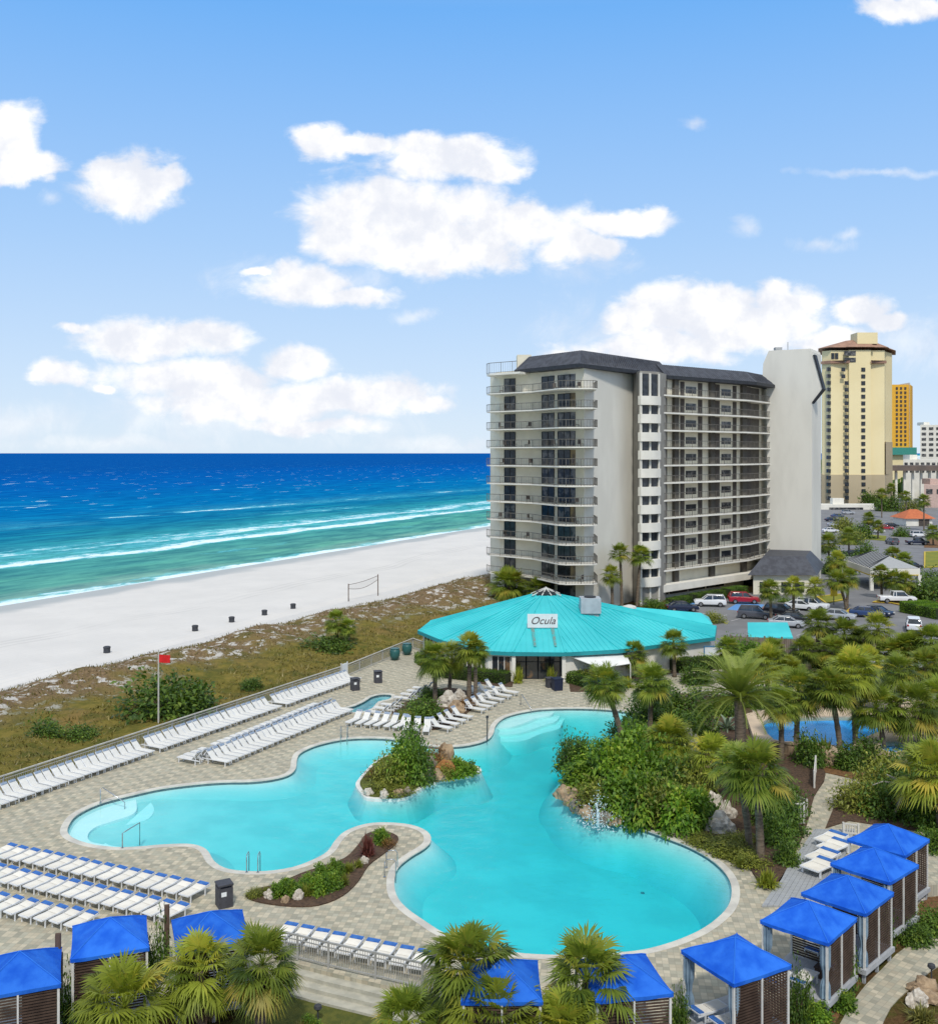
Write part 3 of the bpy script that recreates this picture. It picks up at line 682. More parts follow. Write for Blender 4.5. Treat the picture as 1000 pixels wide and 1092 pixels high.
hotel = empty('hotel_tower', (16, 160, -2.05), label='white high-rise beach hotel with a dark mansard roof and stacked balconies', cat='hotel')
HO = Vector((16, 160, -2.05))
def hb(mb, name, m, **k): return mb.build(name, m, hotel, loc=(-HO.x, -HO.y, -HO.z), **k)
FL = [2.64 + 2.75 * k for k in range(11)]
ZB, ZE, ZT = -2.05, 33.2, 35.8
A_, B_, C_, D_ = (4.8, 158.6), (10.9, 154.0), (16.5, 146.4), (25.3, 158.6)
T0, T1, T2, T3 = (25.4, 158.4), (25.75, 154.1), (29.0, 156.2), (31.0, 160.8)
G0, G1, G2 = (29.3, 158.4), (48.4, 176.0), (54.8, 185.2)
def nrm(a, b):
    e = np.array(b, float) - np.array(a, float); e /= np.hypot(*e); return e, np.array((e[1], -e[0]))
e01, n01 = nrm(G0, G1); e12, n12 = nrm(G1, G2)
DEP = 1.75
W0 = tuple(np.array(G0) - n01 * DEP); W1 = tuple(np.array(G1) - n01 * DEP * 0.9 - n12 * 0.3); W2 = tuple(np.array(G2) - n12 * DEP)
foot = [A_, B_, C_, D_, (27.0, 160.9), W0, W1, W2, (58, 196), (44, 206), (12, 178), (3.4, 163)]
mb = MB(); mb.prism(foot, ZB, ZE + 0.4, 0)
body = hb(mb, 'wall', ST_CREAM)
# grey rendered flank: stands 6 cm proud of the body
def wall_panel(a, b, z0, z1, off, th=0.12):
    e, n = nrm(a, b); a = np.array(a); b = np.array(b)
    q = [tuple(a + n * off), tuple(b + n * off), tuple(b + n * (off - th)), tuple(a + n * (off - th))]
    m_ = MB(); m_.prism(q, z0, z1); return m_
hb(wall_panel(C_, D_, ZB, ZE + 0.3, 0.06), 'flank_wall', ST_GREY)
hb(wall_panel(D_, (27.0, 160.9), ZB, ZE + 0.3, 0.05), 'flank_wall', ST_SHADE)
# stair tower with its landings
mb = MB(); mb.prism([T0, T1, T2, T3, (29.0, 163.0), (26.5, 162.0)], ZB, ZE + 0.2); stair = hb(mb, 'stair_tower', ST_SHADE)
e_t, n_t = nrm(T1, T2); LT = math.hypot(T2[0] - T1[0], T2[1] - T1[1])
def tp(u, off): return tuple(np.array(T1) + e_t * u + n_t * off)
for k in range(12):
    zc = (FL[k] - 1.2) if k < 11 else 33.0
    if k < 11:
        mb = MB(); arc_ = [tp(-0.1, -0.3)] + [tp(-0.1 + (LT + 0.2) * j / 8, 0.35 + 0.55 * math.sin(math.pi * j / 8)) for j in range(9)] + [tp(LT + 0.1, -0.3)]
        mb.prism(arc_[::-1] if False else arc_, zc - 0.68, zc + 0.68); o = hb(mb, 'landing_parapet', ST_WHITE)
    z0, z1 = (zc + 0.68, zc + 2.75 - 0.68) if k < 10 else (zc + 0.68, ZE - 0.2)
    if k == 11: continue
    mb = MB()
    for u0, u1 in ((0.3, LT / 2 - 0.2), (LT / 2 + 0.2, LT - 0.3)):
        a = tp(u0, 0.04); b = tp(u1, 0.04); a2 = tp(u0, -0.1); b2 = tp(u1, -0.1); mb.prism([a, b, b2, a2], z0, z1)
    hb(mb, 'stair_opening', WINM)
mb = MB()
for u in (0.12, LT / 2, LT - 0.12):
    a = tp(u - 0.14, 0.22); b = tp(u + 0.14, 0.22); a2 = tp(u - 0.14, -0.1); b2 = tp(u + 0.14, -0.1); mb.prism([a, b, b2, a2], ZB, ZE - 0.1)
hb(mb, 'stair_pier', ST_GREY)

def railing(mb, line, z, h=1.05, step=0.42):
    for a, b in zip(line[:-1], line[1:]):
        a = Vector((*a, 0)); b = Vector((*b, 0)); L = (b - a).length; n = max(1, int(L / step))
        mb.bar(a + Vector((0, 0, z + h)), b + Vector((0, 0, z + h)), 0.08)
        mb.bar(a + Vector((0, 0, z + 0.12)), b + Vector((0, 0, z + 0.12)), 0.05)
        for i in range(n + 1):
            p = a.lerp(b, i / n); big = (i % 5 == 0)
            mb.bar(p + Vector((0, 0, z)), p + Vector((0, 0, z + h)), 0.08 if big else 0.03)
# seaward balconies
S = [(4.1, 161.5), (2.75, 158.4), (3.15, 156.9), (9.4, 151.2), (12.6, 144.0), (13.6, 143.3), (17.4, 143.5), (18.1, 144.4), (18.2, 148.6)]
back = [(17.6, 148.2), (16.2, 147.2), (10.9, 155.0), (5.0, 159.8)]
for k, z in enumerate(FL):
    mb = MB(); mb.prism(S + back, z - 0.17, z); sl = hb(mb, 'balcony_slab', ST_WHITE)
    mb = MB(); railing(mb, S[1:], z); mb.build('balcony_rail', RAIL, sl)
mb = MB(); mb.prism([(4.1, 161.5), (2.75, 158.4), (3.15, 156.9), (7.6, 152.9), (9.0, 155.0), (5.0, 160.5)], ZE - 0.3, ZE); sl = hb(mb, 'roof_terrace', ST_WHITE)
mb = MB(); railing(mb, [(2.75, 158.4), (3.15, 156.9), (7.2, 153.3)], ZE, 1.6); mb.build('terrace_rail', RAIL, sl)
def ray_on(px, a, b):
    """where the sight line through column px meets the line a-b, as a fraction"""
    k = (px - CX) / F; ax, ay = a; bx, by = b
    return (k * ay - ax) / ((bx - ax) - k * (by - ay))
rw = random.Random(3)
def opening(a, b, t0, t1, z0, z1, off, name, m, frame=True, mull=2):
    A = np.array(a) + (np.array(b) - np.array(a)) * t0; B = np.array(a) + (np.array(b) - np.array(a)) * t1
    e, n = nrm(a, b); mb = MB()
    mb.prism([tuple(A + n * off), tuple(B + n * off), tuple(B - n * 0.1), tuple(A - n * 0.1)], z0, z1)
    o = hb(mb, name, m)
    if frame:
        mb = MB(); 
        for q in range(mull + 1):
            p = A + (B - A) * q / mull + n * (off + 0.03)
            mb.bar((*p, z0), (*p, z1), 0.07)
        pa = A + n * (off + 0.03); pb = B + n * (off + 0.03)
        mb.bar((*pa, z1 - 0.04), (*pb, z1 - 0.04), 0.08)
        mb.build('window_frame', EAVE, o)
    return o
for k in range(-1, 11):
    z0 = (FL[k] if k >= 0 else -0.15) + 0.03; z1 = z0 + 2.3
    for (a, b, x0, x1) in ((A_, B_, 538, 549.5), (B_, C_, 578, 591), (B_, C_, 595, 608)):
        opening(a, b, ray_on(x0, a, b), ray_on(x1, a, b), z0, z1, 0.05, 'balcony_window', WINM if rw.random() < 0.6 else WIN2)
    opening(B_, C_, ray_on(608.3, B_, C_), ray_on(613.5, B_, C_), z0, z1, 0.04, 'balcony_window', WIN2 if k % 3 else mat('lit_curtain_%d' % k, (0.30, 0.22, 0.10), (0.12, 0.09, 0.06), 1, .5), False)
# landward wing walkways
lw = [G0, G1, G2]
for k, z in enumerate(FL):
    mb = MB(); mb.prism([G0, G1, G2, W2, W1, W0], z - 0.24, z); sl = hb(mb, 'walkway_slab', ST_WHITE)
    mb = MB(); railing(mb, [tuple(np.array(G0) + n01 * -0.08), tuple(np.array(G1) - n01 * 0.08), tuple(np.array(G2) - n12 * 0.08)], z, 1.05, 0.45); mb.build('walkway_rail', RAIL, sl)
mb = MB(); mb.prism([tuple(np.array(G0) + n01 * .15), tuple(np.array(G1) + n01 * .15), tuple(np.array(G2) + n12 * .15), W2, W1, W0], -0.75, 0.35); hb(mb, 'podium_beam', ST_WHITE)
for x0, x1 in ((716.5, 721), (755, 759.5), (789, 793.5)):
    c0 = np.array(W0) + (np.array(W1) - np.array(W0)) * ray_on(x0, W0, W1); c1 = np.array(W0) + (np.array(W1) - np.array(W0)) * ray_on(x1, W0, W1)
    mb = MB(); mb.prism([tuple(c0 + n01 * .55), tuple(c1 + n01 * .55), tuple(c1 - n01 * .1), tuple(c0 - n01 * .1)], 0.3, ZE); hb(mb, 'partition_wall', PARTI)
for k, z in enumerate(FL):
    for x0, x1 in ((707, 711), (725, 729.5), (744, 748.5), (762.5, 767), (781, 785), (796, 800)):
        t0, t1 = ray_on(x0, W0, W1), ray_on(x1, W0, W1)
        opening(W0, W1, t0, t1, z + 0.02, z + 2.42, 0.04, 'door', DOORM, False)
    for x0, x1 in ((731, 742), (769, 779)):
        t0, t1 = ray_on(x0, W0, W1), ray_on(x1, W0, W1)
        if t1 <= 1: opening(W0, W1, t0, t1, z + 0.6, z + 1.7, 0.04, 'walkway_window', WIN2, False)
    a0, a1 = 0.15, 0.85
    opening(W1, W2, a0, a1, z + 0.02, z + 2.45, 0.04, 'end_opening', PARTI, False)
for x0, x1 in ((705, 711), (714, 731), (734, 750), (753, 770)):
    opening(W0, W1, ray_on(x0, W0, W1), ray_on(x1, W0, W1), -1.5, -0.76, 0.3, 'basement_window', WINM, False)
opening(W0, W1, ray_on(793.5, W0, W1), ray_on(800.5, W0, W1), -2.0, -0.76, 0.3, 'basement_window', WINM, False)
# mansard roof, standing a little out over the walls
def mansard(name, loop_out, loop_in, z0, z1):
    n = len(loop_out); mb = MB()
    vs = [(p[0], p[1], z0) for p in loop_out] + [(p[0], p[1], z1) for p in loop_in]
    mb.add(vs, [(i, (i + 1) % n, n + (i + 1) % n, n + i) for i in range(n)]); mb.sheet([loop_in], z1 - 0.15)
    o = hb(mb, name, ROOFG)
    rb = MB()
    for i in range(n):                                   # standing ribs of the metal sheets
        a, b = Vector((*loop_out[i], z0)), Vector((*loop_out[(i + 1) % n], z0)); c, d = Vector((*loop_in[i], z1)), Vector((*loop_in[(i + 1) % n], z1))
        k_ = int((b - a).length / 0.6)
        for q in range(1, k_): rb.bar(a.lerp(b, q / k_), c.lerp(d, q / k_), 0.07, 0.07)
    rb.build('roof_rib', ROOFG, o)
    fb = MB(); fb.prism(offset_loop(loop_out, 0.1), z0 - 0.55, z0 - 0.02); fb.build('fascia', EAVE, o)
    return o
mout = [(7.0, 156.2), (15.6, 144.8), (32.6, 164.6), (30.2, 170.5), (12, 173.5)]
minn = [(9.2, 157.0), (16.2, 147.2), (30.8, 165.4), (29.0, 168.5), (13, 170.5)]
mansard('mansard_roof', mout, minn, ZE + 0.5, ZT)
mo2 = [(31.0, 161.2), (49.6, 176.6), (56.6, 186.4), (50, 194), (26, 170)]
mi2 = [(29.9, 163.2), (48.2, 178.2), (53.6, 186.2), (49, 190.5), (29, 169.5)]
mansard('mansard_roof', mo2, mi2, ZE + 0.1, ZT - 0.6)
# end slab: the gable of the far wing with the mansard profile
V0 = np.array((53.9, 184.9)); V1 = np.array((60.7, 180.9)); ev = (V1 - V0) / np.hypot(*(V1 - V0)); nv = np.array((-ev[1], ev[0]))
if nv[1] < 0: nv = -nv
LW = float(np.hypot(*(V1 - V0)))
def slab_pt(u, z, dep): p = V0 + ev * u + nv * dep; return (p[0], p[1], z)
def slab_prism(prof, d0, d1):
    n = len(prof); mb = MB(); vs = [slab_pt(u, z, d0) for u, z in prof] + [slab_pt(u, z, d1) for u, z in prof]
    mb.add(vs, [tuple(range(n)), tuple(range(2 * n - 1, n - 1, -1))] + [(i, n + i, n + (i + 1) % n, (i + 1) % n) for i in range(n)]); return mb
hb(slab_prism([(0, ZB), (LW, ZB), (LW, 38.9), (LW - 0.2, 39.5), (0.3, 39.5), (-0.7, 37.2), (-0.9, 33.5), (0, 32.6)], 0, 7.5), 'end_wall', ST_GREY)
hb(slab_prism([(LW + .003, 30.0), (LW + 1.75, 32.3), (LW + 0.15, 38.3), (LW + .003, 38.85)], 0.02, 1.3), 'gable_wing', ST_GREY)
for q_ in (((LW + .01, 29.75), (LW + 2.05, 32.25), (LW + 1.76, 32.33), (LW + .01, 30.0)), ((LW + 1.76, 32.33), (LW + 2.05, 32.25), (LW + .5, 38.4), (LW + .16, 38.35))):
    hb(slab_prism(list(q_), -0.15, 1.6), 'gable_trim', EAVE)
mb = MB(); mb.box((56.5, 187, 39.9), (1.2, 1.2, 0.8)); mb.bar((58, 186, 39.4), (58, 186, 41.2), 0.12); hb(mb, 'roof_vent', GREYB)
mb = MB(); mb.box((8.6, 160.5, 35.0), (2.2, 3.0, 2.6)); hb(mb, 'penthouse', ST_CREAM)
# hedge along its foot
# entrance lodge with a dark hipped roof
lodge = empty('entrance_lodge', (58, 172, zg), label='low cream lobby building with a dark hipped roof at the tower foot', cat='building')
def lb(mb, name, m): return mb.build(name, m, lodge, loc=(-58, -172, -zg))
q = [P2(803, 634, zg), P2(866, 634, zg), (62, 181), (53, 184)]
mb = MB(); mb.prism(q, zg, 1.2); lb(mb, 'wall', ST_CREAM)
ro = offset_loop(q, 0.8); ri = [tuple(np.array(p) * 0.0 + np.array(p) * 0.62 + np.mean(np.array(ro), 0) * 0.38) for p in ro]
mb = MB(); mb.add([(p[0], p[1], 1.2) for p in ro] + [(p[0], p[1], 3.9) for p in ri], [(0, 1, 5, 4), (1, 2, 6, 5), (2, 3, 7, 6), (3, 0, 4, 7), (4, 5, 6, 7), (3, 2, 1, 0)]); lb(mb, 'roof', ROOFG)
for x in (815, 838, 852):
    mb = MB(); a = P2(x, 634, zg); mb.box((a[0], a[1] - 0.03, zg + 1.2), (1.6, 0.14, 1.7), rz=0); lb(mb, 'window', WINM)
# porte-cochere: sloped grey roof over the drive
pc = empty('entrance_canopy', (66, 174, zg), label='drive-through canopy with a sloping grey roof and cream fascia', cat='canopy')
def pb(mb, name, m): return mb.build(name, m, pc, loc=(-66, -174, -zg))
a, b, c, d = Vector((68.2, 186, 0)), Vector((67.3, 171, 0)), Vector((75.5, 171.5, 0)), Vector((76.4, 186, 0))
e1, e2 = (a + d) / 2 + (b - a) * .2, (b + c) / 2 - (b - a) * .2
mb = MB(); q = [a, b, c, d]; mb.add([(p.x, p.y, 1.65) for p in q] + [(e1.x, e1.y, 3.4), (e2.x, e2.y, 3.4)], [(0, 1, 5, 4), (1, 2, 5), (2, 3, 4, 5), (3, 0, 4), (3, 2, 1, 0)]); rf = pb(mb, 'roof', GREYB)
mb = MB()
for i in range(1, 14):
    k = i / 14; p = a.lerp(b, k); t = e1.lerp(e2, min(1, max(0, (k - .2) / .6))); mb.bar((p.x, p.y, 1.70), (t.x, t.y, 3.44), .16, .08)
mb.build('roof_rib', EAVE, rf)
mb = MB()
for p, q_ in ((a, b), (b, c), (c, d), (d, a)): mb.bar((p.x, p.y, 1.05), (q_.x, q_.y, 1.05), 0.3, 1.1)
pb(mb, 'fascia', ST_WHITE)
mb = MB()
for p, q_ in ((a, b), (b, c)): mb.bar((p.x - .1, p.y - .1, .52), (q_.x - .1, q_.y - .1, .52), 0.3, .16)
pb(mb, 'trim_band', CURBY)
for p in (a, b, c, d):
    mb = MB(); mb.box((p.x, p.y, (zg + 0.5) / 2), (0.55, 0.55, 0.5 - zg)); pb(mb, 'post', ST_WHITE)

def balcony_chair(x, y, z, rz, lab, grp):
    o = empty('balcony_chair', (x, y, z), rz, lab, 'chair', grp)
    mb = MB(); mb.box((0, 0, .42), (.55, .55, .06)); mb.build('seat', DOORM, o)
    mb = MB(); mb.box((0, .27, .72), (.55, .06, .6)); mb.build('backrest', DOORM, o)
    mb = MB(); [mb.bar((i * .24, j * .24, 0), (i * .24, j * .24, .42), .05) for i in (-1, 1) for j in (-1, 1)]; mb.build('leg_frame', DOORM, o)
rc = random.Random(12)
for k, z in enumerate(FL):
    for j in range(4):
        if rc.random() < .55: balcony_chair(*( (5.2 + rc.uniform(-.6, .6), 156.6) if j == 0 else (12.6 + rc.uniform(-.4, .4), 148.2) if j == 1 else (15.4 + rc.uniform(-.8, .8), 145.4) if j == 2 else (9.0 + rc.uniform(-.4, .4), 153.2)), z, rc.uniform(0, 6), 'small dark chair on a seaward balcony of the white hotel', 'chairs on the hotel balconies')
# ------------------------------------------------------------------ towers along the coast road
YEL = mat('yellow_stucco', (0.80, 0.68, 0.40), (0.75, 0.63, 0.36), 0.05, 0.85)
YELD = mat('ochre_stucco', (0.47, 0.385, 0.25), (0.42, 0.345, 0.225), 0.05, 0.85)
ROOFR = mat('brown_tile_roof', (0.36, 0.215, 0.15), (0.29, 0.17, 0.12), 0.4, 0.8)
condo = empty('condo_tower', (181, 454, zg), label='tall yellow condo tower with a brown tiled roof and ochre base', cat='tower')
co_ = Vector((181, 454, zg))
def cb(mb, name, m, par=None): return mb.build(name, m, par or condo, loc=(-co_.x, -co_.y, -co_.z))
cz = lambda y, Y=454: EYE - (y - CY) / F * Y
cx_ = lambda x, Y=454: (x - CX) / F * Y
q = [(cx_(878), 456), (cx_(884), 452), (cx_(902), 452), (cx_(902), 450.5), (cx_(925), 450.5), (cx_(925), 452), (cx_(941), 452), (cx_(948), 458), (cx_(951, 466), 466), (cx_(951, 485), 485), (cx_(876, 485), 485)]
mb = MB(); mb.prism(q, cz(506), cz(374)); cb(mb, 'wall', YEL)
mb = MB(); mb.prism(offset_loop(q, 0.25), zg, cz(506)); cb(mb, 'base_wall', YELD)
mb = MB(); mb.prism([(cx_(942), 451.7), (cx_(948.5), 457.5), (cx_(951.5, 466), 466), (cx_(951.5, 466) - 4, 466)], cz(506), cz(471)); cb(mb, 'corner_panel', YELD)
mb = MB(); qo = offset_loop(q, 1.6); ctr = np.mean(np.array(q), 0); qi = [tuple(np.array(p) * 0.35 + ctr * 0.65) for p in qo]
nq = len(q); mb.add([(p[0], p[1], cz(371)) for p in qo] + [(p[0], p[1], cz(362)) for p in qi], [(i, (i + 1) % nq, nq + (i + 1) % nq, nq + i) for i in range(nq)] + [tuple(range(nq, 2 * nq)), tuple(range(nq - 1, -1, -1))]); cb(mb, 'roof', ROOFR)
mb = MB(); mb.box((ctr[0], ctr[1] - 4, cz(361)), (9, 8, 5)); cb(mb, 'lift_house', YEL)
mb = MB(); a = offset_loop(q, 0.9); mb.prism([a[0], a[1], a[2], (cx_(902), 449.6)], cz(388), cz(385)); cb(mb, 'cornice', ROOFR); mb = MB(); mb.prism([(cx_(924.5), 449.8), a[5], a[6], (cx_(936), 455)], cz(388), cz(385)); cb(mb, 'cornice', ROOFR)
for yy_ in np.arange(394, 534, 7.2):
    for xx in ((900.5, 904.5), (918, 922.5)) if yy_ > 403 else ((897, 901), (918, 922.5)):
        Yp = 450.4 if xx[0] > 901.5 else 450.4
        mb = MB(); mb.box(((cx_(xx[0], Yp) + cx_(xx[1], Yp)) / 2, Yp - (0.0 if yy_ < 506 else 0.25), cz(yy_, Yp)), (1.75, 0.3, 1.7)); cb(mb, 'window', WINM)
    mb = MB(); mb.box((cx_(882), 452.4, cz(yy_)), (1.5, 1.5, 1.6)); cb(mb, 'window', WINM)
for x in (886, 890):
    mb = MB(); mb.box((cx_(x), 451.9, cz(380)), (1.4, 0.4, 2.6)); cb(mb, 'window', WINM)
for yc in (377.5, 384.5):
    mb = MB(); mb.box((cx_(903), 450.6, cz(yc)), (5.0, 0.6, 2.0)); cb(mb, 'window', WIN2)

ORN = mat('orange_stucco', (0.74, 0.40, 0.045), (0.68, 0.36, 0.04), 0.05, 0.85)
TEALG = mat('teal_awning', (0.05, 0.27, 0.22), None, 1, 0.6)
ot = empty('condo_tower', (0, 0, 0), label='slim orange tower rising behind the yellow condo tower', cat='tower')
Yo = 700; f2 = lambda x, Y: (x - CX) / F * Y
def ob_(mb, name, m): return mb.build(name, m, ot)
mb = MB(); mb.prism([(f2(950, Yo), Yo), (f2(970.5, Yo), Yo), (f2(973, Yo + 20), Yo + 20), (f2(950, Yo + 20), Yo + 20)], cz(478, Yo), cz(410, Yo)); ob_(mb, 'wall', ORN)
mb = MB(); mb.prism([(f2(969, Yo), Yo - 1), (f2(973, Yo), Yo + 4), (f2(973.5, Yo), Yo + 18), (f2(970, Yo), Yo + 18)], zg, cz(408, Yo)); ob_(mb, 'end_wall', ST_WHITE)
mb = MB(); mb.box((f2(959, Yo), Yo + 6, cz(481, Yo)), (21, 18, 5)); ob_(mb, 'awning_band', TEALG)
mb = MB(); mb.box((f2(959, Yo), Yo + 8, cz(502, Yo)), (14, 16, 26)); ob_(mb, 'lower_wall', YEL)
for yy_ in np.arange(414, 476, 4.6):
    for x in (956, 960.5, 965):
        mb = MB(); mb.box((f2(x, Yo), Yo - 0.1, cz(yy_, Yo)), (1.4, 0.5, 1.7)); ob_(mb, 'window', DOORM)
def slabtower(label, x0, x1, ytop, ybot, Y, m, dep=20, bands=0, cols=0, roofm=None):
    r = empty('apartment_block', (f2((x0 + x1) / 2, Y), Y, zg), label=label, cat='building')
    L = (-f2((x0 + x1) / 2, Y), -Y, -zg)
    mb = MB(); mb.prism([(f2(x0, Y), Y), (f2(x1, Y), Y), (f2(x1, Y + dep), Y + dep), (f2(x0, Y + dep), Y + dep)], zg, cz(ytop, Y)); mb.build('wall', m, r, loc=L)
    mb = MB(); mb.box((f2(x0 * 0.6 + x1 * 0.4, Y), Y + dep / 2, cz(ytop, Y) + 1.2), (f2(x1, Y) * 0.2 - f2(x0, Y) * 0.2, dep * 0.4, 2.4)); mb.build('lift_house', roofm or m, r, loc=L)
    h = cz(ytop, Y) - cz(ybot, Y)
    for i in range(bands):
        z = cz(ytop, Y) - h * (i + 0.7) / bands
        for j in range(cols):
            x = f2(x0, Y) + (f2(x1, Y) - f2(x0, Y)) * (j + 0.5) / cols
            mb = MB(); mb.box((x, Y - 0.05, z), ((f2(x1, Y) - f2(x0, Y)) / cols * 0.6, 0.4, h / bands * 0.5)); mb.build('window', WIN2, r, loc=L)
    return r
slabtower('white apartment slab with grey window columns on the skyline', 981, 1012, 453, 487, 800, ST_WHITE, 30, 6, 4)
slabtower('low white block at the feet of the orange tower', 963, 1004, 490, 504, 520, ST_WHITE, 20, 2, 7)
slabtower('long low pink building with flat roof behind the palms', 985, 1030, 517, 527, 430, mat('pink_wall', (0.55, 0.40, 0.34), None, 1, .8), 20, 1, 4)
slabtower('long low white wall building in front of the yellow condo', 872, 932, 538, 545, 415, ST_WHITE, 8, 1, 1)
slabtower('pale green low block left of the yellow condo', 872, 880, 505, 530, 520, mat('pale_green_wall', (0.50, 0.55, 0.48), None, 1, .8), 12, 3, 2)
# elevated roadway roof
dk = empty('elevated_deck', (f2(985, 480), 480, zg), label='long dark flat parking deck roof on columns beyond the condo', cat='deck')
L = (-f2(985, 480), -480, -zg)
mb = MB(); mb.prism([(f2(947, 480), 480), (f2(1040, 480), 480), (f2(1040, 500), 500), (f2(947, 500), 500)], cz(502, 480), cz(496.5, 480)); mb.build('roof_deck', mat('deck_roof', (0.17, 0.13, 0.11), (0.12, 0.10, 0.09), 0.2, 0.8), dk, loc=L)
for x in range(950, 1040, 9):
    mb = MB(); mb.box((f2(x, 480), 484, (zg + cz(502, 480)) / 2), (1.0, 1.0, cz(502, 480) - zg)); mb.build('column', ST_WHITE, dk, loc=L)
# small white house with orange tiled roof
sh = empty('small_house', (0, 0, 0), label='small white house with an orange tiled hip roof by the road', cat='house')
Yh = 322; q = [(f2(966, Yh), Yh), (f2(994, Yh), Yh), (f2(994, Yh), Yh + 10), (f2(966, Yh), Yh + 10)]
mb = MB(); mb.prism(q, zg, cz(553, Yh)); mb.build('wall', ST_WHITE, sh)
qo = offset_loop(q, 0.8); mb = MB(); mb.add([(p[0], p[1], cz(553, Yh)) for p in qo] + [(f2(977, Yh), Yh + 5, cz(544, Yh)), (f2(985, Yh), Yh + 5, cz(544, Yh))], [(0, 1, 5, 4), (1, 2, 5), (2, 3, 4, 5), (3, 0, 4), (3, 2, 1, 0)]); mb.build('roof', mat('orange_tile', (0.50, 0.15, 0.06), (0.42, 0.12, 0.05), 1, .8), sh)
for x in (982, 988):
    mb = MB(); mb.box((f2(x, Yh), Yh - 0.05, cz(558, Yh)), (1.5, 0.3, 2.4)); mb.build('door', DOORM, sh)
# ------------------------------------------------------------------ poolside restaurant under the turquoise metal roof
TURQ = mat('turquoise_metal', (0.022, 0.45, 0.48), (0.045, 0.54, 0.56), 0.22, 0.42, spec=0.5, bump=0.05, stretch=(1, 1, .4))
TURQD = mat('turquoise_fascia', (0.02, 0.27, 0.30), (0.02, 0.24, 0.27), 1, 0.5)
GLASSD = mat('door_glass', (0.025, 0.03, 0.035), (0.17, 0.10, 0.05), 0.9, 0.06, spec=0.9, lo=.5, hi=.66)  # brown patches paint warm reflections and interior into the glass colour
rest = empty('restaurant', (8, 105, 0), label='low restaurant pavilion with a wide turquoise metal roof and glass entrance', cat='restaurant')
RO = (-8, -105, 0)
def rb_(mb, name, m, par=None): return mb.build(name, m, par or rest, loc=None if par else RO)
ZEV = 2.75
E = [P2(445.7, 672.5, ZEV), P2(470, 682.5, ZEV), P2(517.5, 694.2, ZEV), P2(546.5, 695.6, ZEV), P2(603, 696, ZEV), P2(661, 692.8, ZEV), P2(762, 679.5, ZEV), (26.0, 107.5), (16, 119), (4, 119), (-4.2, 111)]
AP = [(6.5, 105.2), (9.4, 105.2), (10.0, 107.2), (8, 108.2), (6.0, 107.2)]
ZA = 6.25
apc = (8.0, 106.3)
m_ = MB()
fac = []
top = []
for i, p in enumerate(E):           # each hip runs to the small flat top
    d_ = np.array(p) - np.array(apc); d_ /= np.hypot(*d_); top.append((apc[0] + d_[0] * 1.5, apc[1] + d_[1] * 1.1))
n = len(E)
vs = [(p[0], p[1], ZEV) for p in E] + [(p[0], p[1], ZA) for p in top]
m_.add(vs, [(i, (i + 1) % n, n + (i + 1) % n, n + i) for i in range(n)] + [tuple(range(n, 2 * n))])
roof = rb_(m_, 'roof', TURQ)
m_ = MB()
for i in range(n):
    j = (i + 1) % n
    a, b, c, d_ = (Vector(vs[k]) for k in (i, j, n + j, n + i))
    ex = (b - a).normalized(); up = ((c + d_) / 2 - (a + b) / 2); up -= ex * up.dot(ex); hgt = up.length; up.normalize(); nr = ex.cross(up)
    L = (b - a).length; xd = (d_ - a).dot(ex); xc = (c - a).dot(ex); yd = (d_ - a).dot(up); yc = (c - a).dot(up)
    k = 0.25
    while k < L:
        # a seam climbs straight up the slope until it meets a hip or the flat top
        h = 1e9
        if xd > 0.01 and k < xd: h = min(h, yd * k / xd)
        if k > xc and L - xc > 0.01: h = min(h, yc * (L - k) / (L - xc))
        if h > 1e8: h = (yd + yc) / 2
        if h > 0.3:
            p = a + ex * k + nr * 0.012; m_.bar(p, p + up * h, 0.045, 0.05)
        k += 0.52
    m_.bar(a + nr * 0.03, d_ + nr * 0.03, 0.16, 0.07)
m_.build('roof_seam', TURQ, roof)
m_ = MB(); m_.prism(offset_loop(E, 0.05), ZEV - 0.34, ZEV - 0.02); rb_(m_, 'fascia', TURQD)
# small open cap of white struts on the apex
m_ = MB()
for sx_ in (-1, 1):
    m_.bar((8 + sx_ * 1.5, 105.3, ZA + 0.05), (8, 105.9, ZA + 0.75), 0.09); m_.bar((8 + sx_ * 0.5, 105.3, ZA + 0.05), (8, 105.9, ZA + 0.75), 0.09); m_.bar((8 + sx_ * 1.5, 107, ZA + 0.05), (8, 106.4, ZA + 0.75), 0.09)
m_.bar((8, 105.9, ZA + 0.75), (8, 106.6, ZA + 0.75), 0.1)
rb_(m_, 'roof_cap', FRAMEW)
m_ = MB(); m_.prism([(7, 105.5), (9, 105.5), (9, 107), (7, 107)], ZA, ZA + 0.4); rb_(m_, 'roof_hatch', EAVE)
# higher rear roof that runs towards the car park
m_ = MB(); a = [(10.6, 106.5), (25.0, 110.2), (26.6, 113.5), (12, 117)]
m_.add([(a[0][0], a[0][1], 5.5), (a[1][0], a[1][1], 3.75), (a[2][0], a[2][1], 2.8), (a[3][0], a[3][1], 2.8), (26.0, 109.0, 2.7), (12.5, 105.0, 3.6)], [(0, 1, 2, 3), (0, 5, 4, 1), (1, 4, 2)])
rb_(m_, 'rear_roof', TURQ)
# walls
I_ = offset_loop(E, -0.5)
m_ = MB(); m_.prism([I_[0], I_[1], I_[2], I_[3], (4.3, 95.2), (8.6, 95.2), I_[4], I_[5], I_[6], I_[7], I_[8], I_[9], I_[10]], -0.05, ZEV - 0.35)
rb_(m_, 'wall', ST_WHITE)
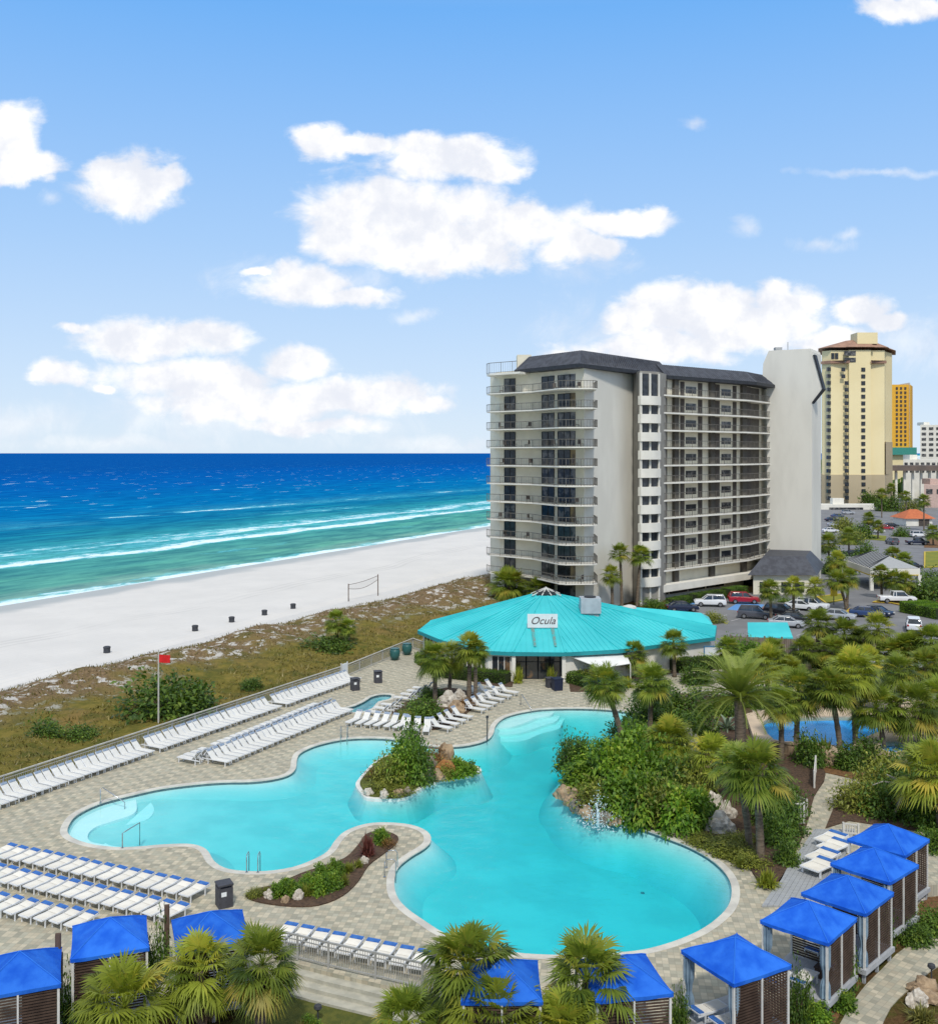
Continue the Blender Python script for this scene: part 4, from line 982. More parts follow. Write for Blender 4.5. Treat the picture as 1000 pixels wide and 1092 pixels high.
# entrance: glazed doors between two posts
EX0, EX1, EY = 4.25, 8.55, 94.95
for x0, x1, nm in ((EX0 + 0.1, 5.3, 'side_glazing'), (5.32, 6.38, 'entrance_door'), (6.42, 7.48, 'entrance_door'), (7.5, EX1 - 0.1, 'side_glazing')):
    m_ = MB(); m_.box(((x0 + x1) / 2, EY, 1.15), (x1 - x0 - 0.06, 0.08, 2.24)); g_ = rb_(m_, nm, GLASSD)
    m_ = MB()
    for xx in (x0, x1): m_.bar((xx, EY - 0.06, 0), (xx, EY - 0.06, 2.3), 0.1)
    for zz in (0.08, 1.6, 2.28): m_.bar((x0, EY - 0.06, zz), (x1, EY - 0.06, zz), 0.07)
    m_.build('door_frame', EAVE, g_, loc=None)
for xx in (EX0 - 0.15, EX1 + 0.15):
    m_ = MB(); m_.box((xx, EY - 1.1, 1.2), (0.34, 0.34, 2.4)); m_.box((xx, EY - 1.1, 0.2), (0.5, 0.5, 0.4)); rb_(m_, 'entrance_post', ST_WHITE)
# windows along the seaward side
def rest_open(a, b, t0, t1, z0, z1, nm, m, off=0.05):
    A = np.array(a) + (np.array(b) - np.array(a)) * t0; B = np.array(a) + (np.array(b) - np.array(a)) * t1
    e, n_ = nrm(a, b); mb = MB(); mb.prism([tuple(A + n_ * off), tuple(B + n_ * off), tuple(B - n_ * .1), tuple(A - n_ * .1)], z0, z1)
    o = rb_(mb, nm, m); mb = MB()
    for q in range(4):
        p = A + (B - A) * q / 3 + n_ * (off + .02); mb.bar((*p, z0), (*p, z1), 0.08)
    mb.build('window_frame', FRAMEW, o)
for a, b, sp in ((I_[0], I_[1], ((.08, .48), (.54, .95))), (I_[1], I_[2], ((.04, .3), (.35, .62), (.67, .95))), (I_[2], I_[3], ((.15, .9),))):
    for t0, t1 in sp: rest_open(a, b, t0, t1, 0.75, 2.2, 'window', GLASSD)
SIGNM = mat('sign_white', (0.72, 0.74, 0.74), (0.66, 0.68, 0.68), 2, 0.5)
LETT = mat('sign_lettering', (0.10, 0.07, 0.07), None, 2, 0.6)
sg = P(578, 661, 4.4)
sign = empty('restaurant_sign', (7.05, 98.1, 4.2), label='white signboard with dark script lettering on the turquoise roof', cat='sign')
m_ = MB(); m_.box((0, 0, 0.68), (2.9, 0.14, 1.3)); m_.build('signboard', SIGNM, sign)
m_ = MB()
for x in (-1.0, 1.0): m_.bar((x, 0.08, 0.3), (x, 0.9, 0.4), 0.08); m_.bar((x, 0.05, -0.1), (x, 0.05, 0.3), 0.08)
m_.build('bracket', GREYB, sign)
def lettering(text, size, parent, loc, m, shear=0.25, rot=(R(90), 0, 0)):
    cu = bpy.data.curves.new('lettering', 'FONT'); cu.body = text; cu.size = size; cu.shear = shear; cu.align_x = 'CENTER'; cu.align_y = 'CENTER'; cu.extrude = 0.01
    tmp = bpy.data.objects.new('lettering_tmp', cu); COL.objects.link(tmp)
    bpy.context.view_layer.update()
    me = bpy.data.meshes.new_from_object(tmp.evaluated_get(bpy.context.evaluated_depsgraph_get())); bpy.data.objects.remove(tmp)
    me.materials.clear(); me.materials.append(m)
    o = obj('lettering', me, parent, loc); o.rotation_euler = rot; return o
lettering('Ocula', 1.0, sign, (0.02, -0.085, 0.68), LETT, 0.35)
# rust runs below the sign brackets
RUST = mat('rust_run', (0.16, 0.22, 0.19), (0.06, 0.36, 0.36), 3, .8)
for x in (6.1, 8.0):
    m_ = MB(); a = Vector((x, 94.2, 0)); b = Vector((x, 98.0, 0)); zf = lambda y: ZEV + (y - 93.25) * (ZA - ZEV) / (105.2 - 93.25) + .03
    m_.add([(x - .11, 94.4, zf(94.4)), (x + .11, 94.4, zf(94.4)), (x + .16, 98.3, zf(98.3)), (x - .16, 98.3, zf(98.3))], [(0, 1, 2, 3)]); m_.build('rust_stain', RUST, rest, loc=RO)
# roof plant
def hvac(px, py, z, label, dims):
    p = P(px, py, z); e_ = empty('rooftop_unit', (p.x, p.y, z), label=label, cat='roof unit')
    m_ = MB(); m_.box((0, 0, dims[2] / 2), dims); m_.build('housing', mat('galvanised', (0.42, 0.45, 0.48), (0.34, 0.37, 0.40), 1, 0.5), e_)
    m_ = MB(); m_.lathe((0, 0, dims[2]), [(dims[0] * 0.3, 0), (dims[0] * 0.3, 0.12), (0.1, 0.14)], 12); m_.build('fan_guard', EAVE, e_)
    m_ = MB(); m_.box((0, 0, -0.25), (dims[0] * 0.8, dims[1] * 0.8, 0.5)); m_.build('plinth', GREYB, e_)
hvac(629, 653, 5.0, 'boxy grey air handling unit on the turquoise roof ridge', (2.0, 1.8, 1.5))
p = P(671, 651, 4.4); e_ = empty('roof_vent', (p.x, p.y, 3.9), label='small white mushroom vent on the turquoise rear roof', cat='vent')
m_ = MB(); m_.lathe((0, 0, 0), [(0.35, -0.6), (0.35, 0.7)], 12); m_.build('duct', FRAMEW, e_)
m_ = MB(); m_.lathe((0, 0, 0.7), [(0.2, 0), (0.75, 0.05), (0.7, 0.25), (0.2, 0.4)], 12); m_.build('cowl', FRAMEW, e_)
# white canvas awning over the side terrace, with a blue valance below
aw = empty('awning', (12, 94, 0), label='white canvas awning beside the glass entrance of the restaurant', cat='awning')
CANV = mat('white_canvas', (0.78, 0.77, 0.74), (0.70, 0.69, 0.66), 1, 0.8)
a0, a1 = P(604, 699, 2.3), P(666, 695, 2.3); b0, b1 = P(640, 713, 1.65), P(672, 708, 1.65)
m_ = MB(); m_.add([a0, a1, b1, b0, a0 + Vector((0, 0, .05)), a1 + Vector((0, 0, .05)), b1 + Vector((0, 0, .05)), b0 + Vector((0, 0, .05))], [(0, 1, 2, 3), (7, 6, 5, 4), (0, 3, 7, 4), (3, 2, 6, 7), (1, 0, 4, 5), (2, 1, 5, 6)]); m_.build('canopy', CANV, aw, loc=(-12, -94, 0))
for q in (a0, b0, b1):
    m_ = MB(); m_.bar((q.x, q.y, 0), (q.x, q.y, q.z), 0.09); m_.build('post', FRAMEW, aw, loc=(-12, -94, 0))
# white framed notice on the long side wall
p = P(759, 694, 1.4); nb_ = empty('wall_notice', (p.x - 0.2, p.y - 1.3, 0.0), label='blue framed white notice board at the end of the restaurant wall', cat='notice board')
m_ = MB(); m_.box((0, 0, 1.4), (1.7, 0.06, 1.3)); m_.build('panel', SIGNM, nb_)
m_ = MB()
for s_ in (-1, 1): m_.bar((s_ * 0.88, -0.03, 0), (s_ * 0.88, -0.03, 2.1), 0.1)
m_.bar((-0.88, -0.03, 2.08), (0.88, -0.03, 2.08), 0.1); m_.bar((-0.88, -0.03, 0.72), (0.88, -0.03, 0.72), 0.1); m_.build('frame', mat('blue_frame', (0.08, 0.22, 0.38), None, 2, .5), nb_)

# ------------------------------------------------------------------ fences
FEN = mat('fence_aluminium', (0.36, 0.36, 0.34), (0.30, 0.30, 0.285), 3, 0.5)
CAPR = mat('fence_rail_cap', (0.50, 0.48, 0.42), (0.42, 0.40, 0.35), 2, 0.7)
def fence_run(name, label, pts, h=1.1, gap=0.14, post=2.4, capw=0.12, m1=None, m2=None, z=0.0):
    o = empty(name, (pts[0][0], pts[0][1], z), label=label, cat='fence'); L0 = (-pts[0][0], -pts[0][1], 0)
    pk = MB(); rl = MB(); ps = []; carry = 0.0
    for a, b in zip(pts[:-1], pts[1:]):
        a = Vector((*a, 0)); b = Vector((*b, 0)); L = (b - a).length
        rl.bar(a + Vector((0, 0, h)), b + Vector((0, 0, h)), capw, 0.07); rl.bar(a + Vector((0, 0, 0.14)), b + Vector((0, 0, 0.14)), 0.05); rl.bar(a + Vector((0, 0, h - 0.2)), b + Vector((0, 0, h - 0.2)), 0.04)
        for i in range(int(L / gap)): p = a.lerp(b, (i + 0.5) * gap / L); pk.bar((p.x, p.y, 0.14), (p.x, p.y, h), 0.024)
        k = max(1, round(L / post)); ps += [a.lerp(b, i / k) for i in range(k)]
    ps.append(Vector((*pts[-1], 0)))
    rl.build('rail', m2 or CAPR, o, loc=L0); pk.build('picket_infill', m1 or FEN, o, loc=L0)
    for p in ps:
        mb = MB(); mb.bar((p.x, p.y, 0), (p.x, p.y, h + 0.05), 0.085); mb.build('post', m1 or FEN, o, loc=L0)
    return o
fence_run('dune_fence', 'long grey picket fence with a flat top rail between pool deck and dunes', [FP(-12, -0.25)[:2], FP(36.2, -0.25)[:2]])
fence_run('dune_fence', 'short end of the grey picket fence running up to the restaurant', [FP(37.4, -0.25)[:2], (-6.0, 109.7), (-4.6, 107.2)])
fence_run('deck_fence', 'curved grey metal railing along the deck edge above the concrete steps', [P2(286, 1018), P2(317, 1024.5), P2(350, 1033), P2(400, 1044.5), P2(450, 1056), P2(496, 1066)], 1.05, 0.11, 1.75, 0.07, None, FEN)
p = FP(36.8, -0.3); m_ = MB(); e_ = empty('fence_sign', (p[0], p[1], 0), fd and math.atan2(fd.y, fd.x), 'white notice panel fixed in the dune fence at its gate', 'sign')
m_.box((0, 0, 0.72), (0.95, 0.08, 1.15)); m_.build('panel', SIGNM, e_)
for s_ in (-1, 1):
    m_ = MB(); m_.box((s_ * 0.5, 0, 0.7), (0.09, 0.1, 1.4)); m_.build('post', FRAMEW, e_)
# tall plank fence behind the gardens
WOODF = mat('weathered_plank', (0.24, 0.19, 0.145), (0.165, 0.13, 0.10), 1.2, 0.9, stretch=(5, 5, 0.3), bump=0.3)
wf = empty('plank_fence', (25, 105, 0), label='tall brown plank fence between the gardens and the car park', cat='fence')
m_ = MB(); pts = [(27.0, 105.5), (33.5, 103.6), (41.5, 104.2)]
for a, b in zip(pts[:-1], pts[1:]):
    a = Vector((*a, 0)); b = Vector((*b, 0)); L = (b - a).length
    for i in range(int(L / 0.2)):
        p = a.lerp(b, (i + .5) * .2 / L); m_.box((p.x, p.y, 0.95 + rnd.uniform(-.02, .02)), (0.185, 0.035, 2.3), rz=math.atan2((b - a).y, (b - a).x))
m_.build('plank_infill', WOODF, wf, loc=(-25, -105, 0))
for q in range(8):
    a = Vector((*pts[0], 0)).lerp(Vector((*pts[1], 0)), q / 4) if q < 4 else Vector((*pts[1], 0)).lerp(Vector((*pts[2], 0)), (q - 4) / 3)
    m_ = MB(); m_.box((a.x, a.y + 0.08, 1.0), (0.14, 0.14, 2.5)); m_.build('post', WOODF, wf, loc=(-25, -105, 0))
# little turquoise roofed shed behind it
sd_ = empty('garden_shed', (33, 113.5, zg), label='small shed with a bright turquoise roof behind the plank fence', cat='shed')
m_ = MB(); m_.box((0, 0, 1.5), (3.6, 3.0, 3.0)); m_.build('wall', ST_WHITE, sd_)
m_ = MB(); m_.add([(-2.6, -2.1, 2.9), (2.3, -2.1, 2.9), (2.9, 1.8, 3.9), (-1.6, 1.8, 3.9), (-2.6, -2.1, 2.75), (2.3, -2.1, 2.75), (2.9, 1.8, 3.75), (-1.6, 1.8, 3.75)], [(0, 1, 2, 3), (7, 6, 5, 4), (0, 4, 5, 1), (1, 5, 6, 2), (2, 6, 7, 3), (3, 7, 4, 0)]); m_.build('roof', TURQ, sd_)
m_ = MB(); m_.box((0.5, -1.52, 1.1), (0.9, 0.06, 2.0)); m_.build('door', DOORM, sd_)
# garden gates, pool fence pieces
def picket_panel(a, b, label, h=1.2, m=None, zb=0.0):
    o = empty('garden_gate', (a[0], a[1], zb), label=label, cat='gate'); A = Vector((*a, 0)); B = Vector((*b, 0)); L = (B - A).length; l0 = (-a[0], -a[1], 0)
    m_ = MB()
    for i in range(int(L / .13)): p = A.lerp(B, (i + .5) * .13 / L); m_.bar((p.x, p.y, 0.1), (p.x, p.y, h - .04), 0.05)
    m_.build('picket_infill', m or FRAMEW, o, loc=l0)
    m_ = MB()
    for z in (0.12, h): m_.bar((A.x, A.y, z), (B.x, B.y, z), 0.07)
    m_.build('rail', m or FRAMEW, o, loc=l0)
    for p in (A, B):
        m_ = MB(); m_.bar((p.x, p.y, 0), (p.x, p.y, h + .08), 0.1); m_.build('post', m or FRAMEW, o, loc=l0)
picket_panel(P2(845, 880), P2(857, 880), 'white picket gate by the path beside the twin palm bed')
picket_panel(P2(846, 866), P2(860, 872), 'weathered picket panel just behind the white path gate', 1.0, CAPR)
picket_panel(P2(868, 842), P2(869.5, 825), 'white gate post and panel at the top of the garden path', 1.1)
picket_panel(P2(899, 890), P2(915, 892), 'low white rail at the end of the boardwalk by the lounge chairs', 0.6)
# ------------------------------------------------------------------ chaise loungers
ORD = ['first', 'second', 'third', 'fourth', 'fifth', 'sixth', 'seventh', 'eighth', 'ninth', 'tenth', 'eleventh', 'twelfth', 'thirteenth', 'fourteenth', 'fifteenth', 'sixteenth', 'seventeenth', 'eighteenth', 'nineteenth']
TENS = {20: 'twenti', 30: 'thirti', 40: 'forti', 50: 'fifti', 60: 'sixti'}
def ordinal(n):
    if n <= 19: return ORD[n - 1]
    t, u = n // 10 * 10, n % 10
    return TENS[t] + 'eth' if u == 0 else TENS[t].replace('ti', 'ty') + '-' + ORD[u - 1]
SLING = mat('cream_sling', (0.74, 0.70, 0.61), (0.66, 0.62, 0.54), 3, 0.85, rand=0.06)
SLINGW = mat('white_sling', (0.68, 0.665, 0.62), (0.60, 0.59, 0.55), 3, 0.85, rand=0.05)
BLUEC = mat('blue_headrest', (0.03, 0.11, 0.36), (0.05, 0.16, 0.44), 6, 0.8)
GREYC = mat('grey_blue_headrest', (0.26, 0.32, 0.40), (0.20, 0.26, 0.36), 6, 0.8)
FRAMEL = mat('lounger_frame', (0.74, 0.75, 0.75), (0.66, 0.67, 0.68), 3, 0.4)
def lounger_proto(ang, sling, low=False):
    """head towards +y, feet towards -y, base at the middle"""
    root = empty('chaise_lounger', (0, 0, 0), label='white chaise lounger', cat='lounger')
    hz = 0.34 if ang > 30 else 0.36; W = 0.49 if ang > 30 else 0.62; yb = 0.25 if ang > 30 else 0.10; Lb = 0.78 if ang > 30 else 0.66; y0 = -1.0 if ang > 30 else -0.62; hb_ = 0.16 if ang > 30 else 0.23
    ca, sa = math.cos(R(ang)), math.sin(R(ang))
    top = (0, yb + Lb * ca, hz + Lb * sa)
    mb = MB(); mb.box((0, (y0 + yb) / 2, hz + 0.02), (W - 0.08, yb - y0 - 0.04, 0.035)); mb.build('seat', sling, root)
    mb = MB(); mb.bar((0, yb + 0.01, hz + 0.02), (0, yb + (Lb - hb_) * ca, hz + (Lb - hb_) * sa + 0.02), W - 0.08, 0.035); mb.build('backrest', sling, root)
    mb = MB(); mb.bar((0, yb + (Lb - hb_) * ca, hz + (Lb - hb_) * sa + 0.03), (0, yb + Lb * ca, hz + Lb * sa + 0.03), W - 0.04, 0.07); mb.build('headrest', GREYC if ang > 30 else BLUEC, root)
    mb = MB()
    for s in (-1, 1):
        x = s * (W / 2 - 0.02)
        mb.bar((x, y0 - .02, hz), (x, yb + .7, hz), 0.045, 0.06); mb.bar((x, yb, hz), (x, top[1], top[2]), 0.04, 0.05)
        mb.bar((x, yb + 0.45 * ca, hz + 0.45 * sa), (x, yb + 0.42, hz), 0.03)
    mb.bar((-W / 2, y0 - .02, hz), (W / 2, y0 - .02, hz), 0.045, 0.06); mb.bar((-W / 2, top[1], top[2]), (W / 2, top[1], top[2]), 0.045)
    mb.build('frame', FRAMEL, root)
    for s in (-1, 1):
        for y in (y0 + .15, yb + .37):
            mb = MB(); mb.bar((s * (W / 2 - 0.02), y, 0), (s * (W / 2 - 0.02), y, hz), 0.05); mb.build('leg', FRAMEL, root)
    return root
protoA = lounger_proto(7, SLING); protoB = lounger_proto(46, SLINGW)
used = {id(protoA): False, id(protoB): False}
def put(proto, x, y, rz, label, group, z=0.0):
    if not used[id(proto)]: used[id(proto)] = True; o = proto
    else: o = copy_tree(proto)
    o.location = (x, y, z); o.rotation_euler = (0, 0, rz); o['label'] = label; o['group'] = group; return o
def row(proto, a, b, n, rz, where, group, kind, gaps=(), jit=0.05, z=0.0):
    A = Vector((*a, 0)); B = Vector((*b, 0)); k = 0
    for i in range(n):
        if i in gaps: continue
        p = A.lerp(B, i / max(1, n - 1)); k += 1
        put(proto, p.x + rnd.uniform(-jit, jit) * .4, p.y + rnd.uniform(-jit, jit), rz + rnd.uniform(-.04, .04), f'{kind}, {ordinal(k)} {where}', group, z)
fa = math.atan2(fd.y, fd.x)
# along the dune fence, heads at the fence (local +y points out to sea)
row(protoB, FP(-4.2, -1.7)[:2], FP(35.8, -1.7)[:2], 66, fa, 'from the near end along the dune fence', 'loungers along the dune fence', 'white upright chaise', (24, 47))
row(protoB, P2(232, 815), P2(364, 760), 24, fa, 'from the left in the double row, pool side', 'double row of loungers, pool side', 'white upright chaise', ())
row(protoB, P2(203, 814.5), P2(344, 756), 24, fa + math.pi, 'from the left in the double row, sea side', 'double row of loungers, sea side', 'white chaise turned to the sea', (4,))
ra = math.atan2(-5.1, 11.64)
row(protoA, P2(1, 915), P2(206, 958), 16, ra - 0.12, 'from the left in the row nearest the pool steps', 'loungers in the row by the pool steps', 'cream chaise with blue headrest', (), .04)
row(protoA, P2(-24, 935), P2(184, 981), 16, ra - 0.12, 'from the left in the middle deck row', 'loungers in the middle deck row', 'cream chaise with blue headrest', (), .04)
row(protoA, P2(-24, 967), P2(86, 990), 8, ra - 0.12, 'from the left in the row nearest the cabanas', 'loungers in the row by the cabanas', 'cream chaise with blue headrest', (), .04)
row(protoA, P2(303, 1004), P2(447, 1034), 9, math.atan2(-2.9, 8.5) , 'from the left along the curved railing', 'loungers along the curved railing', 'cream chaise with blue headrest', (), .03)
# round the planter with the palm clump
row(protoB, P2(378, 772), P2(428, 777), 6, -0.42, 'from the left in front of the palm planter', 'loungers in front of the palm planter', 'white upright chaise', (), .03)
row(protoB, P2(434, 779), P2(455, 781), 3, -0.05, 'from the left below the cycads', 'loungers below the cycads', 'white upright chaise', (), .03)
row(protoB, P2(469, 779), P2(512, 756), 7, math.atan2(7.0, 4.6), 'from the near end beside the palm planter', 'loungers beside the palm planter, near part', 'white upright chaise', (4,), .03)
row(protoB, P2(518, 752.5), P2(541, 741), 4, math.atan2(7.0, 4.6), 'from the near end of the far planter bank', 'loungers beside the palm planter, far part', 'white upright chaise', (), .03)
row(protoB, P2(404, 764), P2(452, 738), 8, math.atan2(9.0, 4.0) + math.pi, 'from the near end behind the palm planter', 'loungers behind the palm planter', 'white upright chaise', (3,), .03)
row(protoB, P2(510, 744), P2(526, 737), 3, math.atan2(7, 4.6) , 'from the near end at the back of the planter', 'loungers at the back of the planter', 'white upright chaise', (), .03)

# ------------------------------------------------------------------ cabanas
CABB = mat('blue_canvas', (0.008, 0.085, 0.50), (0.025, 0.15, 0.62), 0.9, 0.8, spec=0.12, bump=0.55, bscale=2.2, bdist=0.09, rand=0.08)
CABS = mat('canvas_seam', (0.02, 0.16, 0.66), None, 3, .8)
CABW = mat('cabana_frame', (0.66, 0.65, 0.61), (0.58, 0.57, 0.54), 3, 0.5)
LOUV = mat('dark_louvre', (0.055, 0.035, 0.026), (0.085, 0.055, 0.04), 2, 0.6)
DRAPE = mat('grey_blue_drape', (0.22, 0.31, 0.39), (0.16, 0.235, 0.31), 3, 0.9)
PLAT = mat('platform_board', (0.40, 0.41, 0.42), (0.33, 0.34, 0.35), 2, 0.7, stretch=(1, 8, 1))
WICK = mat('dark_wicker', (0.045, 0.03, 0.025), (0.07, 0.045, 0.035), 9, 0.7)
def cabana(c, ang, label, screens, drapes=(), side=2.62, zp=0.0, zg_=-0.6, group='blue cabanas round the pool'):
    """c: centre; ang: direction of the local x axis; screens: sides closed by louvres (0 = -y, 1 = +x, 2 = +y, 3 = -x)"""
    o = empty('cabana', (c[0], c[1], zp), ang, label, 'cabana', group); h = side / 2; ze = 2.25; zt = 3.0
    mb = MB(); e = h + 0.09; M_ = 6; K_ = 5; vs = []; fs = []; nn = 4 * M_      # tented roof: rings from eave to peak, sagging between the hips
    for k in range(K_):
        r = 1 - k / K_
        for i in range(nn):
            q, t = divmod(i, M_); t /= M_; a = [(-e, -e), (e, -e), (e, e), (-e, e)]; x = a[q][0] + (a[(q + 1) % 4][0] - a[q][0]) * t; y = a[q][1] + (a[(q + 1) % 4][1] - a[q][1]) * t
            sg = math.sin(math.pi * t); rs_ = math.sin(k * 2.1 + i * 1.7 + len(label)) * .008
            vs.append((x * r * (1 - .018 * sg * (k == 0)), y * r * (1 - .018 * sg * (k == 0)), ze + .05 + (zt - ze) * (1 - r) ** .95 - .055 * sg * r * math.sin(math.pi * min(1, r * .9 + .1)) - .03 * sg * (k == 0) + rs_))
    vs.append((0, 0, zt + .05))
    for k in range(K_ - 1):
        for i in range(nn): j = (i + 1) % nn; fs.append((k * nn + i, k * nn + j, (k + 1) * nn + j, (k + 1) * nn + i))
    for i in range(nn): fs.append(((K_ - 1) * nn + i, (K_ - 1) * nn + (i + 1) % nn, len(vs) - 1))
    mb.add(vs, fs)
    va = vs[:nn]; lo_ = [(p[0] * .998, p[1] * .998, p[2] - .13 - .012 * math.sin(i * 2.3)) for i, p in enumerate(va)]
    mb.add(va + lo_, [(i, nn + i, nn + (i + 1) % nn, (i + 1) % nn) for i in range(nn)])
    CANO_ = mb.build('canopy', CABB, o)
    mb2 = MB()
    for q in range(4): mb2.tube([Vector(vs[k * nn + q * M_]) + Vector((0, 0, .012)) for k in range(K_)] + [Vector((0, 0, zt + .06))], .022, 5)
    mb2.build('seam', CABS, CANO_)
    cs = [(-h, -h), (h, -h), (h, h), (-h, h)]
    for i in range(4):
        mb = MB(); mb.bar((*cs[i], 0), (*cs[i], ze), 0.085); mb.build('post', CABW, o)
        a, b = cs[i], cs[(i + 1) % 4]
        mb = MB(); mb.bar((a[0], a[1], ze - 0.05), (b[0], b[1], ze - 0.05), 0.07); mb.build('top_rail', CABW, o)
    mb = MB(); mb.box((0, 0, -0.09), (side + 0.24, side + 0.24, 0.2)); mb.build('platform', PLAT, o)
    mb = MB()
    for x in (-h, 0, h):
        for y in (-h, h): mb.box((x * 0.96, y * 0.96, (zg_ - zp - 0.19) / 2 - 0.1), (0.12, 0.12, abs(zg_ - zp) - 0.1))
    mb.build('footing_frame', GREYB, o)
    for i in screens:
        a, b = Vector((*cs[i], 0)), Vector((*cs[(i + 1) % 4], 0)); d = (b - a).normalized(); n_ = Vector((d.y, -d.x, 0))
        mb = MB(); z = 0.10
        while z < ze - 0.12:
            p, q_ = a + d * 0.05, b - d * 0.05
            mb.bar(p + Vector((0, 0, z)) , q_ + Vector((0, 0, z)), 0.02, 0.062); z += 0.104
        s_ = mb.build('louvre_slat', LOUV, o)
        mb = MB(); mid = (a + b) / 2 + n_ * 0.035; mb.bar(mid, mid + Vector((0, 0, ze - 0.1)), 0.06); mb.build('mullion', CABW, s_)
        # dark lining hung behind part of the screen
        mb = MB(); k0, k1 = (0.03, 0.42) if (i + len(label)) % 2 else (0.55, 0.97)
        mb.box(tuple(a.lerp(b, (k0 + k1) / 2) - n_ * 0.06 + Vector((0, 0, 1.1))), ((b - a).length * (k1 - k0), 0.02, 2.05), rz=math.atan2(d.y, d.x)); mb.build('lining', LOUV, o)
    for i, f in drapes:                                                          # tied drape at corner i
        mb = MB(); cx_0, cy_0 = cs[i]; ins = Vector((-np.sign(cx_0), -np.sign(cy_0), 0)) * 0.12
        pr = []
        for k in range(9):
            t = k / 8; r = 0.16 * (1 - 0.55 * math.exp(-((t - 0.42) / 0.12) ** 2)); pr.append((r, 0.06 + (ze - 0.2) * t))
        vs = []; fs = []; nn = 18
        for r, z in pr:
            for k in range(nn):
                a_ = 2 * math.pi * k / nn; rr = r * (1 + 0.28 * math.cos(k * math.pi)); vs.append((cx_0 + ins.x + rr * math.cos(a_), cy_0 + ins.y + rr * math.sin(a_), z))
        for j in range(8):
            for k in range(nn): fs.append((j * nn + k, j * nn + (k + 1) % nn, (j + 1) * nn + (k + 1) % nn, (j + 1) * nn + k))
        mb.add(vs, fs); mb.build('drape', DRAPE, o)
    return o
def cab_from(L, B, R_, z=2.25):
    l, b, r = P(*L, z), P(*B, z), P(*R_, z); c = (l + r) / 2; d = (r - b); return (c.x, c.y), math.atan2(d.y, d.x)
# the diagonal row at the far right: front corner towards the viewer, louvres on the outer side (-y)
cabs = []
for (L, B, R_, lab, scr, dr) in (
    ((729.6,1015.2),(784,1049.8),(840,1031.2), 'blue cabana nearest the pool rim with two loungers inside', (0,1), ((3,1),(0,1))),
    ((812,983),(881.6,1008),(912,981.6), 'blue cabana with a dark wicker table on its open floor', (0,1), ((3,1),(0,1))),
    ((857,953.5),(922.6,975),(950,954.4), 'blue cabana in the middle of the diagonal row of five', (0,1), ((0,1),)),
    ((893.8,921),(951.4,937.3),(971,925.6), 'blue cabana second from the garden end of the diagonal row', (0,1), ((0,1),(3,1))),
    ((910,898.6),(964,907.6),(983.8,895), 'blue cabana at the garden end, half hidden by the next canopy', (0,1), ((0,1),))):
    c, a = cab_from(L, B, R_); cabs.append((c, a)); cabana(c, a, lab, scr, dr)
def cab_front(a, b, lab, group='blue cabanas with louvred backs', drapes=()):
    """front eave corners as seen by the viewer"""
    A, B = P(*a, 2.25), P(*b, 2.25); d = (B - A).normalized(); m = (A + B) / 2 + Vector((-d.y, d.x, 0)) * 1.31
    cabs.append(((m.x, m.y), math.atan2(d.y, d.x))); return cabana((m.x, m.y), math.atan2(d.y, d.x), lab, (0, 1, 3) if False else (0,), drapes, group=group)
cab_front((636, 1067.5), (715, 1060), 'blue louvred cabana beside the near pool edge with a spiky palm before it')
cab_front((495, 1068.8), (575, 1069), 'blue louvred cabana mostly hidden between two bushy palms')
cab_front((186, 1017), (269, 1004), 'blue louvred cabana behind a pair of shaggy palms')
cab_front((75, 1024), (159, 1011), 'blue louvred cabana standing clear between two wooden posts')
cab_front((-23, 1065), (60, 1050.5), 'blue louvred cabana cut off by the edge of the frame')
# things inside and beside the cabanas
def local(ci, x, y): 
    c, a = cabs[ci]; return (c[0] + x * math.cos(a) - y * math.sin(a), c[1] + x * math.sin(a) + y * math.cos(a))
for ci, x, y, rz, lab in ((0,-.75,.55,-1.57,'white lounger nearest the drape inside the cabana by the pool'), (0,-.6,-.35,-1.57,'white lounger deeper inside the cabana by the pool'),
                          (1,-1.5,.6,-1.57,'white lounger poking out of the wicker table cabana'), (1,-.8,-.2,-1.57,'white lounger beside the wicker table'),
                          (2,-1.5,.5,-1.57,'white lounger at the mouth of the middle cabana'), (2,-2.2,-.5,-1.57,'white lounger on the boards before the middle cabana')):
    p = local(ci, x, y); put(protoA, p[0], p[1], cabs[ci][1] + rz + math.pi, lab, 'cabana loungers', 0.02)
for (px, py, rz, lab) in ((885,897,1.0,'white daybed lounger farthest along the boardwalk'), (888,905,1.0,'white daybed lounger second along the boardwalk'), (876,916,1.0,'white daybed lounger in the middle of the boardwalk'), (872,926,1.0,'white daybed lounger nearest along the boardwalk')):
    q = P2(px, py, .3); put(protoA, q[0], q[1], rz - 1.9, lab, 'boardwalk daybeds', 0.09).scale = (1.7, 1.2, 1.0)
def wicker_table(ci, x, y, lab, s=0.5):
    p = local(ci, x, y); o = empty('wicker_table', (p[0], p[1], 0.012), cabs[ci][1], lab, 'table')
    mb = MB(); mb.box((0, 0, .42), (s + .06, s + .06, .05)); mb.build('tabletop', WICK, o)
    mb = MB(); mb.box((0, 0, .2), (s, s, .38)); mb.build('base', WICK, o)
wicker_table(1, .35, -.45, 'square dark wicker table in the open cabana')
wicker_table(0, -.1, -.9, 'square dark wicker table by the front post of the pool cabana')
wicker_table(0, .75, -.6, 'dark wicker side table behind the louvres of the pool cabana')
wicker_table(3, -.4, -.3, 'dark wicker table under the fourth diagonal canopy')
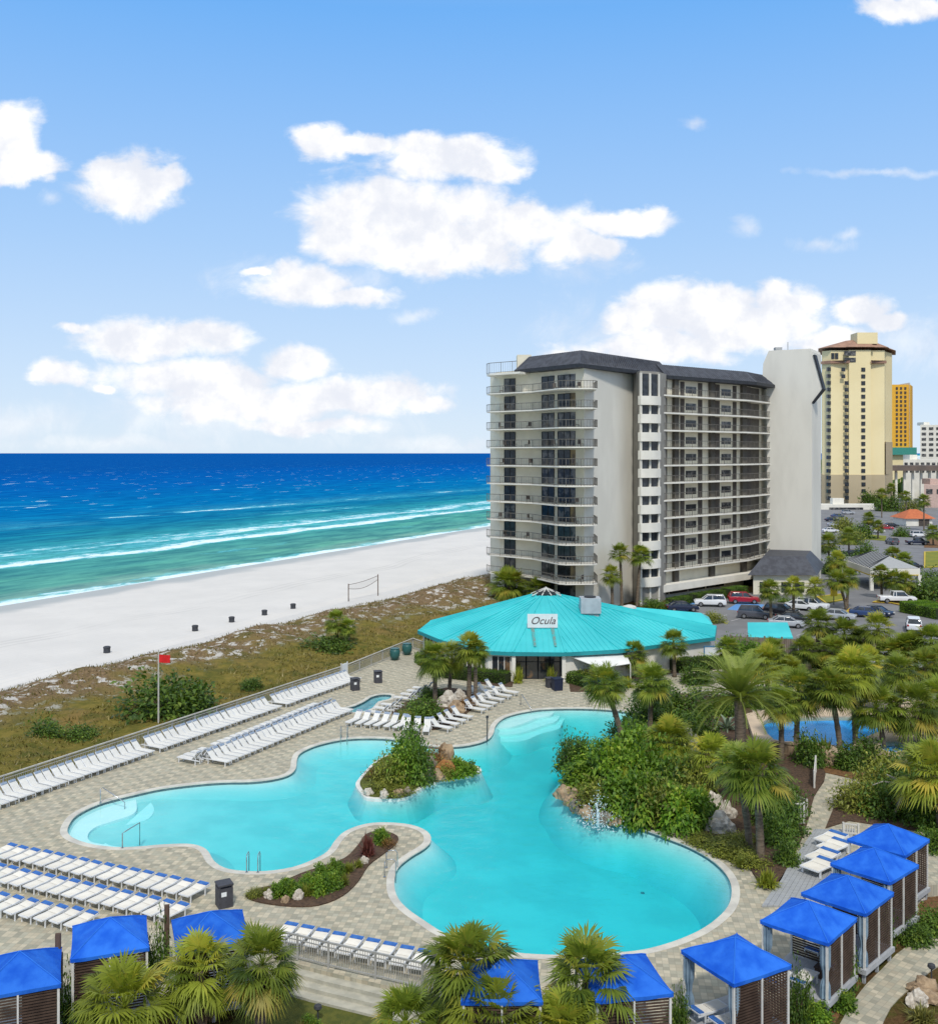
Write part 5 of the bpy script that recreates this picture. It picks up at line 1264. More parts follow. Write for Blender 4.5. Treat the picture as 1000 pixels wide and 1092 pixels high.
# brown timber posts between the left hand cabanas
TIMB = mat('brown_timber', (0.13, 0.085, 0.06), (0.085, 0.055, 0.04), 1.5, 0.85, stretch=(6, 6, 0.6))
for (px, py, zt, lab) in ((62, 1095, 2.9, 'tall brown timber screen post between the two leftmost cabanas'), (178, 1046, 2.5, 'shorter brown timber screen post behind the shaggy palms')):
    p = P(px, py, -0.6); o = empty('screen_post', (p.x, p.y, -0.6), 0.2, lab, 'post')
    mb = MB(); mb.box((0, 0, (zt + .6) / 2), (0.2, 0.12, zt + .6)); mb.build('board', TIMB, o)
    mb = MB(); mb.box((0, 0.4, (zt - .5) / 2), (0.08, 0.7, zt - .4)); mb.build('screen_panel', TIMB, o)

# ------------------------------------------------------------------ bins, rails, flag, net, small things
BINM = mat('charcoal_bin', (0.065, 0.065, 0.075), (0.05, 0.05, 0.058), 3, 0.6)
def deck_bin(px, py, lab, s=0.66, h=1.05, rz=0.5):
    p = P(px, py); o = empty('litter_bin', (p.x, p.y, 0), rz, lab, 'bin', 'charcoal litter bins on the deck')
    mb = MB(); mb.box((0, 0, h * .43), (s, s, h * .86)); mb.build('body', BINM, o)
    mb = MB()
    for i, j in ((-1, -1), (1, -1), (1, 1), (-1, 1)): mb.bar((i * s * .44, j * s * .44, h * .84), (i * s * .44, j * s * .44, h), 0.07)
    mb.box((0, 0, h * 1.0), (s + .05, s + .05, 0.07)); mb.box((0, 0, h * .9), (s * .6, s * .6, 0.1)); mb.build('lid', BINM, o)
    mb = MB(); mb.box((-s * .15, -s * .51, h * .62), (.24, .02, .2)); mb.build('label', SIGNM, o)
deck_bin(239, 966, 'square charcoal litter bin on the deck near the kidney flower bed')
deck_bin(378.5, 736, 'square charcoal litter bin on the deck, nearer the dune fence')
deck_bin(403, 728, 'square charcoal litter bin on the deck behind the little spa pool', rz=.3)
BARR = mat('beach_barrel', (0.055, 0.058, 0.065), (0.04, 0.042, 0.048), 3, 0.7)
for k, (px, py, lab) in enumerate(((114,698,'dark barrel bin standing alone nearest on the white sand'), (208,674.5,'dark barrel bin on the sand, next after the nearest one'), (247,665,'dark barrel bin in the middle of the beach line'), (282,657.5,'dark barrel bin fourth along the beach'), (312.5,650.5,'dark barrel bin closest to the volleyball net'))):
    p = P(px, py, -1.3); o = empty('beach_bin', (p.x, p.y, -1.42), 0, lab, 'bin', 'barrel bins along the beach')
    mb = MB(); mb.lathe((0, 0, 0), [(.33, 0), (.38, .3), (.36, .6), (.38, .88)], 14); mb.build('barrel', BARR, o)
    mb = MB(); mb.lathe((0, 0, .87), [(.41, 0), (.41, .08), (.3, .16)], 14); mb.build('lid', BARR, o)
# volleyball net
a, b = P(371.5, 641, -1.3), P(403, 635, -1.3); o = empty('volleyball_net', (a.x, a.y, -1.4), label='volleyball net slung between two posts on the sand', cat='net')
for p in (a, b):
    mb = MB(); mb.bar((p.x - a.x, p.y - a.y, 0), (p.x - a.x, p.y - a.y, 2.7 if p is a else 3.4), 0.13); mb.build('post', TIMB, o)
mb = MB(); dv = b - a
for zz, sg_ in ((2.55, 0.1), (1.95, 0.35)):
    pts = [(dv.x * t, dv.y * t, zz + 0.65 * t - sg_ * math.sin(math.pi * t) * 1.6) for t in np.linspace(0, 1, 9)]; mb.tube(pts, 0.035, 5)
for t in np.linspace(0.03, 0.97, 30): 
    h1 = 2.55 + .65 * t - .16 * math.sin(math.pi * t); h2 = 1.95 + .65 * t - .56 * math.sin(math.pi * t); mb.bar((dv.x * t, dv.y * t, h2), (dv.x * t, dv.y * t, h1), 0.012)
mb.build('net_mesh', TIMB, o)
# red warning flag
p = P(169, 772, -0.2); o = empty('flagpole', (p.x, p.y, -0.5), label='pale flagpole flying a small red flag in the dune grass', cat='flagpole')
mb = MB(); mb.tube([(0, 0, 0), (0, 0, 6.1)], [.075, .05], 8); mb.build('pole', CAPR, o)
REDF = mat('red_flag', (0.62, 0.02, 0.02), (0.5, 0.015, 0.015), 3, 0.8)
nx_, nz_ = 10, 5; vs = [(0.05 + 0.85 * i / nx_, 0.09 * math.sin(i * .9) * i / nx_, 5.1 + .62 * j / nz_ - .02 * i * .3) for j in range(nz_ + 1) for i in range(nx_ + 1)]
fs = [(j * (nx_ + 1) + i, j * (nx_ + 1) + i + 1, (j + 1) * (nx_ + 1) + i + 1, (j + 1) * (nx_ + 1) + i) for j in range(nz_) for i in range(nx_)]
mb = MB(); mb.add(vs, fs); mb.add([(v[0], v[1] + .012, v[2]) for v in vs], [f[::-1] for f in fs]); mb.build('flag', REDF, o)
STEEL = mat('steel_rail', (0.50, 0.52, 0.53), (0.42, 0.44, 0.46), 4, 0.25, metal=0.8)
def rail(name, lab, pts, r=0.03):
    o = empty(name, (pts[0][0], pts[0][1], 0), label=lab, cat='handrail'); q = [(x - pts[0][0], y - pts[0][1], z) for x, y, z in pts]
    mb = MB(); mb.tube(q, r, 8); mb.build('tube', STEEL, o, smooth=True)
    mb = MB(); mb.lathe((0, 0, 0.02), [(.07, 0), (.07, .03)], 10); mb.build('base_flange', STEEL, o)
a = P(107, 857); b = P(133, 863, -.3); rail('handrail', 'sloping steel handrail at the back of the shallow pool steps', [(a.x, a.y, 0), (a.x, a.y, .85), (a.x + .15, a.y, .95), (b.x, b.y, .1), (b.x, b.y, -.5)])
a = P(130.5, 905); b = P(149, 896, -.2); rail('handrail', 'bent steel handrail at the front of the shallow pool steps', [(a.x, a.y, 0), (a.x, a.y, .8), (a.x + .15, a.y, .9), (b.x, b.y, .75), (b.x, b.y, -.5)])
a = P(555, 752); b = P(566, 762, -.3); rail('handrail', 'steel handrail at the far pool steps', [(a.x, a.y, 0), (a.x, a.y, .8), (a.x + .1, a.y - .1, .9), (b.x, b.y, .2), (b.x, b.y, -.5)])
def ladder(x0, y0, x1, y1, lab, into):
    for k, (px, py) in enumerate(((x0, y0), (x1, y1))):
        a = P(px, py); v = Vector(into).normalized()
        rail('ladder_rail', lab[k], [(a.x, a.y, 0), (a.x, a.y, .75), (a.x + v.x * .1, a.y + v.y * .1, .88), (a.x + v.x * .45, a.y + v.y * .45, .88), (a.x + v.x * .55, a.y + v.y * .55, .75), (a.x + v.x * .55, a.y + v.y * .55, -.6)], .025)
ladder(263, 931, 275, 931, ['curved ladder rail on the near rim left of its twin', 'curved ladder rail on the near rim, the one towards the flower bed'], (0, 1, 0))
ladder(410, 936, 412, 926, ['curved ladder rail on the peninsula, nearer the viewer', 'curved ladder rail on the peninsula, farther from the viewer'], (1, .1, 0))
ladder(364, 787, 371, 786.5, ['tall ladder rail on the far rim below the double row', 'tall ladder rail on the far rim, the one towards the planter'], (0, -1, 0))
# black pole at the pool bend and white chair beside it
p = P(519.5, 791); o = empty('depth_post', (p.x, p.y, 0), label='dark post at the pool bend below the planter', cat='post')
mb = MB(); mb.tube([(0, 0, 0), (0, 0, 1.75)], .045, 8); mb.build('pole', BARR, o)
mb = MB(); mb.box((0, 0, 1.8), (.2, .2, .14)); mb.build('lamp_head', BARR, o)
# green planters by the end of the fence, dark bin and pots by the entrance
POT = mat('green_pot', (0.03, 0.12, 0.115), (0.025, 0.095, 0.09), 2, 0.4)
for px, py, lab in ((421,704,'glazed green planter by the fence end, the nearer one'), (434,698.5,'glazed green planter by the fence end, the farther one')):
    p = P(px, py); o = empty('planter_pot', (p.x, p.y, 0), label=lab, cat='planter', group='glazed green planters')
    mb = MB(); mb.lathe((0, 0, 0), [(.3, 0), (.5, .45), (.52, .9), (.42, 1.15)], 16); mb.build('bowl', POT, o, smooth=True)
    mb = MB(); mb.lathe((0, 0, 1.13), [(.46, 0), (.47, .07)], 16); mb.build('rim', POT, o)
p = P(594, 736); o = empty('litter_bin', (p.x, p.y, 0), .3, 'dark navy wheeled bin beside the restaurant entrance', 'bin')
NAVY = mat('navy_plastic', (0.015, 0.022, 0.05), None, 3, 0.5)
mb = MB(); mb.box((0, 0, .5), (.75, .7, 1.0), taper=1.12); mb.build('body', NAVY, o)
mb = MB(); mb.box((0, 0, 1.04), (.9, .85, .09)); mb.build('lid', NAVY, o)
p = P(586, 733); o = empty('litter_bin', (p.x, p.y, 0), .3, 'smaller dark bin tucked behind the navy one', 'bin')
mb = MB(); mb.box((0, 0, .4), (.6, .6, .8)); mb.build('body', BINM, o)
mb = MB(); mb.box((0, 0, .84), (.7, .7, .08)); mb.build('lid', BINM, o)
# white parasols / sign figure by the service road
p = P(947, 716); o = empty('road_sign', (p.x, p.y, 0), label='white sign with a blue figure beside the pale service road', cat='sign')
mb = MB(); mb.box((0, 0, 1.05), (.75, .08, 1.5)); mb.build('panel', SIGNM, o)
mb = MB(); mb.box((0, -.05, .95), (.22, .03, .8)); mb.lathe((0, -.055, 1.42), [(.12, 0), (.12, .14)], 10); mb.build('figure', mat('sign_blue', (.05, .28, .42), None, 2, .6), o)
mb = MB(); mb.bar((-.3, .05, 0), (-.3, .05, 1.0), .07); mb.bar((.3, .05, 0), (.3, .05, 1.0), .07); mb.build('post', FRAMEW, o)
# path lamps on the low ground
for px, py, lab in ((339, 1091, 'dark path lamp on the lawn below the steps'), (993, 1046, 'dark path lamp beside the rear stone path')):
    p = P(px, py, -.55); o = empty('path_lamp', (p.x, p.y, -.57), label=lab, cat='lamp')
    mb = MB(); mb.tube([(0, 0, 0), (0, 0, .55)], .03, 8); mb.build('stem', BARR, o)
    mb = MB(); mb.lathe((0, 0, .5), [(.08, 0), (.16, .08), (.14, .18), (.02, .24)], 12); mb.build('lamp_shade', BARR, o)
# yellow sign on a post in the car park
p = P(889, 645, zg); o = empty('warning_sign', (p.x, p.y, zg), label='yellow warning panel on a post at the car park entry', cat='sign')
mb = MB(); mb.box((0, 0, 2.0), (1.3, .06, 1.4), rz=.4); mb.build('panel', mat('yellow_panel', (.62, .45, .02), None, 2, .5), o)
mb = MB(); mb.bar((0, .06, 0), (0, .06, 2.4), .1); mb.build('post', BARR, o)

# ------------------------------------------------------------------ cars
TYRE = mat('tyre_rubber', (0.02, 0.02, 0.02), None, 4, 0.9); RIMM = mat('wheel_rim', (0.35, 0.35, 0.36), None, 4, 0.35, metal=.7)
CGL = glass_dark('car_glass', (0.015, 0.02, 0.025), 0.05, 0.9); LAMPM = mat('headlamp_lens', (0.7, 0.7, 0.68), None, 3, 0.15); TAIL = mat('tail_lens', (0.35, 0.01, 0.01), None, 3, 0.2)
def paint(n, c): return mat(n, c, tuple(x * .93 for x in c), .6, 0.22, spec=.6)
PAINT = {'white': paint('white_car_paint', (.72, .73, .74)), 'silver': paint('silver_car_paint', (.40, .42, .45)), 'grey': paint('grey_car_paint', (.085, .088, .105)), 'black': paint('black_car_paint', (.018, .018, .022)),
         'red': paint('red_car_paint', (.36, .012, .025)), 'blue': paint('blue_car_paint', (.03, .06, .16)), 'navy': paint('navy_car_paint', (.012, .02, .05))}
def car_proto(kind):
    body = {'suv': ([(-2.3, .35), (-2.32, .95), (-2.2, 1.12), (-.95, 1.12), (.95, 1.05), (2.15, .98), (2.32, .75), (2.32, .35)], [(-2.2, 1.1), (-1.95, 1.62), (-1.7, 1.72), (.1, 1.72), (.45, 1.62), (1.15, 1.06)], 4.6, 1.86, .36),
            'sedan': ([(-2.3, .32), (-2.34, .85), (-2.1, 1.0), (-1.3, 1.0), (1.0, .95), (2.1, .85), (2.32, .65), (2.32, .32)], [(-1.75, .98), (-1.05, 1.38), (-.7, 1.44), (.25, 1.44), (.5, 1.38), (1.25, .94)], 4.6, 1.8, .33),
            'pickup': ([(-2.7, .45), (-2.72, 1.08), (-.7, 1.12), (1.2, 1.12), (2.5, 1.05), (2.7, .8), (2.7, .45)], [(-.75, 1.1), (-.65, 1.72), (-.5, 1.8), (.7, 1.8), (.95, 1.7), (1.55, 1.1)], 5.4, 1.95, .4)}[kind]
    prof, cab, L, W, wr = body
    root = empty('parked_car', (0, 0, 0), label='car', cat='car')
    def loft(pts, hw0, hw1, zlo, zhi, mi=0):
        mb = MB(); n = len(pts); vs = []
        for s in (-1, 1):
            for x, z in pts: vs.append((x, s * (hw0 + (hw1 - hw0) * (z - zlo) / (zhi - zlo)), z))
        mb.add(vs, [tuple(range(n)), tuple(range(2 * n - 1, n - 1, -1))] + [(i, n + i, n + (i + 1) % n, (i + 1) % n) for i in range(n)]); return mb
    def bev(mb, name, m, w):
        me = mb.mesh(name, m); bm_ = bmesh.new(); bm_.from_mesh(me); bmesh.ops.recalc_face_normals(bm_, faces=bm_.faces); bmesh.ops.bevel(bm_, geom=bm_.edges[:], offset=w, segments=2, affect='EDGES', profile=.6); bm_.to_mesh(me); bm_.free()
        me.polygons.foreach_set('use_smooth', [True] * len(me.polygons)); return obj(name, me, root)
    zs = [z for _, z in prof]
    bev(loft(prof, W / 2 * .97, W / 2 * .95, min(zs), max(zs)), 'body', PAINT['white'], .06)
    zc = [z for _, z in cab]
    bev(loft(cab, W / 2 * .91, W / 2 * .72, min(zc), max(zc)), 'cabin_glass', CGL, .05)
    top = [(x, z) for x, z in cab if z > max(zc) - .14]; x0, x1 = min(x for x, _ in top), max(x for x, _ in top)
    mb = MB(); mb.box(((x0 + x1) / 2, 0, max(zc) - .01), (x1 - x0, W * .73, .05))
    for s in (-1, 1):
        for i in (1, 3):
            pass
    mb.build('roof_panel', PAINT['white'], root)
    mb = MB()
    for s in (-1, 1):
        hi, lo = W / 2 * .735, W / 2 * .925
        pts = cab
        mb.bar((pts[0][0], s * lo, pts[0][1]), (pts[1][0], s * (hi + .03), pts[1][1]), .09); mb.bar((pts[-1][0], s * lo, pts[-1][1]), (pts[-2][0], s * (hi + .03), pts[-2][1]), .08)
        mb.bar((-.3, s * lo, pts[0][1]), (-.3, s * hi, max(zc)), .08)
    mb.build('pillar_frame', PAINT['white'], root)
    for x in (-L * .31, L * .31):
        for s in (-1, 1):
            mb = MB(); mb.tube([(x, s * (W / 2 - .22), wr), (x, s * (W / 2 + .01), wr)], wr, 16); wh = mb.build('wheel', TYRE, root)
            mb = MB(); mb.tube([(x, s * (W / 2 - .02), wr), (x, s * (W / 2 + .025), wr)], wr * .6, 12); mb.build('rim', RIMM, wh)
    for s in (-1, 1):
        mb = MB(); mb.box((L / 2 + .0, s * W * .36, .78 if kind != 'sedan' else .68), (.12, .34, .14)); mb.build('headlight', LAMPM, root)
        mb = MB(); mb.box((-L / 2 - .02, s * W * .4, .92 if kind != 'sedan' else .8), (.08, .22, .24)); mb.build('taillight', TAIL, root)
    return root
CARP = {k: car_proto(k) for k in ('suv', 'sedan', 'pickup')}; car_used = set()
def park(kind, colour, px, py, rz, lab, group='cars in the car park'):
    if kind not in car_used: car_used.add(kind); o = CARP[kind]
    else: o = copy_tree(CARP[kind])
    p = P(px, py, zg); o.location = (p.x, p.y, zg + .01); o.rotation_euler = (0, 0, rz); o['label'] = lab; o['group'] = group
    for ch in o.children:
        if ch.name.split('.')[0] in ('body', 'roof_panel', 'pillar_frame'):
            ch.material_slots[0].link = 'OBJECT'; ch.material_slots[0].material = PAINT[colour]
    return o
park('suv', 'white', 757, 646.5, -.15 + math.pi, 'white compact suv parked by the hedge under the tower')
park('sedan', 'navy', 727, 652, .1, 'dark navy car half hidden by the turquoise roof corner')
park('suv', 'red', 793, 643.5, -.1, 'dark red suv on the blue bay by the tower')
park('suv', 'grey', 805, 659.5, -.35, 'dark grey suv in front of the red one')
park('suv', 'black', 833, 656.5, -.55, 'black suv next to the dark grey one')
park('sedan', 'white', 853, 650.5, -.5, 'white car behind the black suv')
park('sedan', 'silver', 838, 669, -.2, 'silver car nearest the turquoise shed')
park('sedan', 'black', 846, 664, -.3, 'black car squeezed between silver and white ones')
park('suv', 'white', 866, 650, -.6, 'white suv beside the yellow kerb of the entry island')
park('sedan', 'silver', 893, 661, -.5, 'silver car partly behind the round palm crowns')
park('sedan', 'blue', 924, 658, -.35, 'blue car with pale roof reflections mid lot')
park('sedan', 'navy', 934, 657, -.9, 'dark navy car beside the blue one mid lot')
park('suv', 'white', 974, 672, 1.2, 'white van-like suv between the palms at the service road')
park('pickup', 'white', 956, 643, -.1, 'white pickup under the palms by the clipped hedge')
park('pickup', 'navy', 978, 581, -.1, 'dark blue pickup parked across from the small white house')
park('suv', 'white', 980, 573, .05, 'white suv just behind the dark blue pickup')
park('suv', 'grey', 951, 580.5, 1.57, 'grey car driving away from the viewer on the lot')
park('sedan', 'black', 912, 593, -.7, 'black car behind the entrance canopy')
park('sedan', 'white', 934, 568, -.2, 'white car at the edge of the grass strip')
park('sedan', 'red', 944, 565, -.3, 'red and pale car behind the white one on the strip')
park('sedan', 'navy', 887, 556, .1, 'navy car in the upper lot nearest the end wall', 'cars in the upper lot')
park('sedan', 'blue', 893, 552, .1, 'blue car in the upper lot, second from the end wall', 'cars in the upper lot')
park('sedan', 'white', 885, 568, .1, 'white car in the upper lot beside the trees', 'cars in the upper lot')
park('suv', 'silver', 904, 548.5, .1, 'silver suv in the upper lot below the low white wall', 'cars in the upper lot')
park('sedan', 'silver', 890, 561.5, .1, 'silver car in the upper lot between white and blue ones', 'cars in the upper lot')
park('sedan', 'black', 950, 562.5, .1, 'black car in front of the small white house', 'cars in the upper lot')
park('sedan', 'black', 971, 607, .3, 'black car behind the clipped hedge', 'cars in the car park')
# ------------------------------------------------------------------ foliage meshes
def unit(v): return v / (np.linalg.norm(v, axis=-1, keepdims=True) + 1e-9)
class FB:
    def __init__(s): s.V = []; s.T = []; s.t = []; s.m = []; s.n = 0
    def add(s, V, T, tint, mi=0):
        V = np.asarray(V, float).reshape(-1, 3); T = np.asarray(T, int).reshape(-1, 3)
        s.V.append(V); s.T.append(T + s.n); s.n += len(V)
        s.t.append(np.broadcast_to(np.asarray(tint, float), (len(V),)).copy()); s.m.append(np.full(len(T), mi))
    def mesh(s, name, mats):
        return np_mesh(name, np.vstack(s.V), np.vstack(s.T), mats, np.concatenate(s.t), np.concatenate(s.m))
PALM_L = leaf_mat('palm_leaf', (0.040, 0.078, 0.010), (0.215, 0.280, 0.034), (0.42, 0.34, 0.055), 0.36)
PALM_Y = leaf_mat('yellowing_palm_leaf', (0.080, 0.12, 0.012), (0.31, 0.36, 0.042), (0.50, 0.40, 0.06), 0.36)
DATE_L = leaf_mat('date_palm_leaf', (0.06, 0.10, 0.016), (0.28, 0.35, 0.06), (0.44, 0.48, 0.12), 0.33)
DEADL = leaf_mat('dead_palm_leaf', (0.05, 0.032, 0.02), (0.15, 0.10, 0.06), None, 0.1)
BROAD = leaf_mat('broad_leaf', (0.036, 0.095, 0.010), (0.150, 0.270, 0.020), (0.34, 0.42, 0.045), 0.34)
DARKL = leaf_mat('dark_green_leaf', (0.028, 0.068, 0.010), (0.115, 0.200, 0.022), (0.24, 0.31, 0.045), 0.3)
OLIVE = leaf_mat('olive_leaf', (0.07, 0.09, 0.014), (0.23, 0.26, 0.038), (0.40, 0.39, 0.07), 0.3)
GRASSL = leaf_mat('grass_leaf', (0.07, 0.075, 0.02), (0.19, 0.18, 0.04), (0.35, 0.30, 0.10), 0.2)
REDL = leaf_mat('maroon_leaf', (0.055, 0.018, 0.018), (0.15, 0.045, 0.035), (0.22, 0.10, 0.05), 0.2)
SILVER = leaf_mat('silver_leaf', (0.10, 0.14, 0.10), (0.24, 0.30, 0.21), None, 0.15)
BARK = mat('palm_bark', (0.20, 0.155, 0.11), (0.105, 0.08, 0.058), 2.5, 0.95, stretch=(1, 1, 5), bump=0.7, bscale=9)
BARKD = mat('dark_palm_bark', (0.105, 0.078, 0.055), (0.055, 0.042, 0.03), 2.5, 0.95, stretch=(1, 1, 5), bump=0.7, bscale=9)
WOODB = mat('shrub_wood', (0.11, 0.08, 0.055), (0.07, 0.05, 0.035), 4, 0.9)

def fan_leaf(fb, rs, hub, axis, up, r, nseg=20, spread=1.85, droop=0.35, tint=0.5, w=1.0, mi=0):
    """palmate leaf: pointed segments fanned round the hub, tips bending down"""
    axis = unit(axis); side = unit(np.cross(axis, up)); nrm_ = np.cross(side, axis)
    a = np.linspace(-spread, spread, nseg) + rs.normal(0, .03, nseg)
    L = r * (0.72 + 0.28 * np.cos(a * 0.75)) * rs.uniform(.9, 1.06, nseg)
    d = np.cos(a)[:, None] * axis + np.sin(a)[:, None] * side
    d = unit(d + nrm_ * (0.22 * np.abs(np.sin(a)))[:, None])
    per = unit(np.cross(d, nrm_)); wd = (r * 0.62 * 2 * spread / nseg * 0.52 * w)
    base = hub + d * (0.05 * r); mid = hub + d * (L * .55)[:, None]; tip = hub + d * L[:, None]
    mid[:, 2] -= droop * r * .16; tip[:, 2] -= droop * r * rs.uniform(.5, 1.0, nseg)
    fold = nrm_ * (wd * .35)
    V = np.stack([base, mid - per * wd + fold, mid + per * wd + fold, tip], 1).reshape(-1, 3)
    T = np.concatenate([np.array([[0, 1, 2], [1, 3, 2]]) + 4 * i for i in range(nseg)])
    fb.add(V, T, np.repeat(np.clip(tint + rs.normal(0, .07, nseg), 0, 1), 4), mi)

def strip(fb, pts, w, tint, mi=0):
    pts = np.asarray(pts, float); n = len(pts); d = unit(np.gradient(pts, axis=0)); s_ = unit(np.cross(d, np.array([0, 0, 1.0]) + 1e-3)); ws = np.linspace(w, w * .45, n)[:, None]
    V = np.concatenate([pts - s_ * ws, pts + s_ * ws]); T = []
    for i in range(n - 1): T += [[i, i + 1, n + i + 1], [i, n + i + 1, n + i]]
    fb.add(V, T, tint, mi)

def sabal_crown(seed, nleaf=34, rad=1.5, mat_=None, low=-0.7, yellow=0.2):
    nleaf = int(nleaf * 1.45)
    """crown of fan leaves on arching stalks; rad is the overall radius"""
    rs = np.random.RandomState(seed); fb = FB(); lr = rad * .55
    for i in range(nleaf):
        f = (i + .5) / nleaf; az = i * 2.39996 + rs.normal(0, .15); el = 1.45 - (1.45 - low) * f ** .85 + rs.normal(0, .1)
        d = np.array([math.cos(az) * math.cos(el), math.sin(az) * math.cos(el), math.sin(el)]); pl = rad * rs.uniform(.40, .66)
        hub = d * pl + np.array([0, 0, -.10 * pl * (1 - math.sin(el))])
        strip(fb, [np.zeros(3), d * pl * .55 + [0, 0, .03 * pl], hub], .022, .55)
        ax = unit(d + np.array([0, 0, -.22])); sd = np.array([-math.sin(az), math.cos(az), 0])
        up = unit(np.cross(sd, ax)) if True else None
        if up[2] < 0: up = -up
        t = np.clip(.60 - .34 * f + rs.normal(0, .14), 0.02, .8)
        if rs.rand() < yellow * f: t = rs.uniform(.75, 1.0)
        fan_leaf(fb, rs, hub, ax, up, lr * rs.uniform(.8, 1.1), 21, 1.85, .26 + .40 * f, t, .82)
    return fb.mesh('palm_crown', mat_ or PALM_L)
def dead_skirt(seed, n=12, rad=1.1):
    rs = np.random.RandomState(seed); fb = FB()
    for i in range(n):
        az = rs.uniform(0, 6.28); d = np.array([math.cos(az) * .55, math.sin(az) * .55, -.85]); hub = d * rad * .45
        strip(fb, [np.zeros(3), d * rad * .25, hub], .02, .6)
        ax = unit(np.array([math.cos(az) * .25, math.sin(az) * .25, -1])); up = np.array([math.cos(az), math.sin(az), .3])
        fan_leaf(fb, rs, hub, ax, up, rad * rs.uniform(.4, .6), 12, .9, .1, rs.uniform(.1, .8), .8)
    return fb.mesh('dead_fronds', DEADL)
def date_crown(seed, nf=60, L=3.2, m=None):
    rs = np.random.RandomState(seed); fb = FB()
    for i in range(nf):
        f = (i + .5) / nf; az = i * 2.39996 + rs.normal(0, .1); el = 1.42 - 1.55 * f ** .9 + rs.normal(0, .06); n = 32
        t = np.linspace(0, 1, n); Lf = L * rs.uniform(.88, 1.05); bend = .85 + .3 * f
        ang = el - bend * t ** 1.6; dr = np.cumsum(np.cos(ang)) / n * Lf; dz = np.cumsum(np.sin(ang)) / n * Lf
        pts = np.stack([np.cos(az) * dr, np.sin(az) * dr, dz], 1); strip(fb, pts, .035, .65)
        d = unit(np.gradient(pts, axis=0)); sd = np.array([-math.sin(az), math.cos(az), 0]); nr = unit(np.cross(np.broadcast_to(sd, d.shape), d)); nr *= np.sign(nr[:, 2:3] + 1e-6)
        ll = Lf * .17 * np.sin(np.pi * np.clip(t * .93 + .07, 0, 1)) ** .6
        for rep in range(1):
            for s_ in (-1, 1):
                k = slice(2, n); p = pts[k] + (d[k] * (rep * .5 * Lf / n)); q = unit(sd * s_ * .8 + d[k] * .62 + nr[k] * .35); l = ll[k][:, None] * rs.uniform(.85, 1.1, (n - 2, 1))
                tip = p + q * l; tip[:, 2] -= .12 * l[:, 0]; w = d[k] * .032
                V = np.stack([p - w * .6, p + w * .6, p + q * l * .5 + w + [0, 0, .01], tip], 1).reshape(-1, 3)
                T = np.concatenate([np.array([[0, 1, 2], [0, 2, 3]]) + 4 * j for j in range(n - 2)])
                fb.add(V, T, np.clip(.62 - .36 * f + rs.normal(0, .12), 0, 1) + np.repeat(np.linspace(0, .18, n - 2), 4))
    return fb.mesh('palm_crown', m or DATE_L)
def leaf_cloud(seed, n, size, m, clumps=40, flat=.75, curl=.25, asp=.42, shell=(.55, 1.0), name='foliage', tint0=.45, top=True, jit=.22):
    """leaves in clumps through a unit dome (radius 1, height about 1), light and dark clumps"""
    rs = np.random.RandomState(seed)
    c = unit(rs.normal(0, 1, (clumps, 3))); c[:, 2] = np.abs(c[:, 2]) if top else c[:, 2]
    lump = 1 + .28 * np.sin(c[:, 0] * 3.1 + seed) * np.cos(c[:, 1] * 2.7 - seed)
    c *= (rs.uniform(shell[0], shell[1], (clumps, 1)) * lump[:, None]); ct = rs.normal(0, .22, clumps)
    i = rs.randint(0, clumps, n); p = c[i] + rs.normal(0, jit, (n, 3)); p[:, 2] = np.maximum(p[:, 2], rs.uniform(0, .12, n))
    out_ = unit(p + np.array([0, 0, .15])); d = unit(out_ * .75 + rs.normal(0, .55, (n, 3)) + np.array([0, 0, -curl])); s_ = unit(np.cross(d, unit(np.array([0, 0, 1.]) + out_ * .5 + rs.normal(0, .35, (n, 3)))))
    l = size * rs.uniform(.5, 1.45, (n, 1)); w = l * asp; u_ = np.cross(s_, d)
    V = np.stack([p, p + d * l * .5 - s_ * w * .5 + u_ * l * .08, p + d * l * .5 + s_ * w * .5 + u_ * l * .08, p + d * l - np.array([0, 0, 1.]) * l * .18], 1).reshape(-1, 3)
    T = (np.arange(n)[:, None, None] * 4 + np.array([[0, 1, 2], [1, 3, 2]])).reshape(-1, 3)
    t = np.clip(tint0 + ct[i] + rs.normal(0, .12, n), 0.02, 1)
    fb = FB(); fb.add(V, T, np.repeat(t, 4)); return fb.mesh(name, m)
def blade_clump(seed, n, h, m, spread=.6, w=.03, droop=.35, name='foliage', tint0=.45, base=.18):
    """narrow arching blades from one base"""
    rs = np.random.RandomState(seed); az = rs.uniform(0, 6.283, n); el = rs.uniform(.25, 1.45, n) ; L = h * rs.uniform(.6, 1.1, n)
    d = np.stack([np.cos(az) * np.cos(el) * spread * 1.5, np.sin(az) * np.cos(el) * spread * 1.5, np.sin(el)], 1); d = unit(d)
    b = np.stack([rs.normal(0, base, n), rs.normal(0, base, n), np.zeros(n)], 1); s_ = np.stack([-np.sin(az), np.cos(az), np.zeros(n)], 1)
    mid = b + d * L[:, None] * .55; tip = b + d * L[:, None]; tip[:, 2] -= droop * L * np.cos(el)
    V = np.stack([b - s_ * w * .6, b + s_ * w * .6, mid - s_ * w, mid + s_ * w, tip], 1).reshape(-1, 3)
    T = (np.arange(n)[:, None, None] * 5 + np.array([[0, 1, 3], [0, 3, 2], [2, 3, 4]])).reshape(-1, 3)
    fb = FB(); fb.add(V, T, np.repeat(np.clip(tint0 + rs.normal(0, .18, n), .02, 1), 5)); return fb.mesh(name, m)

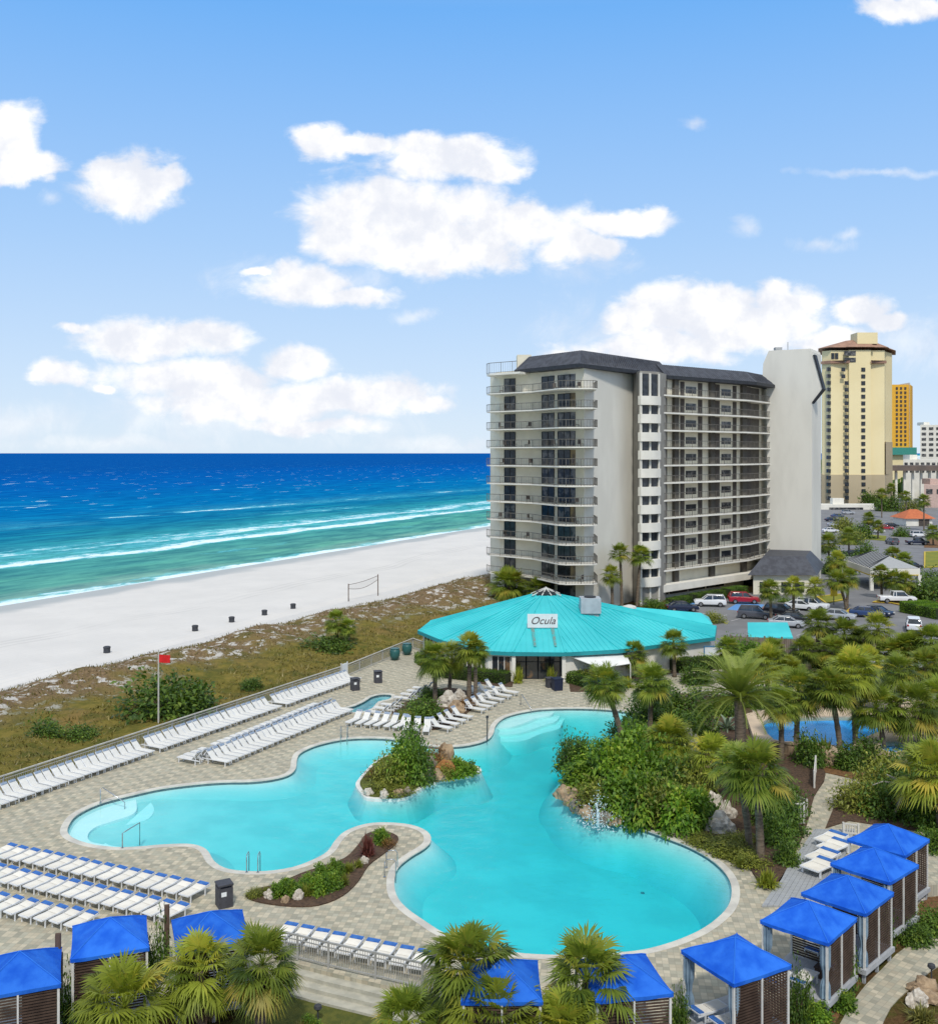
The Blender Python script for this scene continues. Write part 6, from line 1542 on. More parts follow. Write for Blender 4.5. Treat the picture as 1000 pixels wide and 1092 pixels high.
# mesh library shared by the copies
CROWN = [sabal_crown(11, 38, 1.5, None, -.55, .08), sabal_crown(12, 34, 1.5, None, -.75, .16), sabal_crown(13, 40, 1.5, PALM_Y, -.55, .3), sabal_crown(14, 30, 1.5, None, -.4, .1), sabal_crown(15, 36, 1.5, None, -.65, .1), sabal_crown(16, 30, 1.5, PALM_Y, -.7, .15)]
CROWN_LOW = [sabal_crown(21, 26, 1.5, PALM_Y, -.1, .2), sabal_crown(22, 30, 1.5, None, 0.0, .1)]
SKIRT = [dead_skirt(31, 14), dead_skirt(32, 34, 1.55)]
DATEC = date_crown(41)
SPIKYC = date_crown(42, 34, 1.5, SILVER)
def trunk_mesh(seed, h, r0, r1, lean=(0, 0), m=None):
    rs = random.Random(seed); mb = MB(); n = max(5, int(h / .28)); pts = []; rr = []
    for i in range(n + 1):
        t = i / n; pts.append((lean[0] * t ** 1.5, lean[1] * t ** 1.5, h * t)); rr.append((r0 + (r1 - r0) * t) * (1 + (.07 if i % 2 else -.04) + rs.uniform(-.04, .04)) * (1.25 if i == 0 else 1))
    mb.tube(pts, rr, 10)
    return mb.mesh('trunk', m or BARK, True)
def palm(label, crown_px, base_px, rad_px, z=0.0, kind=0, skirt=0, tr=.19, bark=None, group=None, rz=None, cat='palm tree', zoff=0.0, sq=1.0):
    """crown and foot of a palm given where the photo shows them; sizes follow from the distance"""
    b = P(*base_px, z); Y = b.y; cxp = (crown_px[0] - CX) / F * Y; cz = EYE - (crown_px[1] - CY) / F * Y
    rad = rad_px / F * Y; h = max(.35, cz - z - rad * .12)
    o = empty('palm_tree', (b.x, b.y, z), label=label, cat=cat, group=group)
    lean = (cxp - b.x, 0)
    obj('trunk', trunk_mesh(int(crown_px[0] * 7 + crown_px[1]), h, tr * 1.05, tr * .85, lean, bark), o)
    cr = obj('crown', ((CROWN[:4] + CROWN_LOW)[kind] if kind > 1 else CROWN[(0, 4, 1, 0, 4, 5)[len(label) % 6]]) if isinstance(kind, int) else {'date': DATEC, 'spiky': SPIKYC}[kind], o, (lean[0], lean[1], h))
    s = rad / (1.5 if isinstance(kind, int) else (3.0 if kind == 'date' else 1.45)); cr.scale = (s, s, s * sq); cr.rotation_euler = (0, 0, rnd.uniform(0, 6.28) if rz is None else rz)
    if skirt:
        k = obj('dead_fronds', SKIRT[skirt - 1], o, (lean[0], lean[1], h - .05)); q = rad / 1.5; k.scale = (q, q, q); k.rotation_euler = (0, 0, rnd.uniform(0, 6.28))
    return o

# --- palms one by one (label, crown centre px, foot px, crown radius px)
zl = -0.6
palm('shaggy fan palm with dead fronds before the hidden louvred cabana, left of its twin', (212, 1030), (215, 1108), 48, zl, 1, 2, .2)
palm('shaggy fan palm with dead fronds at the end of the lawn, right of its twin', (280, 1024), (277, 1118), 45, zl, 1, 2, .22)
palm('low yellow green fan palm spilling over the bottom edge by the timber post', (133, 1068), (135, 1130), 58, zl, 4, 0, .2)
palm('bushy fan palm with brown skirt at the near pool edge by the curved railing', (498, 1030), (500, 1128), 58, zl, 0, 2, .22)
palm('fan palm with upright and drooping fronds beside the near pool cabana', (626, 1040), (626, 1135), 56, zl, 3, 2, .21)
palm('low pale fan palm at the bottom edge below the bushy one', (530, 1086), (530, 1150), 62, zl, 4, 0, .2)
palm('small green fan palm at the bottom edge below the curved railing', (432, 1086), (432, 1145), 42, zl, 5, 0, .2)
palm('low yellow fan palm at the bottom edge before the hidden cabana', (600, 1098), (600, 1160), 55, zl, 4, 0, .2)
palm('tall fan palm of the planter clump on the left', (463, 700), (464, 750), 23, 0, 0, 1, .19)
palm('fan palm of the planter clump just behind the tall left one', (482, 698), (479, 742), 20, 0, 1, 1, .17)
palm('fan palm of the planter clump on the right with the fullest crown', (501, 689), (500, 748), 22, 0, 1, 1, .2)
palm('second trunk beside the fullest palm of the planter clump', (507, 693), (507, 749), 16, 0, 1, 1, .17)
palm('small palm in the dunes beyond the fence, left of a pair', (358, 661), (360, 690), 15, -.8, 0, 1, .17)
palm('small palm in the dunes beyond the fence, lower one of a pair', (371, 668), (372, 692), 12, -.8, 1, 1, .17)
palm('tall slim palm against the grey flank of the white hotel', (661, 589), (663, 651), 13, zg, 3, 0, .22)
palm('tall slim palm beside the stair tower of the white hotel', (683, 592), (679, 650), 15, zg, 3, 0, .22)
palm('shorter slim palm at the foot of the grey hotel flank', (652, 611), (653, 653), 13, zg, 0, 0, .22)
palm('bushy palm at the seaward corner of the white hotel', (543, 622), (543, 648), 25, zg, 1, 1, .22)
palm('bushy low palm between the hotel corner and the restaurant ridge', (574, 628), (574, 650), 18, zg, 1, 1, .22)
palm('leaning palm with a tall bent trunk above the pool thicket', (644, 727), (665, 802), 27, 0, 1, 1, .21)
palm('short palm with round crown beside the leaning one', (677, 696), (678, 722), 18, 0, 1, 0, .17)
palm('palm with a straight bare trunk behind the pool thicket', (694, 726), (693, 785), 27, 0, 1, 1, .19)
palm('palm standing in front of the long restaurant wall', (718, 684), (719, 722), 18, 0, 0, 0, .17)
palm('yellow fan palm low in the pool thicket', (713, 788), (713, 832), 32, .1, 2, 1, .2)
palm('great date palm with long feathered fronds in the middle of the garden', (788, 738), (790, 822), 60, 0, 'date', 0, .38, sq=1.0)
palm('front palm of the twin trunk bed with a big round crown', (806, 822), (811, 922), 43, 0, 3, 0, .2)
palm('second palm of the twin trunk bed, leaning a little left', (786, 815), (799, 908), 30, 0, 3, 0, .18)
palm('pale low fan palm between the date palm and the twin trunk bed', (760, 806), (762, 850), 33, .1, 4, 0, .2)
GR = [('fan palm at the splash pool corner, left end of its row', (851, 734), (849, 800), 33, 0, 1, 1), ('dark trunk fan palm leaning over the splash pool', (885, 733), (896, 806), 31, 0, 1, 1),
      ('yellowish fan palm above the splash pool', (908, 715), (912, 800), 34, 0, 2, 1), ('round fan palm over the sand coloured deck', (934, 752), (942, 800), 32, 0, 0, 1),
      ('drooping fan palm near the splash pool seats', (975, 752), (982, 800), 36, 0, 1, 0), ('yellow shaggy fan palm at the garden edge of the frame', (995, 822), (1003, 890), 44, 0, 2, 1),
      ('fan palm in the row beside the service road, left one', (936, 668), (936, 716), 22, 0, 1, 1), ('fan palm with twin stems beside the white road sign', (966, 690), (965, 722), 22, 0, 0, 1),
      ('fan palm with a brown skirt beside the white road sign', (974, 684), (977, 722), 17, 0, 1, 2), ('fan palm at the service road at the frame edge', (993, 682), (994, 724), 24, 0, 1, 0),
      ('fan palm behind the plank fence with a full crown', (872, 664), (872, 712), 22, 0, 0, 1), ('fan palm before the plank fence, next to the full crowned one', (900, 674), (900, 712), 23, 0, 1, 1),
      ('fan palm in the gap between plank fence and service road', (917, 682), (916, 712), 18, 0, 1, 0), ('low fan palm before the plank fence', (842, 715), (842, 745), 22, 0, 2, 0),
      ('fan palm by the end notice of the restaurant wall', (776, 690), (774, 726), 17, 0, 0, 1), ('feathery yellow palm behind the date palm', (818, 706), (818, 745), 27, 0, 2, 0),
      ('fan palm between the date palm and the splash pool', (833, 748), (833, 812), 24, 0, 1, 1), ('far fan palm above the plank fence by the shed', (824, 692), (824, 722), 18, 0, 0, 0),
      ('round fan palm on the splash deck beside the frame edge', (1000, 742), (1000, 790), 30, 0, 1, 1),
      ('fan palm over the garden path fork', (958, 715), (958, 770), 26, 0, 0, 0)]
for i, (cx0, cy0, by0, r0, k0) in enumerate(((858, 692, 722, 20, 0), (888, 692, 722, 21, 1), (925, 704, 742, 22, 2), (950, 694, 722, 20, 0), (986, 708, 745, 24, 0), (1003, 702, 735, 23, 1), (920, 725, 760, 24, 1))):
    GR.append(('fan palm of the dense grove between splash pool and plank fence', (cx0, cy0), (cx0 + (i % 3 - 1) * 3, by0), r0, 0, k0, 1))
for (lab, c, b, r, z, k, s) in GR: palm(lab, c, b, r * .97, z, k, s, .19, group='palms of the dense grove' if 'dense grove' in lab else None)
for (lab, c, b, r, k) in (('round palm in front of the entrance lodge window', (821, 628), (822, 662), 15, 0), ('palm by the red suv in front of the lodge', (846, 624), (846, 657), 14, 1), ('palm at the kerb right of the lodge', (869, 624), (869, 650), 13, 1),
                          ('dark palm before the entrance canopy', (893, 618), (902, 650), 15, 1), ('palm at the left post of the entrance canopy', (905, 615), (903, 648), 13, 1), ('palm at the right post of the entrance canopy', (939, 610), (940, 638), 12, 0),
                          ('palm above the white pickup, left of two', (953, 617), (953, 640), 14, 1), ('palm above the white pickup, right of two', (965, 619), (964, 640), 14, 0), ('palm on the island before the clipped hedge', (964, 597), (966, 620), 12, 0),
                          ('olive round palm on the lawn by the upper lot', (952, 592), (955, 613), 13, 1), ('palm near the black car behind the canopy', (893, 596), (896, 622), 13, 1), ('tall palm in front of the small white house', (985, 533), (985, 566), 9, 0),
                          ('palm at the frame edge beyond the white suv', (994, 566), (995, 582), 10, 0), ('palm by the pink building', (966, 528), (966, 556), 7, 1), ('palm before the yellow tower base', (940, 526), (940, 552), 8, 1), ('palm beside the end wall of the hotel', (883, 578), (884, 606), 14, 0),
                          ('palm in the upper lot row', (926, 552), (926, 574), 9, 1), ('palm between upper lot and lodge', (905, 570), (905, 592), 11, 0), ('palm right of the upper lot row', (936, 560), (936, 575), 8, 0), ('palm in front of the elevated deck', (950, 520), (950, 545), 7, 0)):
    palm(lab, c, b, r, zg, k, 1 if k else 0, .2)

# ------------------------------------------------------------------ shrubs
LIB = {'broad': [leaf_cloud(s, 2900, .20, BROAD, 64, asp=.5, curl=.3, jit=.16) for s in (51, 52, 53)],
       'dark': [leaf_cloud(s, 2400, .17, DARKL, 60, asp=.5) for s in (61, 62)],
       'olive': [leaf_cloud(s, 2400, .16, OLIVE, 60, asp=.45) for s in (71, 72)],
       'hedge': [leaf_cloud(s, 2600, .13, DARKL, 90, asp=.55, jit=.14, shell=(.8, 1.0)) for s in (81,)],
       'grassy': [blade_clump(s, 260, 1.0, GRASSL, .7, .035) for s in (91, 92)],
       'spiky': [blade_clump(s, 170, 1.0, OLIVE, .8, .045, .2) for s in (101, 102)],
       'yellow': [blade_clump(s, 220, 1.0, PALM_Y, .85, .05, .3, tint0=.55) for s in (105,)],
       'maroon': [blade_clump(s, 180, 1.0, REDL, .7, .06, .2) for s in (111,)],
       'cycad': [date_crown(121, 30, 1.0, DARKL)], 'silver': [date_crown(122, 26, 1.0, SILVER)],
       'flower': [leaf_cloud(131, 1300, .15, leaf_mat('rusty_leaf', (.06, .04, .015), (.22, .11, .03), (.40, .22, .06)), 40)],
       'tall': [leaf_cloud(141, 3200, .15, BROAD, 70, asp=.5)]}
stemM = MB(); 
for k in range(5):
    a = k * 1.256; stemM.tube([(0, 0, 0), (.18 * math.cos(a), .18 * math.sin(a), .3), (.42 * math.cos(a), .42 * math.sin(a), .68)], [.06, .045, .02], 6)
STEMS = stemM.mesh('stem', WOODB, True)
def shrub(kind, px, py, rx, h, label, group=None, z=0.05, name=None, ry=None, cat='shrub', v=None):
    """rx: half width in photo pixels at its foot; h: height in metres"""
    p = P(px, py, z); r = rx / F * p.y; ry = r if ry is None else ry
    o = empty(name or 'garden_shrub', (p.x, p.y, z), rnd.uniform(0, 6.28) if ry == r else 0, label, cat, group)
    lib = LIB[kind]; f = obj('foliage', lib[rnd.randrange(len(lib)) if v is None else v % len(lib)], o)
    f.scale = (r, ry, h)
    if kind in ('broad', 'dark', 'olive', 'hedge', 'tall', 'flower'): s = obj('stem', STEMS, o); s.scale = (r * .8, ry * .8, h * .8)
    else: f.scale = (r, r, h)
    return o
TH = 'large leaved shrub of the dense thicket on the pool rim'
G_TH = 'thicket shrubs on the pool rim'
for (px, py, rx, h) in ((622, 838, 24, 1.7), (640, 862, 26, 2.2), (660, 868, 26, 2.6), (682, 874, 26, 2.7), (704, 878, 26, 2.7), (727, 884, 26, 2.5), (742, 878, 22, 2.5), (632, 826, 26, 2.3), (655, 838, 28, 3.0), (684, 846, 30, 3.3), (712, 852, 28, 3.2), (738, 856, 24, 2.6), (668, 815, 26, 2.6), (695, 822, 26, 2.6), (724, 826, 26, 2.4)):
    kk_ = ('broad', 'broad', 'tall', 'broad', 'dark', 'broad', 'olive', 'broad')[(px * 7 + py) % 8]
    if kk_ == 'broad': shrub('broad', px, py, rx, h * rnd.uniform(.68, .86), TH, G_TH, .05)
    else: shrub(kk_, px, py, rx, h * rnd.uniform(.68, .86), {'tall': 'fresh green small leaved shrub within the pool thicket', 'dark': 'dark small leaved shrub within the pool thicket', 'olive': 'olive small leaved shrub within the pool thicket'}[kk_], {'tall': 'fresh green shrubs within the pool thicket', 'dark': 'dark shrubs within the pool thicket', 'olive': 'olive shrubs within the pool thicket'}[kk_], .05)
shrub('yellow', 668, 858, 12, 2.6, 'yellow green strappy plant rising from the middle of the pool thicket'); shrub('cycad', 705, 836, 16, 3.0, 'dark feathered plant rising from the back of the pool thicket')
for (px, py, rx, h) in ((607, 822, 15, 1.7), (616, 815, 16, 1.7)): shrub('dark', px, py, rx, h, 'dark rounded shrub overhanging the water at the thicket tip', 'dark shrubs at the thicket tip')
for (px, py, rx, h) in ((690, 772, 22, 1.9), (706, 760, 20, 1.7), (672, 792, 22, 1.6), (740, 790, 24, 1.8), (735, 765, 22, 1.8)): shrub('dark', px, py, rx, h, 'dark green shrub behind the thicket among the palm trunks', 'dark shrubs among the palm trunks')
for (px, py, rx, h) in ((772, 908, 20, .5), (790, 912, 18, .5), (752, 899, 18, .4), (786, 900, 16, .5), (800, 922, 16, .5)): shrub('olive', px, py, rx, h, 'low fine leaved shrub in front of the white rocks', 'low shrubs by the white rocks')
for (px, py, rx, h) in ((832, 900, 18, 1.3), (837, 886, 20, 1.6), (822, 880, 20, 1.8), (840, 868, 18, 1.7), (815, 862, 22, 1.8), (838, 920, 14, 1.0)): shrub('dark', px, py, rx, h, 'dark shrub behind the twin palm trunks', 'dark shrubs behind the twin palm trunks')
shrub('yellow', 818, 945, 16, 1.0, 'yellow green spiky plant at the tip of the garden bed')
shrub('spiky', 790, 925, 10, .7, 'small strappy plant at the foot of the leaning palm')
# island
for (px, py, rx, h, k, lab) in ((432, 831, 23, 2.3, 'tall', 'tall rounded green shrub filling the middle of the pool island'), (418, 835, 18, 1.5, 'olive', 'rounded green shrub at the left of the island shrubs'), (448, 833, 17, 1.7, 'dark', 'dark shrub at the right of the tallest island shrub'), (438, 808, 17, 1.9, 'dark', 'dark upright shrub at the back of the pool island'),
                                (490, 826, 16, .8, 'broad', 'low glossy shrub at the pointed end of the island'), (474, 828, 12, .8, 'olive', 'low olive shrub by the orange rock of the island'), (404, 842, 14, .4, 'olive', 'low ground cover shrub at the near rim of the island'), (424, 846, 16, .35, 'olive', 'flat ground cover shrub beside the island rocks'), (398, 830, 9, .6, 'flower', 'rusty orange shrub at the left point of the island'), (464, 814, 12, 1.0, 'flower', 'rust brown shrub in the middle of the island')):
    shrub(k, px, py, rx, h, lab, z=.15)
# kidney bed on the peninsula
for i, (px, py, rx, h) in enumerate(((284, 954, 11, .6), (298, 955, 12, .75), (312, 954, 12, .8), (326, 955, 13, .95), (338, 953, 13, 1.0), (352, 948, 13, .9), (366, 944, 12, .9), (344, 938, 12, .9), (358, 934, 11, .9), (372, 930, 11, .8), (326, 946, 10, .7), (306, 948, 10, .6), (382, 925, 9, .7))):
    shrub('broad' if i % 3 else 'spiky', px, py, rx * .85, h * .72, 'low green plant in the kidney shaped bed' if i % 3 else 'strappy green plant in the kidney shaped bed', 'leafy plants of the kidney bed' if i % 3 else 'strappy plants of the kidney bed')
shrub('maroon', 392, 913, 12, 1.35, 'maroon spiky cordyline in the kidney shaped bed')
shrub('broad', 406, 899, 9, .7, 'small green shrub behind the maroon cordyline')
shrub('flower', 414, 903, 8, .4, 'low rusty plant at the far end of the kidney bed')
shrub('olive', 272, 956, 8, .35, 'flat olive plant at the pointed end of the kidney bed')
# palm planter
for (px, py, rx, h, k, lab) in ((440, 772, 12, 1.0, 'cycad', 'dark cycad at the near edge of the palm planter, left'), (455, 771, 13, 1.1, 'cycad', 'dark cycad at the near edge of the palm planter, middle'), (468, 768, 12, 1.1, 'cycad', 'dark cycad at the near edge of the palm planter, right'), (432, 768, 10, .7, 'olive', 'olive shrub at the left end of the palm planter'), (450, 762, 18, 1.1, 'dark', 'dark mounded shrub in the palm planter'), (472, 745, 12, .8, 'cycad', 'cycad at the back of the palm planter'), (460, 745, 12, .9, 'dark', 'dark shrub at the back of the palm planter'), (498, 756, 9, .8, 'flower', 'rusty brown shrub at the right of the palm planter')):
    shrub(k, px, py, rx, h, lab)
# hedge along the restaurant: clipped box with a leafy skin
def hedge(label, a, b, w, h, z=0.0, zb=None, m=None, n=None):
    A, B = P(*a, z), P(*b, z); L = (B - A).length; o = empty('clipped_hedge', (A.x, A.y, z), math.atan2((B - A).y, (B - A).x), label, 'hedge')
    rs = np.random.RandomState(len(label)); n = n or int(230 * (L * (w + 2 * h)) / 1.2); n = min(n, 9000)
    f = rs.rand(n); x = rs.rand(n) * L; side = rs.rand(n) * (w + 2 * h); y = np.where(side < h, 0, np.where(side < h + w, side - h, w)) - w / 2; zz = np.where(side < h, side, np.where(side < h + w, h, 2 * h + w - side))
    p = np.stack([x, y, zz], 1) + rs.normal(0, .035, (n, 3)); nr = np.stack([rs.normal(0, .5, n), np.sign(y) * (side < h) + np.sign(y) * (side > h + w) + rs.normal(0, .4, n), (zz >= h * .97) * 1.0 + rs.normal(0, .5, n)], 1); d = unit(nr); s_ = unit(np.cross(d, rs.normal(0, 1, (n, 3)))); l = rs.uniform(.09, .17, (n, 1))
    V = np.stack([p, p + d * l * .5 - s_ * l * .3, p + d * l * .5 + s_ * l * .3, p + d * l], 1).reshape(-1, 3); T = (np.arange(n)[:, None, None] * 4 + np.array([[0, 1, 2], [1, 3, 2]])).reshape(-1, 3)
    fb = FB(); fb.add(V, T, np.repeat(np.clip(.4 + rs.normal(0, .15, n) + .15 * np.sin(x * 2.1), .02, 1), 4)); obj('foliage', fb.mesh('foliage', m or DARKL), o)
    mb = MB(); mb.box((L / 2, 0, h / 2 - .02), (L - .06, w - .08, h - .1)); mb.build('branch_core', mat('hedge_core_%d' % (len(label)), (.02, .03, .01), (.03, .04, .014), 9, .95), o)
    return o
hedge('dark clipped hedge in front of the restaurant windows, seaward length', (449, 706), (474, 722), 1.3, .95)
hedge('dark clipped hedge in front of the restaurant windows, middle length', (476, 722), (542, 729), 1.3, .95)
hedge('low clipped hedge right of the restaurant entrance', (610, 727), (640, 736), 1.5, .9)
hedge('dark clipped hedge along the long restaurant wall', (716, 716), (772, 712), 1.2, 1.1)
hedge('clipped hedge between the cars and the white hotel, left piece', (714, 647), (733, 643), 1.5, 1.1, zg)
hedge('clipped hedge between the cars and the white hotel, middle piece', (738, 643), (770, 638), 1.6, 1.3, zg)
hedge('clipped hedge between the cars and the white hotel, right piece', (774, 638), (792, 635), 1.8, 1.5, zg)
hedge('broad clipped hedge at the car park edge, nearest the frame edge', (972, 652), (1012, 660), 4.5, 1.5, zg, m=BROAD)
hedge('low dark hedge along the plank fence', (866, 712), (905, 716), 1.2, .9)
shrub('yellow', 553, 728, 8, 1.7, 'bright bushy plant left of the restaurant door'); shrub('yellow', 587, 727, 8, 1.6, 'bright bushy plant right of the restaurant door')
shrub('dark', 462, 706, 10, 1.4, 'dark shrub at the seaward end of the restaurant', z=0)
for (px, py, rx, h, k, lab) in ((630, 728, 14, 1.3, 'olive', 'olive shrub below the white awning'), (652, 736, 13, 1.2, 'dark', 'dark shrub before the long restaurant wall, left end'), (668, 732, 12, 1.1, 'yellow', 'yellow strappy plant before the long restaurant wall'), (700, 735, 14, 1.2, 'dark', 'dark shrub below the wall palm'), (742, 728, 16, 1.4, 'dark', 'dark shrub near the notice board'), (790, 722, 18, 1.6, 'tall', 'tall green shrub at the end of the restaurant'), (800, 706, 16, 2.0, 'tall', 'green shrub in front of the turquoise shed'), (776, 708, 16, 2.2, 'tall', 'green shrub between notice board and fence'),
                                (842, 722, 18, 1.2, 'dark', 'dark shrub along the plank fence, left'), (862, 730, 16, 1.1, 'dark', 'dark shrub along the plank fence, middle'), (768, 760, 18, 1.4, 'dark', 'dark shrub left of the date palm foot'), (806, 752, 20, 1.5, 'dark', 'dark shrub right of the date palm foot'), (745, 745, 16, 1.3, 'silver', 'silvery palm seedling behind the thicket'), (700, 800, 10, .8, 'silver', 'silvery seedling by the yellow fan palm'),
                                (775, 778, 18, 1.3, 'silver', 'silvery feathery plant below the date palm'), (864, 815, 16, 1.9, 'dark', 'dark climbing shrub on the white gate post'), (880, 806, 12, 1.6, 'spiky', 'dark spiky plant on the splash pool rim'), (905, 818, 18, 1.2, 'dark', 'dark shrub on the straw bed, left'), (925, 812, 20, 1.3, 'dark', 'dark shrub on the straw bed, middle'), (950, 822, 20, 1.1, 'olive', 'olive shrub on the straw bed, right'),
                                (920, 862, 24, 1.4, 'olive', 'olive shrub beside the garden path, nearest the cabanas'), (945, 868, 26, 1.6, 'dark', 'dark shrub behind the garden end cabana'), (970, 862, 26, 1.8, 'dark', 'dark shrub beside the driftwood tree'), (990, 880, 24, 1.6, 'dark', 'dark shrub at the frame edge behind the cabanas'), (960, 845, 24, 1.8, 'dark', 'dark shrub in front of the yellow shaggy palm'), (985, 858, 22, 1.7, 'dark', 'dark shrub below the yellow shaggy palm'), (935, 848, 22, 1.9, 'olive', 'light olive shrub with a bare curved branch'),
                                (996, 905, 18, 1.0, 'dark', 'dark shrub at the top of the straw slope'), (962, 725, 20, 1.2, 'dark', 'dark round shrub beside the white road sign'), (985, 730, 18, 1.1, 'silver', 'silvery plant by the service road'), (890, 730, 22, 1.3, 'olive', 'olive shrub in front of the service road'), (915, 738, 22, 1.3, 'dark', 'dark shrub below the yellowish fan palm'), (1000, 775, 20, 1.6, 'olive', 'olive shrub at the splash deck edge'), (960, 786, 16, .9, 'olive', 'low shrub on the splash deck'), (868, 745, 18, 1.2, 'dark', 'dark shrub behind the splash pool'), (985, 815, 20, 1.4, 'dark', 'dark shrub beside the splash deck corner')):
    shrub(k, px, py, rx, h, lab)
# shrubs squeezed between the cabanas
for (px, py, rx, h, k, lab) in ((722, 1108, 12, 1.5, 'dark', 'dark shrub between the two near pool cabanas'), (852, 1088, 13, 1.5, 'dark', 'dark shrub between the first and second diagonal cabanas'), (900, 1052, 12, 1.8, 'dark', 'dark climber between the second and third diagonal cabanas'), (940, 1010, 11, 1.8, 'dark', 'dark climber between the third and fourth diagonal cabanas'), (880, 942, 7, .9, 'spiky', 'small potted plant in front of the middle cabana'),
                                (975, 1003, 18, .6, 'dark', 'low dark shrub where the stone path bends'), (995, 992, 18, .8, 'dark', 'low dark shrub above the stone path'), (895, 1072, 16, .5, 'broad', 'low shrub along the stone path by the cabana foot'), (868, 1088, 16, .5, 'broad', 'low shrub along the stone path at the bottom edge'), (985, 1090, 22, .7, 'grassy', 'grassy tuft in the corner beside the pale rocks'),
                                (70, 1100, 16, 1.6, 'dark', 'dark shrub between the leftmost cabanas'), (168, 1052, 15, 1.9, 'dark', 'dark shrub between the clear cabana and the shaggy palms'), (95, 1110, 20, 1.0, 'dark', 'dark shrub in front of the clear standing cabana'), (330, 1096, 10, .35, 'broad', 'small bright plant at the edge of the lawn'), (322, 1100, 14, .5, 'grassy', 'dry grass tuft on the lawn'), (365, 1105, 14, .5, 'grassy', 'dry grass tuft near the path lamp'), (480, 1100, 26, 1.2, 'grassy', 'tall grass below the bushy palm'), (570, 1105, 30, 1.3, 'grassy', 'tall yellow grass at the bottom edge'), (455, 1080, 18, 1.2, 'spiky', 'strappy plant at the end of the concrete steps'), (648, 1100, 24, 1.1, 'grassy', 'tall grass below the near pool cabana')):
    shrub(k, px, py, rx, h, lab, z=-.55)
# shrubs in the dunes and beyond
for (px, py, rx, h, lab) in ((178, 766, 42, 3.0, 'large dark shrub behind the red flag in the dunes'), (205, 764, 26, 2.2, 'dark shrub joined to the flag shrub on its far side'), (48, 792, 20, 1.4, 'round dark shrub in the dune grass at the left'), (85, 790, 18, 1.0, 'small green shrub in the dunes beside the round dark one'), (350, 696, 24, 1.5, 'dark shrub at the foot of the dune palms'), (268, 734, 10, .9, 'small round shrub close to the dune fence')):
    shrub('dark', px, py, rx, h, lab, z=-.8)
for (px, py, rx, h, k, lab) in ((940, 603, 18, 1.6, 'yellow', 'bright yellow green shrub bank behind the entrance canopy'), (922, 597, 14, 3.0, 'dark', 'rounded dark tree beside the entrance canopy'), (985, 640, 20, 3.0, 'dark', 'dark shrub bank under the palms near the clipped hedge'), (995, 628, 16, 2.8, 'dark', 'dark shrub bank at the frame edge'), (894, 612, 18, 3.4, 'dark', 'dark tree at the end wall of the hotel'), (907, 580, 14, 3.6, 'olive', 'olive tree in the upper lot'), (917, 574, 14, 3.6, 'dark', 'dark tree in the upper lot'), (930, 540, 12, 5.5, 'dark', 'dark oak in front of the yellow tower base'), (948, 545, 13, 5.5, 'dark', 'dark oak right of the yellow tower base'), (900, 566, 12, 3.6, 'olive', 'small olive tree left of the upper lot'), (972, 548, 9, 5.0, 'olive', 'olive tree beside the small white house'), (962, 572, 10, 2.0, 'dark', 'dark hedge tree near the dark blue pickup'), (842, 648, 14, 1.3, 'dark', 'low dark shrub before the lodge'), (858, 646, 10, 1.0, 'yellow', 'yellow shrub on the lodge island'), (590, 640, 14, 2.0, 'olive', 'olive shrub behind the restaurant ridge'), (700, 650, 16, 1.3, 'dark', 'dark shrub at the hotel stair foot'), (760, 664, 10, 1.4, 'olive', 'small olive shrub behind the turquoise roof')):
    shrub(k, px, py, rx, h, lab, z=zg)
# far wood on the skyline, nobody could count it
rs = np.random.RandomState(5); fb = FB()
n = 9000; x = rs.uniform(140, 1400, n); y = rs.uniform(520, 2600, n); keep = x > y * .30; x, y = x[keep], y[keep]; n = len(x)
hz = rs.uniform(3, 9, n); 
for q in range(3):
    c = np.stack([x + rs.normal(0, 2.5, n), y + rs.normal(0, 2.5, n), zg + hz * rs.uniform(.3, 1, n)], 1); r = rs.uniform(2, 4, (n, 1))
    d1 = unit(rs.normal(0, 1, (n, 3))); d2_ = unit(np.cross(d1, rs.normal(0, 1, (n, 3))))
    V = np.stack([c - d1 * r, c + d2_ * r, c + d1 * r, c - d2_ * r], 1).reshape(-1, 3); T = (np.arange(n)[:, None, None] * 4 + np.array([[0, 1, 2], [0, 2, 3]])).reshape(-1, 3); fb.add(V, T, np.repeat(rs.uniform(.1, .6, n), 4))
tag(obj('far_wood', fb.mesh('far_wood', DARKL)), kind='stuff')
# dune grass
rs = np.random.RandomState(8); n = 46000; t = rs.uniform(-18, 175, n); s_ = rs.uniform(.3, 28.5, n); keep = (s_ < 13) | (rs.rand(n) < .45); t, s_ = t[keep], s_[keep]; n = len(t)
cl = np.array([mnoise.noise(Vector((a * .35, b * .35, 2.))) for a, b in zip(t, s_)]); keep = cl > -.25; t, s_, cl = t[keep], s_[keep], cl[keep]; n = len(t)
zz = np.array([dune_z(a, b) for a, b in zip(t, s_)]); az = rs.uniform(0, 6.28, n); h = rs.uniform(.12, .34, n) * (1 + .5 * cl); L = np.stack([np.cos(az), np.sin(az), np.zeros(n)], 1); b0 = np.stack([t, s_, zz], 1); tip = b0 + np.stack([rs.normal(0, .18, n), rs.normal(0, .18, n), h], 1)
V = np.stack([b0 - L * .06, b0 + L * .06, tip], 1).reshape(-1, 3); T = np.arange(3 * n).reshape(-1, 3)
tn = np.clip(np.where(s_ < 14, .35, .2) + rs.normal(0, .2, n) + .3 * cl, .02, 1); DUNEG = leaf_mat('dune_grass_blade', (.10, .085, .02), (.27, .22, .055), (.42, .34, .15), .15)
tag(obj('dune_grass', np_mesh('dune_grass', V, T, DUNEG, np.repeat(tn, 3)), loc=(F0.x, F0.y, 0), rz=math.atan2(fd.y, fd.x)), kind='stuff')

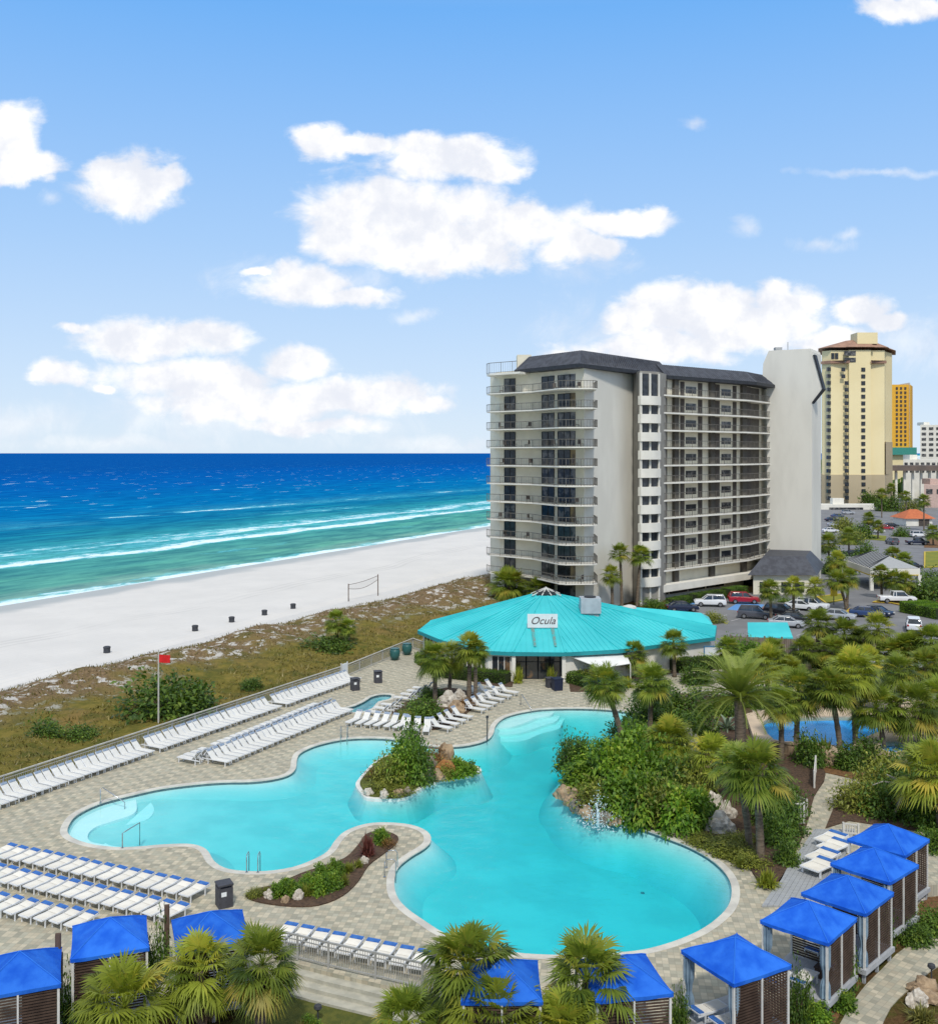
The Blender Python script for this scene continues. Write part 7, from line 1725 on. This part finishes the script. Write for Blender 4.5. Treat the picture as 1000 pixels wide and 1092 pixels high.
# ------------------------------------------------------------------ rocks, driftwood, fountain
def rock_mesh(seed, m):
    bm_ = bmesh.new(); bmesh.ops.create_icosphere(bm_, subdivisions=3, radius=1)
    for v in bm_.verts:
        k = 1 + .45 * mnoise.noise(v.co * 1.3 + Vector((seed * 7.3, 0, 0))) + .22 * mnoise.noise(v.co * 3.7 + Vector((0, seed * 3.1, 0))) + .1 * mnoise.noise(v.co * 9 + Vector((seed, 0, 0))); v.co *= k
        if v.co.z < -.3: v.co.z = -.3
    me = bpy.data.meshes.new('rock'); bm_.to_mesh(me); bm_.free(); me.materials.append(m); return me
ROCKW = mat('white_limestone', (.58, .53, .45), (.36, .31, .25), 2.5, .9, bump=.8); ROCKT = mat('tan_rock', (.40, .29, .18), (.23, .16, .10), 2.0, .9, bump=.8); ROCKO = mat('orange_rock', (.42, .19, .06), (.26, .11, .04), 2, .9, bump=.8); ROCKG = mat('grey_rock', (.26, .22, .17), (.15, .125, .10), 2.5, .9, bump=.8)
RL = {k: [rock_mesh(s, m) for s in (i * 3 + 1, i * 3 + 2)] for i, (k, m) in enumerate((('w', ROCKW), ('t', ROCKT), ('o', ROCKO), ('g', ROCKG)))}
for i, (k, px, py, r, sz, lab, z) in enumerate((('w', 767, 886, .75, 1.0, 'big white pitted boulder in front of the thicket', .05), ('w', 762, 866, .6, 1.2, 'white boulder behind the big pitted one', .05), ('w', 775, 872, .5, .9, 'smaller white boulder beside the big pitted one', .05), ('t', 600, 851, .55, .8, 'tan rock jutting into the pool at the thicket tip', -.1), ('t', 610, 858, .6, .9, 'tan rock behind the jutting one', 0), ('g', 616, 866, .5, .8, 'dark wet rock at the waterline under the thicket', -.1), ('t', 628, 873, .55, .7, 'tan rock above the little fountain', 0), ('g', 642, 877, .5, .7, 'dark rock right of the little fountain', 0), ('t', 656, 879, .45, .5, 'small tan rock on the coping right of the fountain', .03),
      ('o', 476, 827, .75, 1.0, 'orange rock on the pool island', .1), ('t', 468, 832, .5, .7, 'tan rock at the waterline of the pool island', .1), ('t', 474, 812, .6, 1.2, 'brown rock at the back of the pool island', .1), ('g', 455, 833, .5, .8, 'grey rock beside the tallest island shrub', .1), ('w', 393, 847, .32, .4, 'pale stone on the left rim of the island', .12), ('w', 410, 850, .34, .45, 'pale stone in the middle of the near island rim', .12), ('t', 424, 849, .36, .4, 'tan stone on the near island rim', .12), ('g', 434, 847, .3, .4, 'grey stone on the near island rim', .12), ('g', 459, 825, .45, 1.3, 'upright grey stone on the island', .1),
      ('w', 287, 957, .28, .35, 'pale stone at the pointed end of the kidney bed', .06), ('w', 318, 958, .28, .4, 'pale stone at the near rim of the kidney bed', .06), ('w', 388, 920, .25, .3, 'pale stone under the maroon cordyline', .06), ('t', 304, 962, .22, .3, 'small tan stone at the near rim of the kidney bed', .06),
      ('w', 478, 752, .9, 1.1, 'big pale rock in the palm planter', .06), ('t', 488, 758, .8, .8, 'brown rock in the palm planter', .06), ('w', 490, 746, .6, .8, 'pale rock at the back of the palm planter', .06),
      ('w', 985, 898, .55, .5, 'pale rock behind the garden end cabana', -.1), ('w', 973, 932, .5, .4, 'pale slab of rock on the straw slope, upper', -.5), ('w', 978, 958, .4, .4, 'pale rock on the straw slope, lower', -.55), ('w', 972, 972, .3, .3, 'small pale rock on the straw slope', -.55), ('t', 984, 1058, .55, .6, 'yellowish rock beside the stone path', -.6), ('w', 978, 1070, .5, .5, 'white rock beside the stone path', -.6), ('t', 990, 1066, .6, .4, 'flat yellowish rock beside the path lamp', -.6), ('t', 858, 1085, .4, .4, 'tan rock at the foot of the second diagonal cabana', -.6), ('w', 955, 818, .4, .5, 'pale rock at the edge of the splash deck', .05), ('t', 885, 816, .5, .7, 'tan rock under the spiky plant', .05), ('t', 800, 797, .5, .6, 'tan rock left of the splash pool', .05), ('w', 742, 802, .5, 1.1, 'pale upright rock behind the thicket', .05), ('w', 733, 795, .45, 1.3, 'second pale upright rock behind the thicket', .05))):
    p = P(px, py, z); o = obj('boulder', RL[k][i % 2]); o.location = (p.x, p.y, z + .2 * sz); o.scale = (r, r * .85, sz * .75); o.rotation_euler = (0, 0, i * 1.7); tag(o, lab, 'rock')
# low stone wall along the splash pool
a, b = P(822, 803, .0), P(880, 810, .0); mb = MB(); d_ = (b - a); nn = 16
o = empty('stone_wall', (a.x, a.y, 0), math.atan2(d_.y, d_.x), 'low tan stone wall in front of the splash pool', 'wall')
for i in range(nn): mb.box((d_.length * (i + .5) / nn, rnd.uniform(-.04, .04), .36), (d_.length / nn * .96, .42, .72 + rnd.uniform(-.08, .08)))
mb.build('stone_course', ROCKT, o)
mb = MB(); mb.box((d_.length / 2, 0, .79), (d_.length, .5, .07)); mb.build('cap_slab', ROCKT, o)
# bare curved branch of the driftwood tree
p = P(952, 872, .05); o = empty('bare_tree', (p.x, p.y, 0), label='pale bare tree with one curved branch among dark shrubs', cat='tree')
DRIFT = mat('driftwood', (.42, .38, .31), (.30, .27, .22), 2, .9)
mb = MB(); mb.tube([(0, 0, 0), (.25, 0, .7), (.55, 0, 1.3), (.5, 0, 1.8), (.1, -.1, 2.3), (-.4, -.1, 2.55)], [.11, .1, .09, .08, .06, .03], 8); mb.build('trunk', DRIFT, o, smooth=True)
mb = MB(); mb.tube([(.5, 0, 1.75), (.2, .1, 2.0), (-.5, .2, 2.05), (-1.1, .2, 1.85)], [.06, .05, .04, .02], 6); mb.build('branch', DRIFT, o, smooth=True)
# little fountain: falling strand and splash
JET = mat('white_water', (.80, .88, .90), (.70, .84, .88), 6, .3)
p = P(637, 879, 0); o = empty('fountain_jet', (p.x, p.y - .25, -.1), label='thin white water jet splashing into the pool below the thicket', cat='fountain')
mb = MB(); mb.tube([(-.05, .75, 1.1), (-.03, .45, 1.2), (0, .2, .85), (0, .05, .0)], [.03, .05, .06, .11], 6); mb.build('water_strand', JET, o, smooth=True)
fb = FB(); rs = np.random.RandomState(3)
for i in range(800):
    a = rs.uniform(0, 6.28); r = abs(rs.normal(0, .34)); hh = abs(rs.normal(0, .42)) * math.exp(-r * 1.6); c = np.array([r * math.cos(a) * 1.2, r * math.sin(a), hh]); s = rs.uniform(.010, .032)
    d = rs.normal(0, 1, (4, 3)); d = unit(d) * s; fb.add(c + d, [[0, 1, 2], [0, 2, 3], [0, 3, 1], [1, 3, 2]], .5)
obj('splash_spray', fb.mesh('splash_spray', JET), o).scale = (2.2, 2.0, 2.4)
